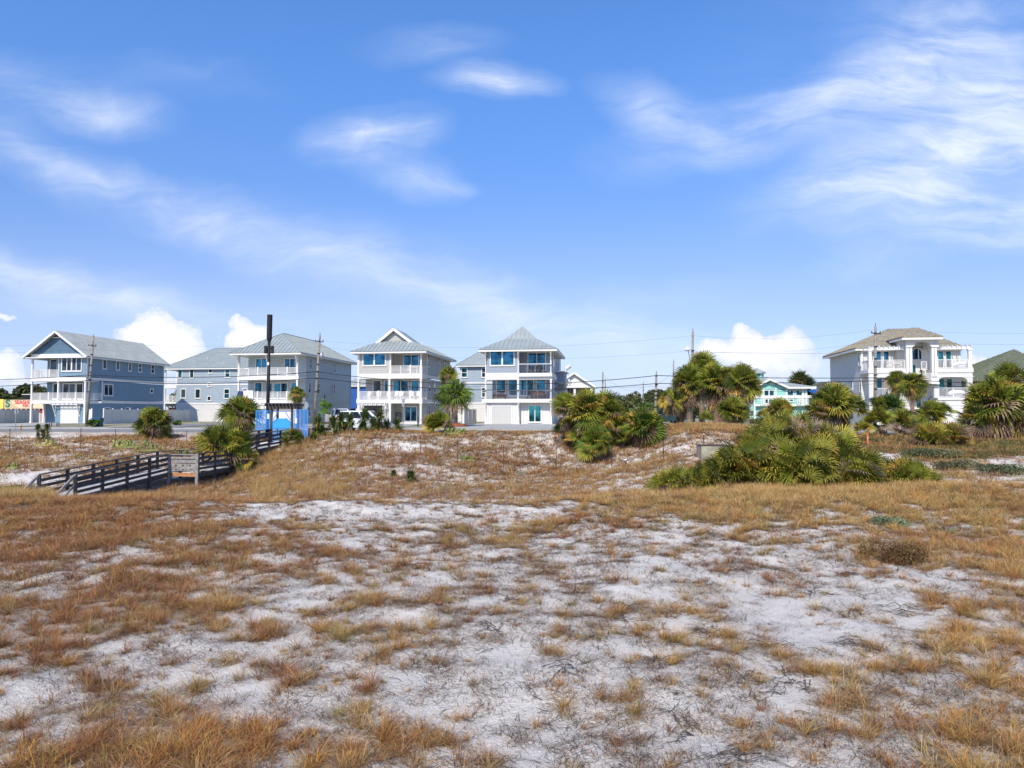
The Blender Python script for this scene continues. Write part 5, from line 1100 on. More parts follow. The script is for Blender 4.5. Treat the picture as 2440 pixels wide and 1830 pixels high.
for a, b_, d in (('Z', 'A', 'left of the blue house'), ('A', 'B', 'over the side street'), ('B', 'C', 'over the central houses'), ('C', 'D', 'over the aqua building'), ('D', 'Y', 'over the villa')):
    wire(at_h(a, top[a]), at_h(b_, top[b_]), 1.0 if a == 'B' else .6, .006, 'highest thin wire running ' + d); wire(at_h(a, mid[a]), at_h(b_, mid[b_]), 1.1 if a == 'B' else .6, .0065, 'second thin wire running ' + d)
wire(at_h('C', 839), at_h('D', 842), .1, .009, 'thin wire below the street lamp running over the aqua building to the villa')
wire(at_h('G', 892), at_h('I', 922), 1.6, .012, 'far sagging service wire between the distant poles')
wire(at_h('H', 918), at_h('K', 940), 1.2, .012, 'far lower service wire between the distant poles')
wire(at_h('E', 918), at_h('F', 885), .1, .012, 'short guy wire slanting between the grey pole and the thin pole')
for k_ in list(bpy.data.objects):
    if k_.get('label') in ('utility pole outside the left edge', 'utility pole outside the right edge'):
        for c in list(k_.children): bpy.data.objects.remove(c)
        bpy.data.objects.remove(k_)

# ---------------------------------------------------------------- thin fence posts across the dune hollow
posts = [(25, 1023, 1076, 'at the far left edge of the photo'), (194, 1023, 1071, 'below the blue house, left of the round palmetto'), (276, 1025, 1068, 'just left of the round palmetto'), (363, 1030, 1070, 'in front of the round palmetto'), (446, 1028, 1062, 'left of the boardwalk palmetto'),
         (834, 1038, 1085, 'left of the small white sand mound'), (908, 1034, 1083, 'in front of the small white sand mound'), (1002, 1036, 1084, 'at the right end of the small white sand mound'), (1091, 1052, 1101, 'below the yellow green cactus'),
         (1200, 1063, 1115, 'left of the white twiggy sand slope'), (1325, 1067, 1122, 'right of the white twiggy sand slope'), (1457, 1066, 1118, 'below the big palmetto cluster near the white litter'), (1580, 1052, 1099, 'right of the big palmetto cluster'), (1676, 1035, 1062, 'behind the concrete box'), (1787, 1018, 1052, 'right of the concrete box, in front of the grassy mound'), (2332, 1035, 1060, 'at the right, under the big ragged palm')]
for (px, pt, pb, d) in posts:
    Y = 48.0; best = None
    for Yc in np.arange(34, 57, .25):
        xx = ray(px, 985)[0] * Yc; zz = H(xx, Yc); _, py = project(xx, Yc, zz)
        if best is None or abs(py - pb) < best[0]: best = (abs(py - pb), Yc)
    Y = best[1]; x, y, z = gpos(px, Y); hh = (pb - pt) / FPX * Y
    e = empty('fence_post', (x, y, z), 0, 'thin rusty steel fence post ' + d, 'fence post', 'thin steel posts across the dune hollow')
    mb = MB(); lx = rng.uniform(-.02, .02); mb.box(-.022, -.008, -.3, .022, .008, hh); mb.box(-.008, .009, -.3, .008, .03, hh); mb.build('stake', m_rust, e)
    mb = MB(); mb.ellip((0, 0, hh + .03), (.03, .03, .04), 8, 5); mb.build('cap', m_cushion if px in (1002, 834, 1787, 1676) else m_rust, e)
# concrete box
Yb = 41.3; p0, p1 = at(1672, 1100, Yb), at(1737, 1100, Yb); e = empty('concrete_box', ((p0.x + p1.x) / 2, Yb, p0.z - .2), -SA * .5, 'stained concrete box half buried in the grass beside the big saw palmetto', 'concrete box')
wbx = (p1.x - p0.x); hb = at(1700, 1063, Yb).z - p0.z + .2; mb = MB(); w2 = wbx / 2
mb.box(-w2, 0, -.6, w2, .12, hb); mb.box(-w2, .12, -.6, -w2 + .12, 1.5, hb); mb.box(w2 - .12, .12, -.6, w2, 1.5, hb); mb.box(-w2 + .12, 1.38, -.6, w2 - .12, 1.5, hb); mb.build('wall', m_boxc, e)
mb = MB(); mb.box(-w2 - .015, -.015, hb + .003, w2 + .015, 1.515, hb + .04); mb.build('rim', m_rust, e); mb = MB(); mb.box(-w2 + .12, .12, hb - .35, w2 - .12, 1.38, hb - .3); mb.build('fill', m_mulch, e)
# orange marker
x, y, z = gpos(2066, 45.5); z = at(2066, 1072, 45.5).z; e = empty('marker_post', (x, y, min(z, H(x, y) + .05)), 0, 'orange plastic marker post in front of the cream villa', 'marker post'); mb = MB(); zt = at(2066, 1033, 45.5).z - e.location.z
mb.prism([(-.055, -.02), (.055, -.02), (.055, .02), (.02, .035), (-.02, .035), (-.055, .02)], -.2, zt, 'z'); fix(mb.build('blade', m_orange, e)); mb = MB(); mb.box(-.03, -.026, zt - .32, .03, -.021, zt - .24); mb.build('sticker', m_yellow, e)
# litter
for (px, Y, s, d) in ((1493, 46, .30, 'crumpled piece of white plastic litter on the brown grass'), (1514, 46.4, .1, 'tiny scrap of white litter right of the larger piece')):
    x, y, z = gpos(px, Y); mb = MB(); r_ = random.Random(px)
    for k in range(7): c = Vector((r_.uniform(-1, 1), r_.uniform(-.6, .6), r_.uniform(0, .9))) * s; mb.face([c + Vector((r_.uniform(-1, 1), r_.uniform(-1, 1), r_.uniform(-.6, .8))) * s * .8 for _ in range(4)])
    tag(mb.build('plastic_litter', m_litter, None, loc=(x, y, z + .05)), d, 'litter')

# ---------------------------------------------------------------- vinyl fences
def vinyl_fence(u0, v0, u1, v1, h, label, step=2.4, zb=-.05, style='solid'):
    a, b_ = Vector((*uv2w(u0, v0), zb)), Vector((*uv2w(u1, v1), zb)); d = b_ - a; L = d.length; e = empty('vinyl_fence', a, math.atan2(d.y, d.x), label, 'fence', 'white vinyl fences')
    n = max(1, round(L / step)); mb = MB()
    for k in range(n + 1): mb = MB(); x = L * k / n; mb.box(x - .065, -.065, -.2, x + .065, .065, h + .08); mb.box(x - .08, -.08, h + .08, x + .08, .08, h + .12); mb.build('post', m_white, e)
    mb = MB()
    for k in range(n):
        x0, x1 = L * k / n + .07, L * (k + 1) / n - .07
        if style == 'solid': mb.box(x0, -.02, .05, x1, .02, h - .08)
        else:
            m = int((x1 - x0) / .13)
            for j in range(m): q = x0 + (x1 - x0) * (j + .5) / m; mb.box(q - .028, -.012, .1, q + .028, .012, h - .06)
        mb.box(x0, -.03, h - .078, x1, .03, h); mb.box(x0, -.03, .0, x1, .03, .095 if style == 'solid' else .09)
    mb.build('panels', m_vinyl if style == 'solid' else m_white, e); return e
ul, ur = U(247, 84.5), U(452, 110)
vinyl_fence(U(247, 84), 84, U(452, 113), 113, 1.95, 'long white vinyl fence beside the side street, right of the blue house')
vinyl_fence(U(457, 112), 112, U(590, 112), 112, 1.95, 'bright white vinyl fence facing the road in front of the pale blue grey house', step=3)
vinyl_fence(U(-60, 78), 78, U(93, 103), 103, 1.95, 'white vinyl fence at the left edge in front of the beach shop')
vinyl_fence(U(95, 92), 92, U(107, 92), 92, 1.35, 'low white picket gate under the deck of the blue house', step=1.6, style='picket')
vinyl_fence(U(207, 86), 86, U(219, 86), 86, 1.95, 'short white vinyl fence end behind the leaning pole', step=1.2)
vinyl_fence(U(767, 95), 95, U(793, 95), 95, 1.3, 'white picket fence left of the white pickup', step=1.8, style='picket')
vinyl_fence(U(1052, 93), 93, U(1072, 93), 93, 1.3, 'white picket fence behind the black mailbox', step=1.6, style='picket')
vinyl_fence(U(1087, 89), 89, U(1104, 89), 89, 1.25, 'white picket gate right of the cabbage palm trunk', step=1.0, style='picket')
vinyl_fence(U(1105.5, 88.5), 88.5, U(1134, 93), 93, 1.95, 'white vinyl screen fence left of the slate blue house', step=1.8)
# ---------------------------------------------------------------- small street things
def sign_pole(px, pt, pb, Y, label, plate=None, cat='sign post', z=None):
    x = ray(px, 985)[0] * Y; z = (H(x, Y) if z is None else z); zt = at(px, pt, Y).z - z; e = empty('sign_post', (x, Y, z), -SA, label, cat); mb = MB(); mb.tube([(0, 0, -.3), (0, 0, zt)], .04, 8); mb.build('post', m_sign, e)
    if plate == 'oct': mb = MB(); mb.prism([(.42 * math.cos(R(22.5 + 45 * k)) + .1, zt - .75 + .42 * math.sin(R(22.5 + 45 * k))) for k in range(8)], .05, .07, 'y'); fix(mb.build('sign_back', m_sign, e))
    elif plate == 'street': mb = MB(); mb.box(-.15, -.05, zt - .35, .16, -.02, zt + .02); mb.box(-.12, -.055, zt - .75, .12, -.03, zt - .42); mb.build('sign_plate', m_sign, e)
    elif plate: mb = MB(); mb.box(-.22, .045, zt - .5, .22, .06, zt); mb.build('sign_back', m_sign, e)
    return e
sign_pole(38, 974, 1021, 72, 'grey sign post seen from behind in front of the left vinyl fence', 'box')
sign_pole(723, 948, 1010, 70, 'white stop sign post seen from behind beside the small curved palm', 'oct')
sign_pole(961, 951, 1014, 72, 'grey road sign post in front of the garage side of the warm grey house', 'street')
x, y, z = gpos(50, 71.5); e = empty('bollard', (x, y, z), 0, 'short yellow painted bollard at the left kerb', 'bollard'); mb = MB(); mb.tube([(0, 0, -.1), (0, 0, .52), (0, 0, .56)], [.085, .085, .05], 12); mb.build('post', m_ylpost, e, True); mb = MB(); mb.tube([(0, 0, .35), (0, 0, .42)], .09, 12); mb.build('band', m_black, e)
x, y, z = gpos(996, 80); e = empty('bollard', (x, y, z), 0, 'slim black bollard at the right column of the warm grey house', 'bollard'); mb = MB(); mb.tube([(0, 0, -.1), (0, 0, 1.1)], .07, 10); mb.build('post', m_black, e, True)
x, y, z = gpos(1062, 82); e = empty('mailbox', (x, y, z), 0, 'black mailbox on a post in front of the white picket fence', 'mailbox'); mb = MB(); mb.box(-.05, -.05, -.1, .05, .05, 1.0); mb.build('post', m_black, e); mb = MB(); mb.prism([(-.16, 1.0), (.16, 1.0), (.16, 1.15), (.1, 1.28), (0, 1.32), (-.1, 1.28), (-.16, 1.15)], -.28, .28, 'y'); fix(mb.build('box', m_black, e))
x, y, z = gpos(233, 83); e = empty('rubbish_bin', (x, y, z), -SA, 'dark teal rubbish bin with a blue lid behind the leaning pole', 'bin'); mb = MB(); mb.prism([(-.45, 0), (.45, 0), (.55, .95), (-.55, .95)], -.35, .35, 'y'); fix(mb.build('body', m_bin, e)); mb = MB(); mb.box(-.6, -.4, .953, .6, .4, 1.03); mb.build('lid', m_binlid, e)
x, y, z = gpos(130, 84); e = empty('bench', (x, y, z), -SA, 'low dark bench beside the garage of the blue house', 'bench'); mb = MB(); mb.box(-.55, -.2, .38, .55, .2, .44); mb.build('seat', m_brown, e)
for q in (-.48, .48): mb = MB(); mb.box(q - .03, -.18, 0, q + .03, -.12, .378); mb.box(q - .03, .12, 0, q + .03, .18, .378); mb.build('leg', m_black, e)
x, y, z = gpos(790, 61); e = empty('timber_barrier', (x, y, z), -SA, 'dark timber barrier rail in front of the white pickup', 'barrier'); mb = MB(); mb.box(-.9, -.06, .75, 1.6, .06, .95); mb.build('rail', m_rail, e); mb = MB(); mb.box(-.85, -.08, -.3, -.68, .08, .747); mb.box(1.3, -.08, -.3, 1.47, .08, .747); mb.build('posts', m_rail, e)

# ---------------------------------------------------------------- vehicles (x forward)
def wheel(e, x, y, r, w=.22):
    mb = MB(); s = 1 if y > 0 else -1; mb.tube([(x, y - w / 2, r), (x, y - w / 2 + .03, r), (x, y + w / 2 - .03, r), (x, y + w / 2, r)], [r * .92, r, r, r * .92], 20); wh = mb.build('wheel', m_tyre, e, False)
    mb = MB(); mb.tube([(x, y + s * (w / 2 + .002), r), (x, y + s * (w / 2 + .02), r)], [r * .62, r * .5], 14); mb.build('rim', m_metal, wh)
def loft(mb, secs):
    # secs: list of (x, halfwidth, zbottom, ztop) rings -> rounded box loft
    i0 = len(mb.v)
    for x, w, zb, zt in secs:
        c = min(.12, (zt - zb) * .25); ring = [(w, zb), (w, zt - c), (w - c * .8, zt), (-w + c * .8, zt), (-w, zt - c), (-w, zb)]
        mb.v += [(x, a, b_) for a, b_ in ring]
    n = 6
    for k in range(len(secs) - 1):
        for j in range(n): a, b_ = i0 + k * n + j, i0 + k * n + (j + 1) % n; mb.f.append((a, b_, b_ + n, a + n))
    mb.f.append(tuple(i0 + j for j in range(n))[::-1]); mb.f.append(tuple(i0 + (len(secs) - 1) * n + j for j in range(n)))
def vehicle(kind, loc, rz, paint, label, cat, name):
    e = empty(name, loc, rz, label, cat)
    if kind == 'van':
        body = [(-2.45, .86, .42, 1.08), (-2.35, .95, .34, 1.14), (-1.0, .98, .30, 1.16), (1.0, .98, .30, 1.14), (1.7, .96, .32, 1.08), (2.35, .88, .36, .86), (2.5, .78, .42, .72)]
        cab = [(-2.38, .80, .84, 1.12, .86), (-2.2, .80, 1.90, 0, 0)]
        gb = [(-2.36, .90), (-2.2, .82), (.9, .82), (1.75, .9)]; zc, zr = 1.12, 1.92; roofx = (-2.15, .75); basex = (-2.36, 1.72)
        L0, L1, wb = -1.5, 1.5, .36
    else:
        body = [(-2.8, .92, .52, 1.12), (-2.7, .98, .46, 1.16), (-.9, 1.0, .42, 1.18), (1.2, 1.0, .42, 1.16), (2.5, .97, .45, 1.10), (2.8, .86, .5, .95)]
        zc, zr = 1.16, 1.92; roofx = (-.75, .85); basex = (-.95, 1.5); L0, L1, wb = -1.75, 1.8, .40
    mb = MB(); loft(mb, body); bo = fix(mb.build('body', paint, e))
    w0, w1 = .93, .74; x0, x1 = basex; r0, r1 = roofx; mb = MB()
    b4 = [(x0, w0, zc), (x1, w0, zc), (x1, -w0, zc), (x0, -w0, zc)]; t4 = [(r0, w1, zr), (r1, w1, zr), (r1, -w1, zr), (r0, -w1, zr)]
    def lp(a, b_, t): return Vector(a).lerp(Vector(b_), t)
    mb.face(t4[::-1]); mb.face([(q[0] * 1.0, q[1], q[2] + .04) for q in (lp(t4[0], t4[2], .06), lp(t4[1], t4[3], .06), lp(t4[2], t4[0], .06), lp(t4[3], t4[1], .06))])
    for a, b_, c, d in ((0, 1, 1, 0), (1, 2, 2, 1), (2, 3, 3, 2), (3, 0, 0, 3)): mb.face([b4[a], b4[b_], t4[c], t4[d]])
    cb_ = fix(mb.build('cabin', paint, e))
    def pane(i, j, s0, s1, h0=.10, h1=.86, nm='side_window'):
        a, b_, c, d = Vector(b4[i]), Vector(b4[j]), Vector(t4[j]), Vector(t4[i]); q = lambda s, h: (a.lerp(b_, s)).lerp(d.lerp(c, s), h)
        pts = [q(s0, h0), q(s1, h0), q(s1, h1), q(s0, h1)]; n = (pts[1] - pts[0]).cross(pts[3] - pts[0]).normalized(); cen = (a + c) / 2 - Vector(((x0 + x1) / 2, 0, (zc + zr) / 2)); n = n if n.dot(cen) > 0 else -n
        mb = MB(); mb.face([p + n * .012 for p in pts]); mb.face([p + n * .002 for p in pts][::-1]); mb.build(nm, g_car, e)
    for (i, j) in ((0, 1), (2, 3)):
        cuts = ((.05, .30), (.34, .60), (.64, .92)) if kind == 'van' else ((.08, .46), (.51, .9))
        if (i, j) == (2, 3): cuts = tuple((1 - b_, 1 - a) for a, b_ in cuts)
        for a, b_ in cuts: pane(i, j, a, b_)
    pane(1, 2, .06, .94, .08, .92, 'windscreen'); pane(3, 0, .08, .92, .12, .9, 'rear_window')
    if kind != 'van':
        mb = MB(); mb.box(-2.62, -.82, 1.19, -1.0, .82, 1.2); mb.build('bed_floor', m_black, e); mb = MB(); mb.box(-2.86, -.7, .62, -2.83, .7, 1.1); mb.build('tailgate', paint, e)
    for y in (-1, 1): wheel(e, L0, y * (.86 if kind == 'van' else .9), wb); wheel(e, L1, y * (.86 if kind == 'van' else .9), wb)
    bx0 = -2.5 if kind == 'van' else -2.87
    for y in (-1, 1):
        mb = MB(); mb.box(bx0, y * .72 - .1, .78, bx0 + .12, y * .72 + .1, 1.06); mb.build('tail_light', m_red, e); mb = MB(); fx_ = 2.42 if kind == 'van' else 2.74; mb.box(fx_ - .1, y * .62 - .14, .7, fx_ + .04, y * .62 + .14, .86); mb.build('headlight', m_cushion, e)
        mb = MB(); mb.box(x1 - .45, y * (w0 + .16) - .08, zc + .06, x1 - .3, y * (w0 + .16) + .08, zc + .26); mb.build('wing_mirror', m_black, e)
    mb = MB(); mb.box(bx0 - .06, -.85, .44, bx0 + .04, .85, .6); mb.build('rear_bumper', m_metal, e); return e
x, y = uv2w(U(868, 66), 66); vehicle('van', (x, y, -.31), -SA, m_carw, 'white van driving along the road behind the yuccas', 'van', 'passenger_van')
x, y = uv2w(U(811, 80), 80); vehicle('pickup', (x, y, -.02), R(112), m_carw, 'white pickup truck parked nose in, left of the white van', 'pickup truck', 'pickup_truck')
x, y = uv2w(U(1592, 92), 92); vehicle('pickup', (x, y, 0), R(20), m_cart, 'dark teal pickup truck parked behind the left palms of the palm group', 'pickup truck', 'pickup_truck')
x, y = uv2w(U(1580, 99), 99); vehicle('van', (x, y, .02), R(5), m_card, 'black vehicle parked just behind the dark teal pickup', 'car', 'parked_car')

# ---------------------------------------------------------------- deck furniture
def on(h, x, y, z): q = uv2w(h.u0 + x, h.V0 + y); return (q[0], q[1], z)
def copy_tree(o, parent=None):
    c = o.copy(); C.objects.link(c); c.parent = parent
    for ch in o.children: copy_tree(ch, c)
    return c
def adirondack():
    e = empty('deck_chair', (0, 0, 0)); mb = MB(); mb.beam((0, -.3, .38), (0, .25, .26), .5, .03); mb.build('seat', m_white, e)
    mb = MB()
    for k in range(5): x = -.2 + k * .1; mb.beam((x, .2, .25), (x * 1.25, .55, 1.15 - abs(k - 2) * .05), .085, .025, (0, 1, 0))
    mb.build('backrest', m_white, e)
    for s in (-1, 1): mb = MB(); mb.beam((s * .3, -.35, .58), (s * .3, .42, .58), .12, .03); mb.build('armrest', m_white, e); mb = MB(); mb.box(s * .3 - .04, -.32, 0, s * .3 + .04, -.25, .565); mb.box(s * .3 - .03, .3, 0, s * .3 + .03, .36, .565); mb.build('leg', m_white, e)
    return e
ch0 = adirondack(); first = True
G = G_house; Wd = [(400, Z1, 'at the left end'), (545, Z1, 'second from the left'), (656, Z1, 'just left of the centre column'), (757, Z1, 'first right of the centre column'), (822, Z1, 'second right of the centre column'), (966, Z1, 'near the right end'), (1042, Z1, 'at the right end')]
for (cx, z, d) in Wd:
    c = ch0 if first else copy_tree(ch0); first = False; px = 800 + cx / 5.353; c.location = on(G, G.fx(px, .9), .9, z); c.rotation_euler = (0, 0, -SA + rng.uniform(-.4, .4))
    tag(c, 'white adirondack chair on the warm grey middle deck, ' + d, 'chair', 'white chairs on the warm grey house decks')
def chair(matt, name='dining_chair'):
    e = empty(name, (0, 0, 0)); mb = MB(); mb.box(-.24, -.24, .44, .24, .24, .49); mb.build('seat', matt, e); mb = MB(); mb.box(-.24, .19, .493, .24, .24, 1.02); mb.build('backrest', matt, e)
    for sx in (-1, 1):
        for sy in (-1, 1): mb = MB(); mb.box(sx * .21 - .025, sy * .21 - .025, 0, sx * .21 + .025, sy * .21 + .025, .437); mb.build('leg', matt, e)
    return e
def table(matt, w, d, name='dining_table'):
    e = empty(name, (0, 0, 0)); mb = MB(); mb.box(-w / 2, -d / 2, .86, w / 2, d / 2, .93); mb.build('tabletop', matt, e); mb = MB(); mb.box(-w / 2 + .1, -d / 2 + .1, .70, w / 2 - .1, d / 2 - .1, .857); mb.build('apron', matt, e)
    for sx in (-1, 1):
        for sy in (-1, 1): mb = MB(); mb.box(sx * (w / 2 - .12) - .05, sy * (d / 2 - .12) - .05, 0, sx * (w / 2 - .12) + .05, sy * (d / 2 - .12) + .05, .697); mb.build('leg', matt, e)
    return e
Pn = P_house
def putp(o, h, px, y, z, rz, label, cat, group=None): o.location = on(h, h.fx(px, y), y, z); o.rotation_euler = (0, 0, -SA + rz); tag(o, label, cat, group); return o
t_ = putp(table(m_brown, 1.9, .95), Pn, 1080 + 1082 / 5.353, .95, Z1, 0, 'dark red brown dining table on the middle deck of the slate blue house', 'table')
w0 = chair(m_black); gr_ = 'dark chairs on the slate blue house decks'
putp(w0, Pn, 1080 + 972 / 5.353, .95, Z1, R(90), 'black chair at the left end of the brown dining table', 'chair', gr_); putp(copy_tree(w0), Pn, 1080 + 1190 / 5.353, .95, Z1, R(-90), 'black chair at the right end of the brown dining table', 'chair', gr_)
b0 = chair(m_brown); putp(b0, Pn, 1080 + 1040 / 5.353, .2, Z1, R(180), 'brown chair on the near side of the brown dining table, left one', 'chair', gr_); putp(copy_tree(b0), Pn, 1080 + 1120 / 5.353, .2, Z1, R(180), 'brown chair on the near side of the brown dining table, right one', 'chair', gr_)
e = putp(empty('garden_sofa', (0, 0, 0)), Pn, 1080 + 585 / 5.353, .8, Z1, 0, 'brown slatted sofa on the left of the middle deck of the slate blue house', 'sofa')
mb = MB(); mb.box(-.75, -.3, .3, .75, .35, .38); mb.build('seat', m_brown, e); mb = MB(); 
for k in range(4): mb.box(-.75, -.36, .12 + .17 * k, .75, -.32, .24 + .17 * k)
mb.build('backrest', m_brown, e)
for s in (-1, 1): mb = MB(); mb.box(s * .78 - .04, -.36, 0, s * .78 + .04, .35, .62 if s > 0 else .75); mb.build('armrest', m_brown, e)
mb = MB(); mb.box(-.7, -.28, .383, .7, .3, .48); mb.box(.1, .0, .5, .55, .2, .86); mb.build('cushion', m_navy, e)
t2 = putp(table(m_black, 1.1, .9), Pn, 1080 + 1062 / 5.353, .7, Z2 + .05, 0, 'small dark table on the top deck of the slate blue house', 'table'); mb = MB(); mb.tube([(0, 0, 0), (0, 0, .85)], .08, 8); mb.build('pedestal', m_brown, t2)
for (cx, rz, d) in ((990, R(80), 'left of'), (1140, R(-80), 'right of'), (1100, R(180), 'in front of')):
    c = copy_tree(w0); putp(c, Pn, 1080 + cx / 5.353, .7 if cx != 1100 else .0, Z2 + .05, rz, 'black chair ' + d + ' the small dark table on the top deck', 'chair', gr_)
t3 = putp(table(m_white, .9, .9), G, 800 + 1010 / 5.353, .9, Z2 + .14, 0, 'white high table on the top deck of the warm grey house', 'table')
wc = chair(m_white)
for (cx, rz, d) in ((948, R(80), 'left of'), (1050, R(-80), 'right of')): putp(wc if d == 'left of' else copy_tree(wc), G, 800 + cx / 5.353, .9, Z2 + .14, rz, 'white chair ' + d + ' the white table on the top deck of the warm grey house', 'chair', 'white chairs on the warm grey house decks')
Vh = V_house
t4 = putp(table(m_white, 1.6, .9), Vh, 1940 + 850 / 4.424, 1.2, zd2, 0, 'white table on the upper left balcony of the cream villa', 'table')
for (cx, d) in ((800, 'left'), (905, 'right')): putp(copy_tree(wc), Vh, 1940 + cx / 4.424, 1.2, zd2, R(90 if d == 'left' else -90), 'white chair at the ' + d + ' end of the villa balcony table', 'chair')
def round_sofa(px, z, label):
    e = putp(empty('garden_lounger', (0, 0, 0)), Vh, px, 1.1, z, 0, label, 'lounger'); mb = MB(); mb.ellip((0, 0, .45), (1.05, .5, .45), 14, 8); mb.build('shell', m_cushion, e, True); mb = MB(); mb.box(-.8, -.4, 0, .8, .4, .12); mb.build('base', m_metal, e)
round_sofa(1940 + 1510 / 4.424, zd1, 'rounded pale covered lounger on the lower right balcony of the villa'); round_sofa(1940 + 1560 / 4.424, zd2, 'rounded grey wicker lounger on the upper right balcony of the villa')
# towels on the light grey house rail
def towel(h, x0, x1, z0, z1, y, mat, label, emblem=None):
    mb = MB(); n = 10; q = []
    for j in range(6):
        for k in range(n + 1):
            s = k / n; tz = j / 5; q.append((x0 + (x1 - x0) * s + (.18 * tz * (1 if mat is m_navy else -.4)) * -1, y - .05 - .05 * math.sin(s * 9 + tz * 2) * tz, z1 + (z0 - z1) * tz - .05 * math.sin(s * 3.1) * tz))
    mb.v = q; mb.f = [(j * (n + 1) + k, j * (n + 1) + k + 1, (j + 1) * (n + 1) + k + 1, (j + 1) * (n + 1) + k) for j in range(5) for k in range(n)]
    o = mb.build('towel', mat, None, True, loc=on(h, 0, 0, 0), rotz=-SA); md = o.modifiers.new('t', 'SOLIDIFY'); md.thickness = .015; tag(o, label, 'towel')
    return o
Lh = L_house; c2x = lambda x: Lh.fx(380 + x / 4.809); c2z = lambda y: Lh.fz(590, 740 + y / 4.809)
towel(Lh, c2x(898), c2x(962), c2z(1015), c2z(922), -.02, m_navy, 'dark navy towel hanging at the left end of the light grey house rail')
tw = towel(Lh, c2x(962), c2x(1072), c2z(1020), c2z(918), -.04, m_cushion, 'large white towel with a grey emblem hung over the light grey house rail')
mb = MB(); xc, zc_ = (c2x(1000) + c2x(1015)) / 2, (c2z(965) + c2z(985)) / 2
for k in range(8): a = k * math.pi / 4; mb.beam((xc + .06 * math.cos(a), -.165, zc_ + .06 * math.sin(a)), (xc + .2 * math.cos(a + .2), -.165, zc_ + .2 * math.sin(a + .2)), .03, .012, (0, 1, 0))
mb.build('emblem', m_sign, tw)
# ---------------------------------------------------------------- fan palms, saw palmettos, yuccas, cacti, trees
m_leaf = attr_mat('palm_leaf', .55, .25, .25, .18, 5); m_bark = attr_mat('palm_bark', .9, 0, .1, .25, 8); m_grass = attr_mat('dry_grass_blades', .7, .12, .2, .12, 3)
m_crown = attr_mat('tree_leaves', .6, .15, .3, .2, 1)
class CM(MB):
    def __init__(s): super().__init__(); s.c = []
    def tri(s, p, c): s.face(p); s.c += [(*c, 1)] * len(p)
GREEN = [(.155, .205, .024), (.19, .24, .028), (.10, .145, .02), (.27, .29, .042), (.06, .09, .017)]
YEL = [(.34, .31, .04), (.40, .30, .05), (.27, .27, .035), (.42, .27, .06)]
DEAD = [(.26, .20, .13), (.20, .15, .095), (.34, .28, .20), (.15, .11, .07)]
def frond(m, base, az, el, pet, L, n, col, rg, droop=.25, spread=112, wid=1.0, pw=.014):
    d = Vector((math.cos(az) * math.cos(el), math.sin(az) * math.cos(el), math.sin(el))); base = Vector(base)
    s = Vector((-math.sin(az), math.cos(az), 0)); nr = s.cross(d).normalized() * -1
    c = base + d * pet + Vector((0, 0, -.06 * pet)); tl = rg.uniform(-1.15, 1.15); s = (s * math.cos(tl) + nr * math.sin(tl)); nr = d.cross(s).normalized()
    d2 = (d + Vector((0, 0, -droop * .5))).normalized(); d = (d2 - s * d2.dot(s)).normalized(); nr = d.cross(s).normalized()
    pc = tuple(k * .9 for k in col); q = s * pw
    m.tri([base - q, base + q, c + q * .7, c - q * .7], pc); m.tri([base - nr * pw, base + nr * pw, c + nr * pw * .7, c - nr * pw * .7], pc)
    for i in range(n):
        ph = R(-spread + 2 * spread * i / (n - 1)) + rg.uniform(-.05, .05); l = L * (.72 + .28 * math.cos(ph * .7)) * rg.uniform(.88, 1.05)
        u = d * math.cos(ph) + s * math.sin(ph); p = s * math.cos(ph) - d * math.sin(ph); w = L * .043 * wid * (22 / n)
        up = nr * (.14 * l); m1 = c + u * l * .45 + up * .6; m2 = c + u * l * .78 + up * .7 + Vector((0, 0, -droop * l * .22)); tp = c + u * l + up * .3 + Vector((0, 0, -droop * l * rg.uniform(.5, 1.1)))
        k = rg.uniform(.78, 1.2); cc = (col[0] * k, col[1] * k, col[2] * k); ct = (cc[0] * 1.25 + .02, cc[1] * 1.12, cc[2] * 1.1)
        i0 = len(m.v); fo = nr * w * .45
        m.v += [tuple(c), tuple(m1 - p * w + fo), tuple(m1 + p * w + fo), tuple(m2 - p * w * .62), tuple(m2 + p * w * .62), tuple(tp), tuple(m1 - fo * .4)]
        m.c += [(*cc, 1)] * 3 + [(*ct, 1)] * 3 + [(*cc, 1)]
        m.f += [(i0, i0 + 1, i0 + 6), (i0, i0 + 6, i0 + 2), (i0 + 1, i0 + 3, i0 + 6), (i0 + 6, i0 + 3, i0 + 4), (i0 + 6, i0 + 4, i0 + 2), (i0 + 3, i0 + 5, i0 + 4)]
def pickcol(rg, yel=.12, dead=.08, gset=GREEN):
    yel *= .65; r = rg.random(); c = rg.choice(DEAD) if r < dead else (rg.choice(YEL) if r < dead + yel else rg.choice(gset)); k = rg.uniform(.8, 1.25); return tuple(q * k for q in c)
def crown(m, c, r, nf, rg, emin=-45, emax=88, yel=.12, dead=.05, skirt=0, L=None, pet=None, n=20, droop=.18, gset=GREEN, flat=1.0):
    c = Vector(c); L = L or r * .66; pet = pet or r * .45
    for k in range(nf):
        az = k * 2.39996 + rg.uniform(-.3, .3); t = (k + .5) / nf; el = R(emin + (emax - emin) * t ** .7 + rg.uniform(-10, 10)); low = t < .22
        frond(m, c + Vector((math.cos(az), math.sin(az), 0)) * .05, az, el * flat, pet * rg.uniform(.55, 1.3), L * rg.uniform(.8, 1.15), n, pickcol(rg, yel + (.25 if low else 0), dead + (.2 if low else 0), gset), rg, droop)
    for k in range(skirt):
        az = rg.uniform(0, 6.28); el = R(rg.uniform(-82, -50)); z = c.z - rg.uniform(.1, .5) * r; frond(m, (c.x, c.y, z), az, el, pet * .55, L * .8, 12, pickcol(rg, .15, .85), rg, .5, 80)
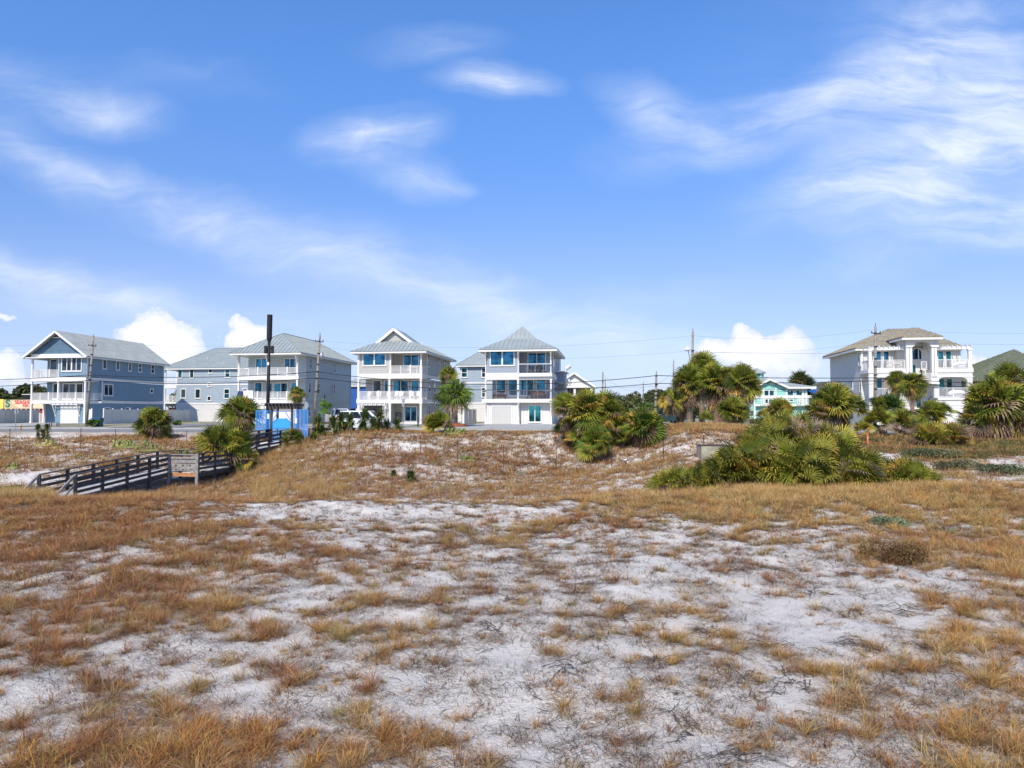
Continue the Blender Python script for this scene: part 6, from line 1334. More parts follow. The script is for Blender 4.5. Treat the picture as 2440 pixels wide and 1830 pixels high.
def trunk_mesh(pts, rad, rg, boots=0, name_col=(.20, .17, .14)):
    m = CM(); pts = [Vector(p) for p in pts]; n = 9; rings = []
    K = 14
    def P_(t): 
        f = t * (len(pts) - 1); i = min(int(f), len(pts) - 2); return pts[i].lerp(pts[i + 1], f - i)
    for k in range(K + 1):
        t = k / K; p = P_(t); r = rad * (1.25 - .3 * t) * (1 + .06 * (k % 2)); rings.append([p + Vector((math.cos(6.283 * j / n) * r * rg.uniform(.93, 1.07), math.sin(6.283 * j / n) * r * rg.uniform(.93, 1.07), 0)) for j in range(n)])
    for k in range(K):
        c = [q * rg.uniform(.7, 1.2) for q in name_col]
        for j in range(n): m.tri([rings[k][j], rings[k][(j + 1) % n], rings[k + 1][(j + 1) % n], rings[k + 1][j]], c)
    for b in range(boots):
        t = rg.random() ** .7; p = P_(t); az = rg.uniform(0, 6.28); o = Vector((math.cos(az), math.sin(az), 0)); s = Vector((-o.y, o.x, 0)) * rad * .28
        q = p + o * rad * .8; e = q + o * rad * .8 + Vector((0, 0, rad * 1.5)); c = [k * rg.uniform(.7, 1.9) for k in (.27, .22, .16)]; m.tri([q - s, q + s, e + s * .5, e - s * .5], c); m.tri([q - s, q - s + Vector((0, 0, .06)), e - s * .5], c)
    return m
def palm(px, Y, crowns, label, seed, name='palmetto', cat='palm', group=None, trunk=None, z=None, boots=60, tcol=(.20, .17, .14)):
    """crowns: list of (photo x, photo y of the crown centre, radius m, fronds, opts)"""
    rg = random.Random(seed); x = ray(px, 985)[0] * Y; z0 = H(x, Y) if z is None else z; e = empty(name, (x, Y, z0), 0, label, cat, group); m = CM()
    for cr in crowns:
        cx, cy, r, nf = cr[:4]; op = dict(cr[4]) if len(cr) > 4 else {}; dy = op.pop('dy', 0); p = at(cx, cy, Y + dy); tr = op.pop('trunk', trunk)
        c = (p.x - x, dy, p.z - z0); crown(m, c, r, nf, rg, **op)
        if tr:
            bx = op.get('bx', 0); tm = trunk_mesh([(c[0] * .3, dy * .3, -.3), (c[0] * .8, dy, c[2] * .55), (c[0], dy, c[2] + .05)], tr, rg, boots, tcol); tm.build('trunk', m_bark, e)
    m.build('foliage', m_leaf, e); return e
G1 = 'palms and palmettos between the dunes and the road'
palm(365, 57.5, [(365, 1012, 1.55, 62, dict(emin=-55, yel=.25, dead=.12, skirt=18, trunk=.16, droop=.3))], 'round bushy palmetto at the roadside in front of the white vinyl fence', 11, group=G1)
palm(571, 58, [(574, 990, 1.75, 56, dict(emin=-60, yel=.12, skirt=14, trunk=.2, droop=.3))], 'palmetto tree on a short trunk left of the blue gate', 12, group=G1)
palm(535, 46.6, [(520, 1068, 1.6, 50, dict(emin=-20, yel=.04, dead=.02, n=20)), (558, 1062, 1.3, 30, dict(emin=-20, yel=.06)), (582, 1098, 1.0, 26, dict(emin=-60, yel=.55, dead=.2, skirt=18, dy=.3, trunk=.22))], 'bright green palmetto overhanging the boardwalk platform, with yellow lower fronds', 13, group=G1)
palm(702, 53, [(700, 1048, .95, 30, dict(emin=-30, yel=.12, dead=.08)), (690, 1062, .6, 14, dict(emin=-40, yel=.3, dead=.2))], 'small palmetto growing beside the rail just below the blue gate', 14, group=G1)
palm(722, 77, [(708, 940, 1.0, 40, dict(emin=-70, skirt=4, droop=.5, L=.75, pet=.4, trunk=.16))], 'small cabbage palm with an orange brown trunk beside the stop sign post', 15, name='cabbage_palm', group=G1, z=-.05, tcol=(.34, .13, .06))
palm(775, 70, [(773, 975, .55, 8, dict(emin=30, emax=88, L=.6, pet=.6, yel=0, dead=0, n=10, gset=[(.12, .24, .03)])), (770, 990, .5, 6, dict(emin=20, emax=80, L=.5, pet=.5, yel=0, dead=0, n=10, gset=[(.12, .24, .03)]))], 'bright green young palm just right of the transformer pole', 16, group=G1)
palm(1046, 57.5, [(1046, 1015, 1.35, 52, dict(emin=-25, yel=.15, dead=.06)), (1022, 1010, .8, 16, dict(emin=0, yel=.6, dead=.2))], 'palmetto clump in front of the right corner of the warm grey house', 17, group=G1)
palm(1072, 55, [(1072, 1052, .55, 16, dict(emin=0, yel=.4))], 'little yellowish palmetto below the cactus', 171, group=G1)
palm(1071, 81, [(1068, 893, 1.3, 56, dict(emin=-75, skirt=8, droop=.45, L=.85, pet=.5, trunk=.17))], 'tall slim cabbage palm between the warm grey and pale blue houses', 18, name='cabbage_palm', group=G1, z=-.05, boots=10)
palm(1084, 79, [(1083, 948, 2.3, 42, dict(emin=-50, yel=.02, dead=.02, droop=.5, L=1.4, pet=1.1, trunk=.3, gset=[(.11, .19, .025), (.14, .22, .03), (.08, .14, .022)]))], 'wide green cabbage palm with a stout trunk in a red mulch bed', 19, name='cabbage_palm', group=G1, z=-.05)
# central cluster
palm(1400, 50, [(1395, 985, 1.7, 60, dict(emin=-40, yel=.2, dead=.06, skirt=10, trunk=.25)), (1352, 975, 1.35, 44, dict(emin=-40, yel=.18, skirt=8, dy=.5)), (1440, 985, 1.6, 50, dict(emin=-45, yel=.12, skirt=10, dy=.4)), (1418, 1020, 1.2, 30, dict(emin=-60, yel=.25, dead=.2, skirt=16, dy=-.4)), (1465, 1012, 1.0, 24, dict(emin=-60, yel=.3, dead=.2, skirt=8)), (1380, 1045, 1.1, 26, dict(emin=-40, yel=.1)), (1480, 1045, .9, 20, dict(emin=-40, yel=.1))], 'largest palmetto of the central cluster, right of the slate blue house', 20, group=G1)
palm(1347, 51.5, [(1345, 1026, .95, 30, dict(emin=-30, yel=.2, dead=.1, skirt=6, gset=[(.05, .10, .02), (.07, .12, .02)]))], 'small dark palmetto at the left foot of the central cluster', 21, group=G1)
palm(1420, 47.5, [(1418, 1056, 1.3, 50, dict(emin=-62, yel=.3, dead=.04, gset=[(.12, .18, .02), (.09, .15, .02)]))], 'yellow green palmetto at the front foot of the central cluster', 22, group=G1)
palm(1536, 49.5, [(1536, 1020, 1.65, 64, dict(emin=-50, yel=.2, dead=.08, skirt=12, gset=[(.09, .17, .02), (.11, .18, .025), (.07, .13, .02)]))], 'rounded palmetto right of the central cluster, above the dark shadow', 23, group=G1)
# palm group on the mound
palm(1672, 66, [(1672, 878, 1.7, 60, dict(emin=-60, skirt=10, yel=.08, trunk=.22))], 'tallest palm of the group, behind the lamp pole', 24, name='cabbage_palm', group=G1, boots=20)
palm(1645, 61.5, [(1640, 915, 1.7, 56, dict(emin=-70, skirt=34, yel=.22, dead=.1, trunk=.22)), (1615, 950, 1.2, 30, dict(emin=-70, skirt=20, yel=.2, dead=.1))], 'leaning palm with a long brown skirt at the left of the palm group', 25, name='cabbage_palm', group=G1)
palm(1712, 61, [(1705, 915, 1.9, 64, dict(emin=-70, skirt=34, yel=.2, dead=.06, trunk=.25)), (1735, 905, 1.3, 30, dict(emin=-50, yel=.08, dy=.6))], 'full palm with yellowing fronds in the middle of the palm group', 26, name='cabbage_palm', group=G1)
palm(1770, 60, [(1772, 912, 1.65, 60, dict(emin=-65, skirt=8, yel=.08, dead=.05, trunk=.42)), (1798, 930, .8, 12, dict(emin=-60, emax=0, yel=.5, dead=.2))], 'stout palm with a pale booted trunk at the right of the palm group', 27, name='cabbage_palm', group=G1, boots=140, tcol=(.36, .32, .27))
palm(1592, 64, [(1596, 955, 1.25, 32, dict(emin=-40, yel=.2, skirt=8)), (1620, 975, 1.0, 20, dict(emin=-60, yel=.15, dead=.3, skirt=16))], 'low ragged palm at the left foot of the palm group', 28, group=G1)
palm(1746, 56, [(1745, 985, 1.4, 52, dict(emin=-30, yel=.2, dead=.04, skirt=6))], 'low palmetto in front of the palm group, left of the aqua building', 29, group=G1)
palm(1690, 57.5, [(1684, 1000, .8, 20, dict(emin=-10, yel=.2))], 'small palmetto between the palm trunks on the mound', 291, group=G1)
palm(1856, 57, [(1858, 985, 1.3, 46, dict(emin=-35, yel=.15, dead=.05, skirt=4)), (1822, 992, .8, 16, dict(emin=-10, yel=.85, dead=.1))], 'palmetto with an orange tinged left side in front of the aqua building', 30, group=G1)
palm(1995, 52, [(1985, 968, 1.7, 64, dict(emin=-50, yel=.2, dead=.04, skirt=14)), (2030, 975, 1.2, 30, dict(emin=-30, yel=.15)), (1950, 980, 1.1, 26, dict(emin=-40, yel=.3, skirt=6)), (2000, 1015, .9, 16, dict(emin=-60, yel=.3, dead=.4, skirt=14))], 'large pale green palmetto left of the villa, in front of its left wall', 31, group=G1)
palm(2146, 68, [(2136, 908, 1.15, 52, dict(emin=-70, skirt=6, droop=.4, trunk=.17, yel=.1))], 'left one of the two slender palms in front of the villa', 32, name='cabbage_palm', group=G1, boots=30, tcol=(.30, .22, .15))
palm(2164, 66, [(2176, 918, 1.35, 56, dict(emin=-70, skirt=8, droop=.4, trunk=.15, yel=.12))], 'right one of the two slender palms in front of the villa', 33, name='cabbage_palm', group=G1, boots=30)
palm(2122, 57, [(2122, 975, 1.35, 44, dict(emin=-30, yel=.05, gset=[(.05, .10, .025), (.06, .12, .02)])), (2095, 968, .9, 20, dict(emin=0, yel=.1))], 'dark green palmetto below the villa pole', 34, group=G1)
palm(2100, 51, [(2095, 1005, 1.2, 40, dict(emin=-40, yel=.22, dead=.08, skirt=8)), (2055, 1025, .8, 16, dict(emin=-30, yel=.5, dead=.2, skirt=4))], 'mixed green and yellow palmetto in the thicket left below the villa pole', 35, group=G1)
palm(2165, 51.5, [(2150, 1010, 1.2, 40, dict(emin=-30, yel=.15, skirt=8)), (2190, 1018, 1.0, 26, dict(emin=-30, yel=.15, skirt=8))], 'palmetto in the middle of the thicket in front of the villa entrance', 36, group=G1)
palm(2222, 55, [(2218, 990, 1.25, 40, dict(emin=-40, yel=.1, skirt=6)), (2248, 985, .9, 20, dict(emin=-30, yel=.05))], 'palmetto in front of the villa garage', 37, group=G1)
palm(2238, 44.5, [(2215, 1052, 1.3, 36, dict(emin=-5, yel=.65, dead=.12)), (2268, 1052, 1.3, 34, dict(emin=-5, yel=.7, dead=.12))], 'low golden yellow palmetto on the vine covered slope at right', 38, group=G1)
palm(2385, 47.5, [(2375, 965, 2.0, 64, dict(emin=-60, yel=.15, dead=.06, skirt=34, trunk=.38)), (2325, 1000, 1.3, 30, dict(emin=-60, yel=.5, dead=.2, skirt=14)), (2425, 975, 1.6, 44, dict(emin=-50, yel=.1, skirt=14, dy=.5)), (2340, 950, 1.2, 30, dict(emin=-20, yel=.2))], 'big ragged palm with dead fronds at the right edge', 39, group=G1, boots=160)
palm(2412, 56, [(2402, 905, 1.45, 50, dict(emin=-50, yel=.12, skirt=8, trunk=.2)), (2440, 920, 1.2, 30, dict(emin=-40, yel=.1))], 'taller palm crown rising behind the big ragged palm at the right edge', 40, name='cabbage_palm', group=G1)
palm(1910, 150, [(1908, 918, 3.3, 60, dict(emin=-80, skirt=20, yel=.05, dead=.2, trunk=.2, gset=[(.05, .09, .02), (.06, .10, .02)]))], 'dark rounded palm behind the right end of the aqua building', 41, name='cabbage_palm', group=G1)
# saw palmetto thicket
G2 = 'saw palmetto clumps of the large thicket'
SG = [(.155, .185, .02), (.115, .145, .018), (.20, .22, .026), (.055, .08, .013), (.27, .265, .042)]
def saw(px, Y, cs, label, seed):
    cs = [(a, b_, r_ * 1.2, int(n_ * 1.45), d_) for (a, b_, r_, n_, d_) in cs]; rg = random.Random(seed); x = ray(px, 985)[0] * Y; z0 = H(x, Y); e = empty('saw_palmetto', (x, Y, z0), 0, label, 'saw palmetto', G2); m = CM()
    for (cx, cy, r, nf, dy) in cs:
        p = at(cx, cy, Y + dy); c = Vector((p.x - x, dy, p.z - z0)); zb = H(p.x, Y + dy) - z0
        for k in range(nf):
            az = rg.uniform(0, 6.283); el = R(rg.uniform(8, 88)); o = Vector((rg.uniform(-1, 1), rg.uniform(-1, 1), 0)) * r * .35; b = Vector((c.x, c.y, max(zb, c.z - r * rg.uniform(.2, .8)))) + o
            frond(m, b, az, el, r * rg.uniform(.5, .9), rg.uniform(.6, .9), 20, pickcol(rg, .12, .07, SG), rg, rg.uniform(.1, .4), 100, .8)
        for k in range(int(nf * .45)):
            az = rg.uniform(0, 6.283); b = Vector((c.x, c.y, max(zb, c.z - r * .7))) + Vector((rg.uniform(-1, 1), rg.uniform(-1, 1), 0)) * r * .5; frond(m, b, az, R(rg.uniform(-40, 10)), r * .5, .5, 14, pickcol(rg, .3, .6), rg, .7, 90)
    m.build('foliage', m_leaf, e); return e
saw(1905, 31.5, [(1870, 1040, 1.0, 40, 0), (1915, 1035, .9, 34, .5), (1835, 1065, .9, 34, .2)], 'highest clump of the saw palmetto thicket, at its top', 51)
saw(1800, 30, [(1790, 1095, .95, 40, 0), (1745, 1110, .8, 34, .2), (1835, 1110, .8, 30, -.3)], 'left clump of the saw palmetto thicket beside the concrete box', 52)
saw(1905, 29.3, [(1890, 1105, 1.0, 44, 0), (1935, 1095, .9, 34, .4), (1900, 1145, .6, 26, -.4)], 'front middle clump of the saw palmetto thicket', 53)
saw(1985, 29.8, [(1975, 1080, .95, 40, .3), (2015, 1105, .9, 40, 0), (1985, 1145, .6, 26, -.4)], 'right shoulder clump of the saw palmetto thicket', 54)
saw(2075, 29, [(2060, 1125, .85, 34, 0), (2040, 1150, .6, 20, -.3)], 'sloping clump at the right side of the saw palmetto thicket', 55)
saw(2160, 28.5, [(2145, 1150, .75, 30, 0), (2185, 1158, .5, 18, 0)], 'lowest saw palmetto clump trailing off at the right', 56)
saw(1690, 30.5, [(1690, 1140, .6, 24, 0), (1725, 1140, .6, 24, 0)], 'low saw palmetto clump left of the thicket base', 57)
saw(1615, 30.5, [(1612, 1155, .5, 24, 0), (1650, 1152, .5, 20, 0), (1585, 1160, .35, 12, 0)], 'leftmost low saw palmetto clump with narrow fronds', 58)
saw(1840, 31, [(1808, 1068, .9, 34, 0), (1860, 1045, .9, 34, .2), (1965, 1050, .9, 34, .2), (2005, 1085, .8, 26, 0)], 'upper left shoulder clump of the saw palmetto thicket', 591)
saw(1960, 31.8, [(1950, 1062, .9, 34, 0), (1800, 1075, .8, 28, .3)], 'back clump of the saw palmetto thicket', 59)
# yuccas
def sword(m, b, az, el, L, w, col, rg, bend=.15):
    d = Vector((math.cos(az) * math.cos(el), math.sin(az) * math.cos(el), math.sin(el))); s = Vector((-math.sin(az), math.cos(az), 0)); b = Vector(b); mid = b + d * L * .55; t = b + d * L + Vector((0, 0, -bend * L)); k = rg.uniform(.75, 1.25); c = tuple(q * k for q in col)
    m.tri([b - s * w * .5, b + s * w * .5, mid + s * w, mid - s * w], c); m.tri([mid - s * w, mid + s * w, t], tuple(q * 1.15 for q in c))
def yucca(px, Y, heads, label, seed, dead=.5, name='yucca', z=None):
    rg = random.Random(seed); x = ray(px, 985)[0] * Y; z0 = H(x, Y) if z is None else z; e = empty(name, (x, Y, z0), 0, label, 'yucca', 'yuccas along the verge'); m = CM(); tm = CM()
    heads = [(a, b_, r_ * 1.35) for (a, b_, r_) in heads] + [(a + rg.uniform(-14, 14), b_ + 22, r_ * 1.1) for (a, b_, r_) in heads if Y > 50 and px > 400]
    for (cx, cy, r) in heads:
        p = at(cx, cy, Y); c = Vector((p.x - x, rg.uniform(-.2, .2), p.z - z0))
        for k in range(150):
            az = rg.uniform(0, 6.283); el = R(rg.uniform(-35, 85)); sword(m, c + Vector((0, 0, rg.uniform(-.3, .1) * r)), az, el, r * rg.uniform(.75, 1.05), .046, pickcol(rg, .12, .03, [(.08, .11, .02), (.11, .15, .028), (.05, .075, .018)]), rg)
        for k in range(int(60 * dead)):
            az = rg.uniform(0, 6.283); sword(m, (c.x, c.y, c.z - rg.uniform(.1, .8) * max(c.z * .6, .2)), az, R(rg.uniform(-85, -50)), r * .9, .035, rg.choice(DEAD), rg)
        t2 = trunk_mesh([(c.x * .6, c.y, -.3), (c.x, c.y, c.z * .5), (c.x, c.y, c.z)], .10, rg, 0, (.16, .12, .08)); i = len(tm.v); tm.v += t2.v; tm.c += t2.c; tm.f += [tuple(i + q for q in f) for f in t2.f]
    tm.build('stem', m_bark, e); m.build('foliage', m_leaf, e)
yucca(760, 57.5, [(757, 1005, .65), (765, 1030, .6)], 'yucca with orange dead leaves right of the slatted fence', 61, 1)
yucca(792, 58, [(792, 1008, .75), (785, 1035, .6)], 'dark green yucca left of the pale dead leaf skirt', 62, .3)
yucca(826, 58, [(812, 1000, .7), (835, 1000, .6), (822, 1022, .4)], 'yucca with a big pale dead leaf skirt behind the white van tail', 63, 3)
yucca(867, 58, [(868, 993, .75), (862, 1020, .6)], 'tall yucca in front of the white van doors', 64, .8)
yucca(888, 58.2, [(888, 1010, .7), (892, 1032, .55)], 'shorter dark yucca in front of the white van bonnet', 65, .3)
yucca(906, 57.8, [(906, 992, .65), (905, 1025, .75)], 'tall yucca at the nose of the white van', 66, .9)
yucca(930, 58, [(921, 1015, .7), (945, 1012, .65)], 'twin headed yucca between the van and the road sign post', 67, .4)
yucca(948, 57.6, [(947, 1030, .6)], 'small yucca below the road sign post', 68, .8)
yucca(725, 54, [(722, 1062, .8), (748, 1052, .8)], 'dark yucca below the blue mesh screens', 681, .3); yucca(795, 56.5, [(800, 1040, .6), (776, 1045, .6)], 'low yucca in the grass right of the blue mesh screens', 682, .3)
yucca(978, 39.7, [(978, 1136, .42)], 'solitary spiky yucca in the middle of the hollow', 69, .6, z=None); yucca(937, 40.8, [(937, 1130, .25)], 'tiny spiky yucca left of the solitary one in the hollow', 70, .2)
yucca(98, 56, [(92, 1018, .28), (114, 1017, .3), (104, 1040, .7)], 'dark yucca with two brown seed heads in front of the blue house', 71, .2); yucca(275, 79, [(275, 1003, .5), (432, 1003, .01)], 'green yucca like plant at the corner of the vinyl fence', 72, .0) if False else None
x, y, z = gpos(215, 80)
# prickly pears
m_cact = material('prickly_pear_pads', (.17, .20, .045), .5, var=.2, vscale=3)
m_cact2 = material('yellow_prickly_pear_pads', (.32, .29, .06), .5, var=.25, vscale=3)
def cactus(px, Y, w, n, label, seed, mat=None):
    rg = random.Random(seed); x, y, z = gpos(px, Y); mb = MB(); mb.ellip((0, 0, 0), (w * 1.1, w * .6, .12), 12, 6)
    for k in range(int(n * .8)):
        c = Vector((rg.uniform(-w, w) * .9, rg.uniform(-w * .5, w * .5), rg.uniform(.05, .16 + .25 * w))); r = rg.uniform(.07, .12); a = rg.uniform(0, 3.14); tl = rg.uniform(-.5, .5); i = len(mb.v); mb.ellip((0, 0, 0), (r, .03, r * 1.3), 10, 6)
        for j in range(i, len(mb.v)): v = Vector(mb.v[j]); v = Matrix.Rotation(a, 3, 'Z') @ (Matrix.Rotation(tl, 3, 'Y') @ v); mb.v[j] = tuple(v + c)
    tag(mb.build('prickly_pear', mat or m_cact, None, True, loc=(x, y, z)), label, 'cactus', 'prickly pears on the dunes')
cactus(1086, 56.5, .9, 60, 'large yellow green prickly pear right of the palmetto clump', 1); cactus(1115, 47, .55, 26, 'small prickly pear in the brown grass below the slate blue house', 2)
cactus(110, 53, .8, 22, 'yellow prickly pear on the sand at far left', 3, m_cact2); cactus(145, 51, .5, 14, 'pale prickly pear in the sand below the blue house', 4, m_cact2); cactus(320, 52, 1.3, 40, 'spreading prickly pear left below the round palmetto', 5); cactus(285, 53, .7, 16, 'yellow prickly pear left of the round palmetto', 6, m_cact2)
cactus(355, 50.5, 1.0, 24, 'prickly pear under the round palmetto', 7); cactus(35, 44, .4, 8, 'small prickly pear at the left edge', 8); cactus(435, 50.5, .6, 12, 'pale prickly pear left of the boardwalk palmetto', 9); cactus(285, 30.2, .45, 12, 'bright yellow prickly pear at the foot of the boardwalk', 10, m_cact2)
# mulch bed
x, y, z = gpos(1078, 79); mb = MB(); mb.ellip((0, 0, 0), (1.7, 1.0, .35), 20, 8, .08, rng); tag(mb.build('mulch_bed', m_mulch, None, True, loc=(x, y, -.05)), 'mound of red mulch round the stout cabbage palm', 'mulch bed')

# ---------------------------------------------------------------- leaf cluster crowns for shrubs and far trees
def leafball(m, lobes, n, size, cols, seed, flat=.8):
    r = np.random.RandomState(seed); vol = np.array([l[3] * l[4] * l[5] for l in lobes]); pick = r.choice(len(lobes), n, p=vol / vol.sum()); lb = np.array(lobes)[pick]
    d = r.normal(size=(n, 3)); d /= np.linalg.norm(d, axis=1)[:, None]; rad = r.uniform(.55, 1.05, n) ** .6; c = lb[:, :3] + d * lb[:, 3:] * rad[:, None]
    a = r.normal(size=(n, 3)); a /= np.linalg.norm(a, axis=1)[:, None]; b = np.cross(a, r.normal(size=(n, 3))); b /= np.linalg.norm(b, axis=1)[:, None]; s = size * r.uniform(.6, 1.4, n)[:, None]
    V = np.stack([c - a * s - b * s * .5, c + a * s - b * s * .4, c + a * s * .6 + b * s * .6, c - a * s * .5 + b * s * .7], 1).reshape(-1, 3)
    cl = np.array(cols)[r.randint(len(cols), size=n)] * r.uniform(.7, 1.35, (n, 1)) * (1 + .25 * np.sin(lb[:, :1] * 1.7 + lb[:, 1:2])); i = np.arange(n * 4).reshape(-1, 4); return V, i, np.repeat(cl, 4, 0)
TG = [(.065, .08, .022), (.085, .10, .028), (.05, .065, .018), (.11, .115, .035)]
def tree(pxl, pxr, pyt, Y, label, seed, n=2600, cols=TG, name='tree', group='trees along the skyline', size=None, z0=0.0, cat='tree'):
    rg = random.Random(seed); a, b = at(pxl, pyt, Y), at(pxr, pyt, Y); w = (b.x - a.x) / 2; x = (a.x + b.x) / 2; h = a.z - z0; e = empty(name, (x, Y, z0), 0, label, cat, group)
    lobes = []
    for k in range(13): q = rg.uniform(-.8, .8); rr = rg.uniform(.30, .48); lobes.append((q * w, rg.uniform(-.4, .4) * w, h * (rg.uniform(.30, .86) - .16 * abs(q)), w * rr, w * rr, min(h * .26, w * rr * .9)))
    lobes.append((0, 0, h * .74, w * .5, w * .5, h * .25)); V, F, cc = leafball(None, lobes, n, size or w * .07, cols, seed); np_mesh('crown', V, [F], m_crown, cc, e)
    tm = trunk_mesh([(0, 0, -.3), (w * .05, 0, h * .3), (0, 0, h * .6)], max(.15, w * .06), rg, 0, (.12, .095, .07)); tm.build('trunk', m_bark, e)
tree(-60, 46, 924, 165, 'broad green tree at the left edge behind the beach shop', 1); tree(10, 112, 919, 175, 'domed green tree behind the beach shop roof', 2, 3400); tree(66, 170, 930, 180, 'green tree seen through the lower deck of the blue house', 3)
tree(402, 452, 925, 170, 'green tree seen through the balcony of the pale blue grey house', 4, 1600)
tree(1340, 1385, 952, 130, 'dark shrubby tree below the white gabled house', 5, 1800, z0=0)
OL = [(.09, .095, .03), (.11, .10, .035), (.07, .08, .03)]
tree(1452, 1506, 942, 190, 'small dark tree left of the skyline trees', 6, 1600); tree(1482, 1545, 932, 185, 'olive brown tree on the skyline left of the mast pole', 7, 2200, OL); tree(1508, 1582, 938, 170, 'green tree behind the two white transformers', 8, 2400); tree(1528, 1612, 927, 175, 'tallest dark green pine like tree on the skyline', 9, 3000); tree(1430, 1530, 955, 140, 'low green trees in front of the skyline left of the poles', 10, 2400); tree(1490, 1590, 958, 130, 'low bright green tree below the grey utility pole', 11, 2400, [(.07, .11, .025), (.09, .13, .03)]); tree(1560, 1625, 948, 120, 'green bushy tree behind the dark teal pickup', 12, 2800, [(.07, .11, .025), (.06, .09, .02)])
tree(1625, 1680, 960, 110, 'dark tree behind the palm group', 13, 2400); tree(1690, 1770, 962, 112, 'dark tree between the palm group and the aqua building', 14, 2400)
tree(2010, 2080, 985, 90, 'dark shrub at the foot of the villa left wall', 15, 1500); tree(1424, 1460, 962, 105, 'dark shrub behind the central palmetto cluster', 16, 1500); tree(1800, 1960, 1000, 95, 'low green hedge in front of the aqua building', 17, 3000, name='hedge', cat='hedge')
tree(208, 240, 1000, 82, 'small green bush at the foot of the leaning pole', 18, 900, [(.07, .12, .02)], name='bush', cat='bush', size=.1, z0=-.1); tree(412, 434, 1002, 86, 'small green bush by the vinyl fence right of the round palmetto', 19, 700, [(.08, .13, .02)], name='bush', cat='bush', size=.1, z0=-.1)
# ground shrubs
def shrub(px, Y, w, h, n, cols, label, seed, size=.03, name='shrub'):
    x, y, z = gpos(px, Y); e = empty(name, (x, y, z), 0, label, 'shrub'); rg = random.Random(seed); lobes = [(rg.uniform(-.6, .6) * w, rg.uniform(-.5, .5) * w, h * rg.uniform(.3, .6), w * .5, w * .5, h * .45) for _ in range(7)]
    V, F, cc = leafball(None, lobes, n, size, cols, seed); np_mesh('foliage', V, [F], m_crown, cc, e); mb = MB()
    for k in range(12): a = rg.uniform(0, 6.28); mb.tube([(0, 0, 0), (math.cos(a) * w * .6, math.sin(a) * w * .6, h * rg.uniform(.4, .8))], [.012, .005], 4)
    mb.build('stems', m_brown, e)
shrub(2115, 19.5, .42, .30, 1600, [(.14, .20, .10), (.10, .15, .08), (.20, .26, .15)], 'small grey green shrub in the golden grass at right', 1, .022)
shrub(2250, 18.8, .3, .16, 500, [(.14, .16, .09)], 'tiny grey green shrub right of the larger one', 7, .02)
shrub(2135, 14.8, .7, .42, 5200, [(.17, .075, .03), (.12, .06, .03), (.20, .11, .04), (.10, .09, .02)], 'reddish brown twiggy shrub in the foreground right', 2, .016)
shrub(2230, 38.5, 1.5, .5, 2600, [(.14, .16, .07), (.12, .12, .06), (.09, .10, .04)], 'grey green shrub on the sand bank below the golden palmetto', 3, .045); shrub(2270, 34.5, 1.3, .45, 2200, [(.13, .14, .06), (.14, .12, .06), (.09, .09, .04)], 'darker shrub at the foot of the sand bank', 4, .04); shrub(2390, 31.5, 1.2, .4, 2000, [(.09, .12, .05), (.12, .12, .06)], 'sprawling green shrub at the right edge below the sand', 5, .04); shrub(35, 37, 1.2, .4, 1800, [(.13, .14, .03), (.10, .12, .03)], 'low green shrub at the left edge above the boardwalk ramp', 6, .04)
# ---------------------------------------------------------------- dry grass: every blade is a small bent strip
PAL = np.array([(.50, .31, .10), (.58, .40, .18), (.38, .225, .095), (.35, .135, .05), (.25, .095, .042), (.44, .33, .20), (.22, .16, .11), (.10, .078, .058), (.33, .28, .07), (.56, .27, .06)])
# straw, pale straw, tan, rust, deep rust, bleached, grey brown, dark grey, olive, orange
def hue_weights(px, py, x, y):
    n = len(px); w = np.zeros((n, 10)); w[:] = (.18, .08, .18, .09, .06, .13, .16, .07, .05, .07)
    left = np.exp(-((px - 150) / 520) ** 2) * (y < 25); w[:, 3] += left * .6; w[:, 4] += left * .7; w[:, 9] += left * .08; w[:, 6] += left * .3; w[:, 0] *= (1 - .65 * left); w[:, 1] *= (1 - .75 * left); w[:, 2] += left * .15
    n1 = fbm(x, y, .35, 3, 77)[:, None]; n2 = fbm(x, y, .5, 3, 91)[:, None]
    w += (np.maximum(n1 - .52, 0) * 4) * np.array([[0, 0, .1, .5, .4, 0, 0, 0, 0, .1]]); w += (np.maximum(n2 - .52, 0) * 4) * np.array([[.5, .3, 0, 0, 0, .1, 0, 0, .25, .3]])
    ctr = (np.exp(-((px - 1350) / 520) ** 2) * np.exp(-((py - 1350) / 170) ** 2))[:, None]; w += ctr * np.array([[0, 0, 0, 0, 0, .2, .5, .35, 0, 0]])
    hol = (y > 26)[:, None] * 1.0; w += hol * np.array([[.16, .05, .22, .26, .22, .05, .14, .06, .03, .08]])
    gold = (np.exp(-((px - 1950) / 480) ** 2) * np.exp(-((py - 1190) / 60) ** 2))[:, None]; w += gold * np.array([[.8, .6, 0, 0, 0, .1, 0, 0, .25, .3]])
    purp = (np.exp(-((px - 1000) / 380) ** 2) * np.exp(-((py - 1095) / 26) ** 2))[:, None]; w += purp * np.array([[0, 0, 0, .5, 1.0, 0, .6, .3, 0, 0]])
    bl = (np.exp(-((px - 700) / 700) ** 2) * np.exp(-((py - 1800) / 80) ** 2))[:, None]; w += bl * np.array([[.1, 0, 0, .5, .2, 0, 0, 0, 0, .7]])
    br = (np.exp(-((px - 2400) / 300) ** 2) * (py > 1300))[:, None]; w += br * np.array([[.6, .2, 0, .4, .1, 0, 0, 0, 0, .5]])
    return w / w.sum(1, keepdims=True)
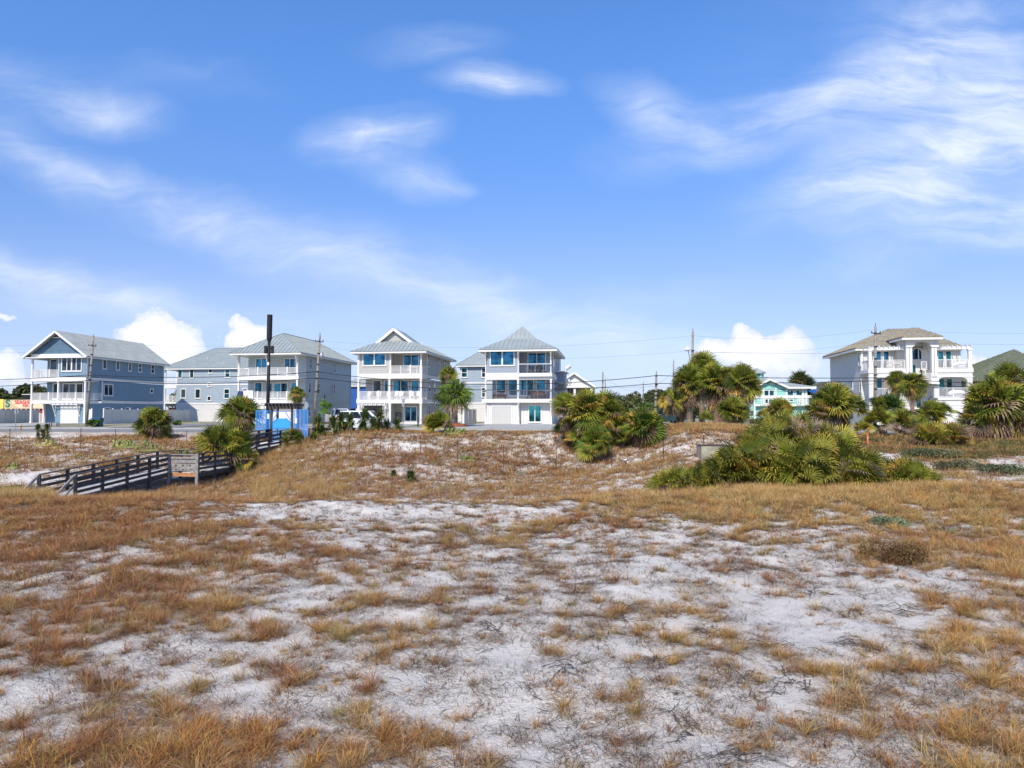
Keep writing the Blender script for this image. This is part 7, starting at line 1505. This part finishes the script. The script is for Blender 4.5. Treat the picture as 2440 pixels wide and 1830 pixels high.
def blades(r, bx, by, bz, h, az, lean, wd, col, seg=2, curl=.5):
    n = len(bx); tw = r.normal(0, .9, n); d = None; s = np.stack([-np.sin(az + r.uniform(-1, 1, n)), np.cos(az + r.uniform(-1, 1, n))], 1); out = []; K = seg
    for k in range(K + 1):
        t = k / K; d = np.stack([np.cos(az + tw * t), np.sin(az + tw * t)], 1); off = (lean * t + curl * lean * t * t)[:, None] * h[:, None] * d; z = bz + h * (t - .35 * lean * t * t); w = wd * (1 - t * .75)
        c = np.stack([bx + off[:, 0], by + off[:, 1], z], 1)
        if k < K: sd = np.concatenate([s * w[:, None], np.zeros((n, 1))], 1); out += [c - sd, c + sd]
        else: out.append(c)
    V = np.stack(out, 1); m = V.shape[1]; b = (np.arange(n) * m)[:, None]; Q = [b + np.array([[2 * k, 2 * k + 1, 2 * k + 3, 2 * k + 2]]) for k in range(K - 1)]; T = b + np.array([[2 * K - 2, 2 * K - 1, 2 * K]])
    cc = np.repeat(col, m, 0).reshape(n, m, 3) * np.linspace(.52, 1.22, m)[None, :, None]  # shade low in the tufts painted in: blade colour darkens towards its base
    return V.reshape(-1, 3), np.concatenate(Q), T, cc.reshape(-1, 3)
def mesh_blades(name, parts, label):
    V = []; Q = []; T = []; Cc = []; o = 0
    for v, q, t, c in parts: V.append(v); Q.append(q + o); T.append(t + o); Cc.append(c); o += len(v)
    ob_ = np_mesh(name, np.concatenate(V), [np.concatenate(Q), np.concatenate(T)], m_grass, np.concatenate(Cc)); tag(ob_, label, 'grass', kind='stuff'); return ob_
def scatter(r, n, y0, y1, power=1.0, wide=.86):
    y = (r.uniform(0, 1, n) ** power) * (y1 - y0) + y0; x = r.uniform(-1, 1, n) * (wide * y + 1.5); return x, y
def ok_place(x, y):
    v = x * SA_ + y * CA_; k = (v < 58.3)
    # keep the boardwalk deck clear
    for (a, b_, c, d) in ((-25.2, -21.2, 31.3, 35.6), (-23.4, -20.6, 33.0, 43.5), (-22.4, -18.6, 42.4, 47), (-20.2, -18.2, 47, 57.2)): k &= ~((x > a) & (x < b_) & (y > c) & (y < d))
    return k
def tufts(r, ntry, y0, y1, nb, hr, rad, wd, seg, power, bias=.0, name='dry_grass', label=''):
    x, y = scatter(r, ntry, y0, y1, power); z = height(x, y); c, px, py = cover(x, y, z); k = (r.uniform(0, 1, ntry) < np.clip((c - .28 + bias) * 1.3, 0.05, 1) ** 1.3) & ok_place(x, y)
    x, y, z, c, px, py = x[k], y[k], z[k], c[k], px[k], py[k]; n = len(x); W = hue_weights(px, py, x, y); cum = W.cumsum(1); hi_ = (r.uniform(0, 1, n)[:, None] > cum).sum(1).clip(0, 9)
    th = r.uniform(hr[0], hr[1], n) * (.6 + .6 * c); tr = r.uniform(rad[0], rad[1], n); m = (nb * r.uniform(.5, 1.4, n)).astype(int)
    low = (hi_ >= 5) & (hi_ <= 7); th = np.where(low, th * .5, th); th = th * (1 - .45 * sstep(53.5, 56.5, x * SA_ + y * CA_)); I = np.repeat(np.arange(n), m); N_ = len(I); a = r.uniform(0, 6.283, N_); q = np.abs(r.normal(0, .5, N_)) * tr[I]
    bx = x[I] + np.cos(a) * q; by = y[I] + np.sin(a) * q; bz = height(bx, by) - .01; h = th[I] * r.uniform(.45, 1.15, N_); lean = np.clip(r.normal(.7, .4, N_) + np.where(low[I], .8, 0), 0.02, 1.7)
    az = a + r.normal(0, .7, N_); col = PAL[hi_[I]] * r.uniform(.65, 1.3, (N_, 1)); alt = r.uniform(0, 1, N_) < .25; col[alt] = PAL[r.randint(0, 10, alt.sum())] * r.uniform(.7, 1.2, (alt.sum(), 1))
    w = wd * r.uniform(.7, 1.3, N_) * np.maximum(1, by / 14.0) ** .8
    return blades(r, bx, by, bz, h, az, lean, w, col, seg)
r = np.random.RandomState(5)
near = [tufts(r, 14500, 4.2, 12, 60, (.06, .30), (.02, .12), .0023, 3, .8), tufts(r, 36000, 12, 26.5, 38, (.08, .34), (.04, .16), .0031, 3, .85)]
near += [tufts(r, 24000, 4.2, 15, 18, (.03, .11), (.02, .10), .0022, 2, .8, .14), tufts(r, 30000, 15, 26.5, 14, (.05, .15), (.03, .14), .0034, 2, .9, .14)]
mesh_blades('dry_grass', near, 'dry straw and rust coloured grass tufts growing on the near dune')
# taller seed stalks
x, y = scatter(r, 2600, 5, 26, .8); z = height(x, y); c, px, py = cover(x, y, z); k = r.uniform(0, 1, len(x)) < c * .5; x, y, z = x[k], y[k], z[k]; n = len(x)
st_ = blades(r, x, y, z, r.uniform(.3, .62, n), r.uniform(0, 6.28, n), r.uniform(.02, .3, n), np.full(n, .0016) * np.maximum(1, y / 12), PAL[r.choice([0, 1, 5, 8], n)], 3)
# thatch: short flat dead blades and twigs lying all over the sand
def litter(ntry, y0, y1, L, wd, power, floor_=.12):
    x, y = scatter(r, ntry, y0, y1, power); z = height(x, y); c, px, py = cover(x, y, z); nn = fbm(x, y, 1.3, 3, 55); k = (r.uniform(0, 1, ntry) < np.clip(c * 1.1 + (nn - .5) * 1.2 + floor_, .03, 1)) & ok_place(x, y); x, y, z = x[k], y[k], z[k]; n = len(x)
    col = PAL[r.choice([5, 6, 7, 7, 7, 2, 3], n)] * r.uniform(.45, 1.1, (n, 1)); return blades(r, x, y, z + .004, r.uniform(L[0], L[1], n), r.uniform(0, 6.283, n), r.uniform(.9, 3.2, n), wd * np.maximum(1, y / 12) * r.uniform(.7, 1.4, n), col, 2, .1)
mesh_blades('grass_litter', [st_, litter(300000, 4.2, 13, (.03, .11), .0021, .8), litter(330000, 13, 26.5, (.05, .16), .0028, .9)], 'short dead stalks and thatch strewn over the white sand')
mid = [tufts(r, 15000, 26.5, 44, 22, (.18, .46), (.15, .45), .0036, 2, .9, .25), tufts(r, 15000, 44, 59.5, 18, (.20, .50), (.2, .6), .005, 2, 1.0, .25)]
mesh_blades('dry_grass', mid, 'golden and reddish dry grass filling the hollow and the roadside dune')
mesh_blades('grass_litter', [litter(120000, 26.5, 59, (.08, .25), .004, .9, .1)], 'dead stalks and thatch over the hollow')
# tall sea oats close to the boardwalk and at the right
xs = []; 
for (p0, p1, Y0, Y1, m) in ((600, 900, 34, 44, 350), (560, 900, 44, 53, 350), (1750, 2300, 25.5, 28.5, 900), (0, 130, 26, 36, 350), (1600, 1800, 50, 54, 500)):
    q = r.uniform(p0, p1, m); Yq = r.uniform(Y0, Y1, m); xs.append(np.stack([(q - 1220) / FPX * Yq, Yq], 1))
xs = np.concatenate(xs); cq, pq, _ = cover(xs[:, 0], xs[:, 1], height(xs[:, 0], xs[:, 1])); xs = xs[(cq > .45) & (r.uniform(0, 1, len(xs)) < np.where(xs[:, 0] < 0, np.clip((900 - pq) / 220, 0, 1), 1))]; I = np.repeat(np.arange(len(xs)), 26); n = len(I); a = r.uniform(0, 6.28, n); bx = xs[I, 0] + np.cos(a) * r.uniform(0, .16, n); by = xs[I, 1] + np.sin(a) * r.uniform(0, .16, n); k = ok_place(bx, by); bx, by, a = bx[k], by[k], a[k]; n = len(bx)
tall = blades(r, bx, by, height(bx, by), np.where(bx > 0, .5, 1) * r.uniform(.3, .75, n), a + r.normal(0, .6, n), np.clip(r.normal(.35, .25, n), .02, 1.2), .0045 * r.uniform(.7, 1.3, n), PAL[r.choice([0, 1, 2, 0, 8, 5, 9], n)] * r.uniform(.8, 1.25, (n, 1)), 3)
mesh_blades('tall_grass', [tall], 'taller straw coloured grass beside the boardwalk and at the foot of the saw palmettos')
# green vines on the right hand slope
q = r.uniform(2030, 2460, 9000); Yq = r.uniform(38, 53, 9000); x = (q - 1220) / FPX * Yq; z = height(x, Yq); px, py = project(x, Yq, z); dn = fbm(x, Yq, .5, 3, 66); k = (py < 1150) & (py - 1075 < (px - 2200) * .12 + 22 + (dn - .5) * 60) & (dn > .3)
k &= ~((np.abs(px - 2130) < 72) & (np.abs(py - 1098) < 20)) & ~((np.abs(px - 2410) < 50) & (np.abs(py - 1112) < 26)); x, Yq, z = x[k], Yq[k], z[k]; I = np.repeat(np.arange(len(x)), 14); n = len(I)
bx = x[I] + r.normal(0, .22, n); by = Yq[I] + r.normal(0, .22, n); vc = np.array([(.15, .16, .045), (.11, .13, .035), (.18, .16, .06), (.20, .14, .06), (.08, .10, .03)])[r.randint(0, 5, n)] * r.uniform(.7, 1.3, (n, 1))
mesh_blades('ground_cover', [blades(r, bx, by, height(bx, by), r.uniform(.08, .28, n), r.uniform(0, 6.28, n), r.uniform(.2, 1.6, n), .011 * r.uniform(.7, 1.4, n), vc, 2)], 'dark green creeping vines covering the slope below the villa')
# green roadside verge grass
x, y = scatter(r, 60000, 58, 90, 1.0); v = x * SA_ + y * CA_; t_px = 1220 + FPX * x / y
k = ((v > 71.4) & (v < 75.5)) & (fbm(x, y, .25, 3, 8) > .42) & ~((t_px > 778) & (t_px < 1012)) & ~((t_px > 1108) & (t_px < 1348)); x, y = x[k], y[k]; n = len(x)
if n: mesh_blades('verge_grass', [blades(r, x, y, height(x, y), r.uniform(.04, .14, n), r.uniform(0, 6.28, n), r.uniform(.2, 1.2, n), .02 * r.uniform(.7, 1.4, n), np.array([(.16, .17, .04), (.24, .21, .07), (.12, .15, .03)])[r.randint(0, 3, n)], 2)], 'green and yellow verge grass beyond the road')
# dead branching roots lying on the sand
mb = MB(); rg = random.Random(3)
def twig(p, az, L, r0, dep):
    p = Vector(p); p.z = H(p.x, p.y) + .01; pts = [p]; a = az
    for k in range(4): a += rg.uniform(-.5, .5); q = pts[-1] + Vector((math.cos(a), math.sin(a), 0)) * L / 4; q.z = H(q.x, q.y) + .015 + (.07 * math.sin(k * 1.1 + 1) * rg.random() if dep > 0 else .01); pts.append(q)
    mb.tube(pts, [r0, r0 * .85, r0 * .7, r0 * .5, r0 * .3], 4)
    if dep > 0:
        for k in (1, 2, 3, 3): twig(pts[k], a + rg.uniform(-1.3, 1.3), L * .5, r0 * .6, dep - 1)
spots = [(1300, 1255, 9), (1270, 1262, 6), (1060, 1210, 6), (1140, 1215, 6), (1210, 1210, 5), (1180, 1495, 6), (1390, 1280, 6), (1760, 1350, 9), (1690, 1340, 6), (1860, 1350, 7), (2020, 1360, 8), (2010, 1450, 7), (1690, 1505, 8), (2060, 1545, 9), (1900, 1620, 9), (2210, 1550, 8), (1830, 1530, 5), (1770, 1620, 6), (1350, 1590, 6), (1760, 1810, 7), (1420, 1390, 6), (1560, 1230, 7), (1600, 1330, 5), (900, 1260, 6), (980, 1350, 6), (700, 1340, 6), (620, 1400, 6), (1480, 1440, 5), (1500, 1480, 6), (1640, 1450, 5), (2150, 1440, 7), (2240, 1420, 6), (1200, 1420, 5), (860, 1310, 6), (1190, 1800, 5), (1940, 1400, 6), (1650, 1720, 6), (1550, 1560, 5), (760, 1240, 7)]
for (px, py, m) in spots:
    a_, b_ = ray(px, py); Y = 3.05 / -b_
    for k in range(m): twig((a_ * Y + rg.uniform(-.12, .12), Y + rg.uniform(-.12, .12), 0), rg.uniform(0, 6.28), rg.uniform(.18, .42), rg.uniform(.004, .009), 1)
for (px, py) in [(rg.uniform(650, 2300), rg.uniform(1215, 1800)) for _ in range(260)]:
    a_, b_ = ray(px, py); Y = 3.05 / -b_; twig((a_ * Y, Y, 0), rg.uniform(0, 6.28), rg.uniform(.1, .3), rg.uniform(.003, .007), 1 if rg.random() < .3 else 0)
m_root = material('dead_root_wood', (.085, .07, .06), .9, var=.35, vscale=6); tag(mb.build('dead_roots', m_root), 'dark twisted dead roots and twigs lying on the white sand', 'twigs', kind='stuff')
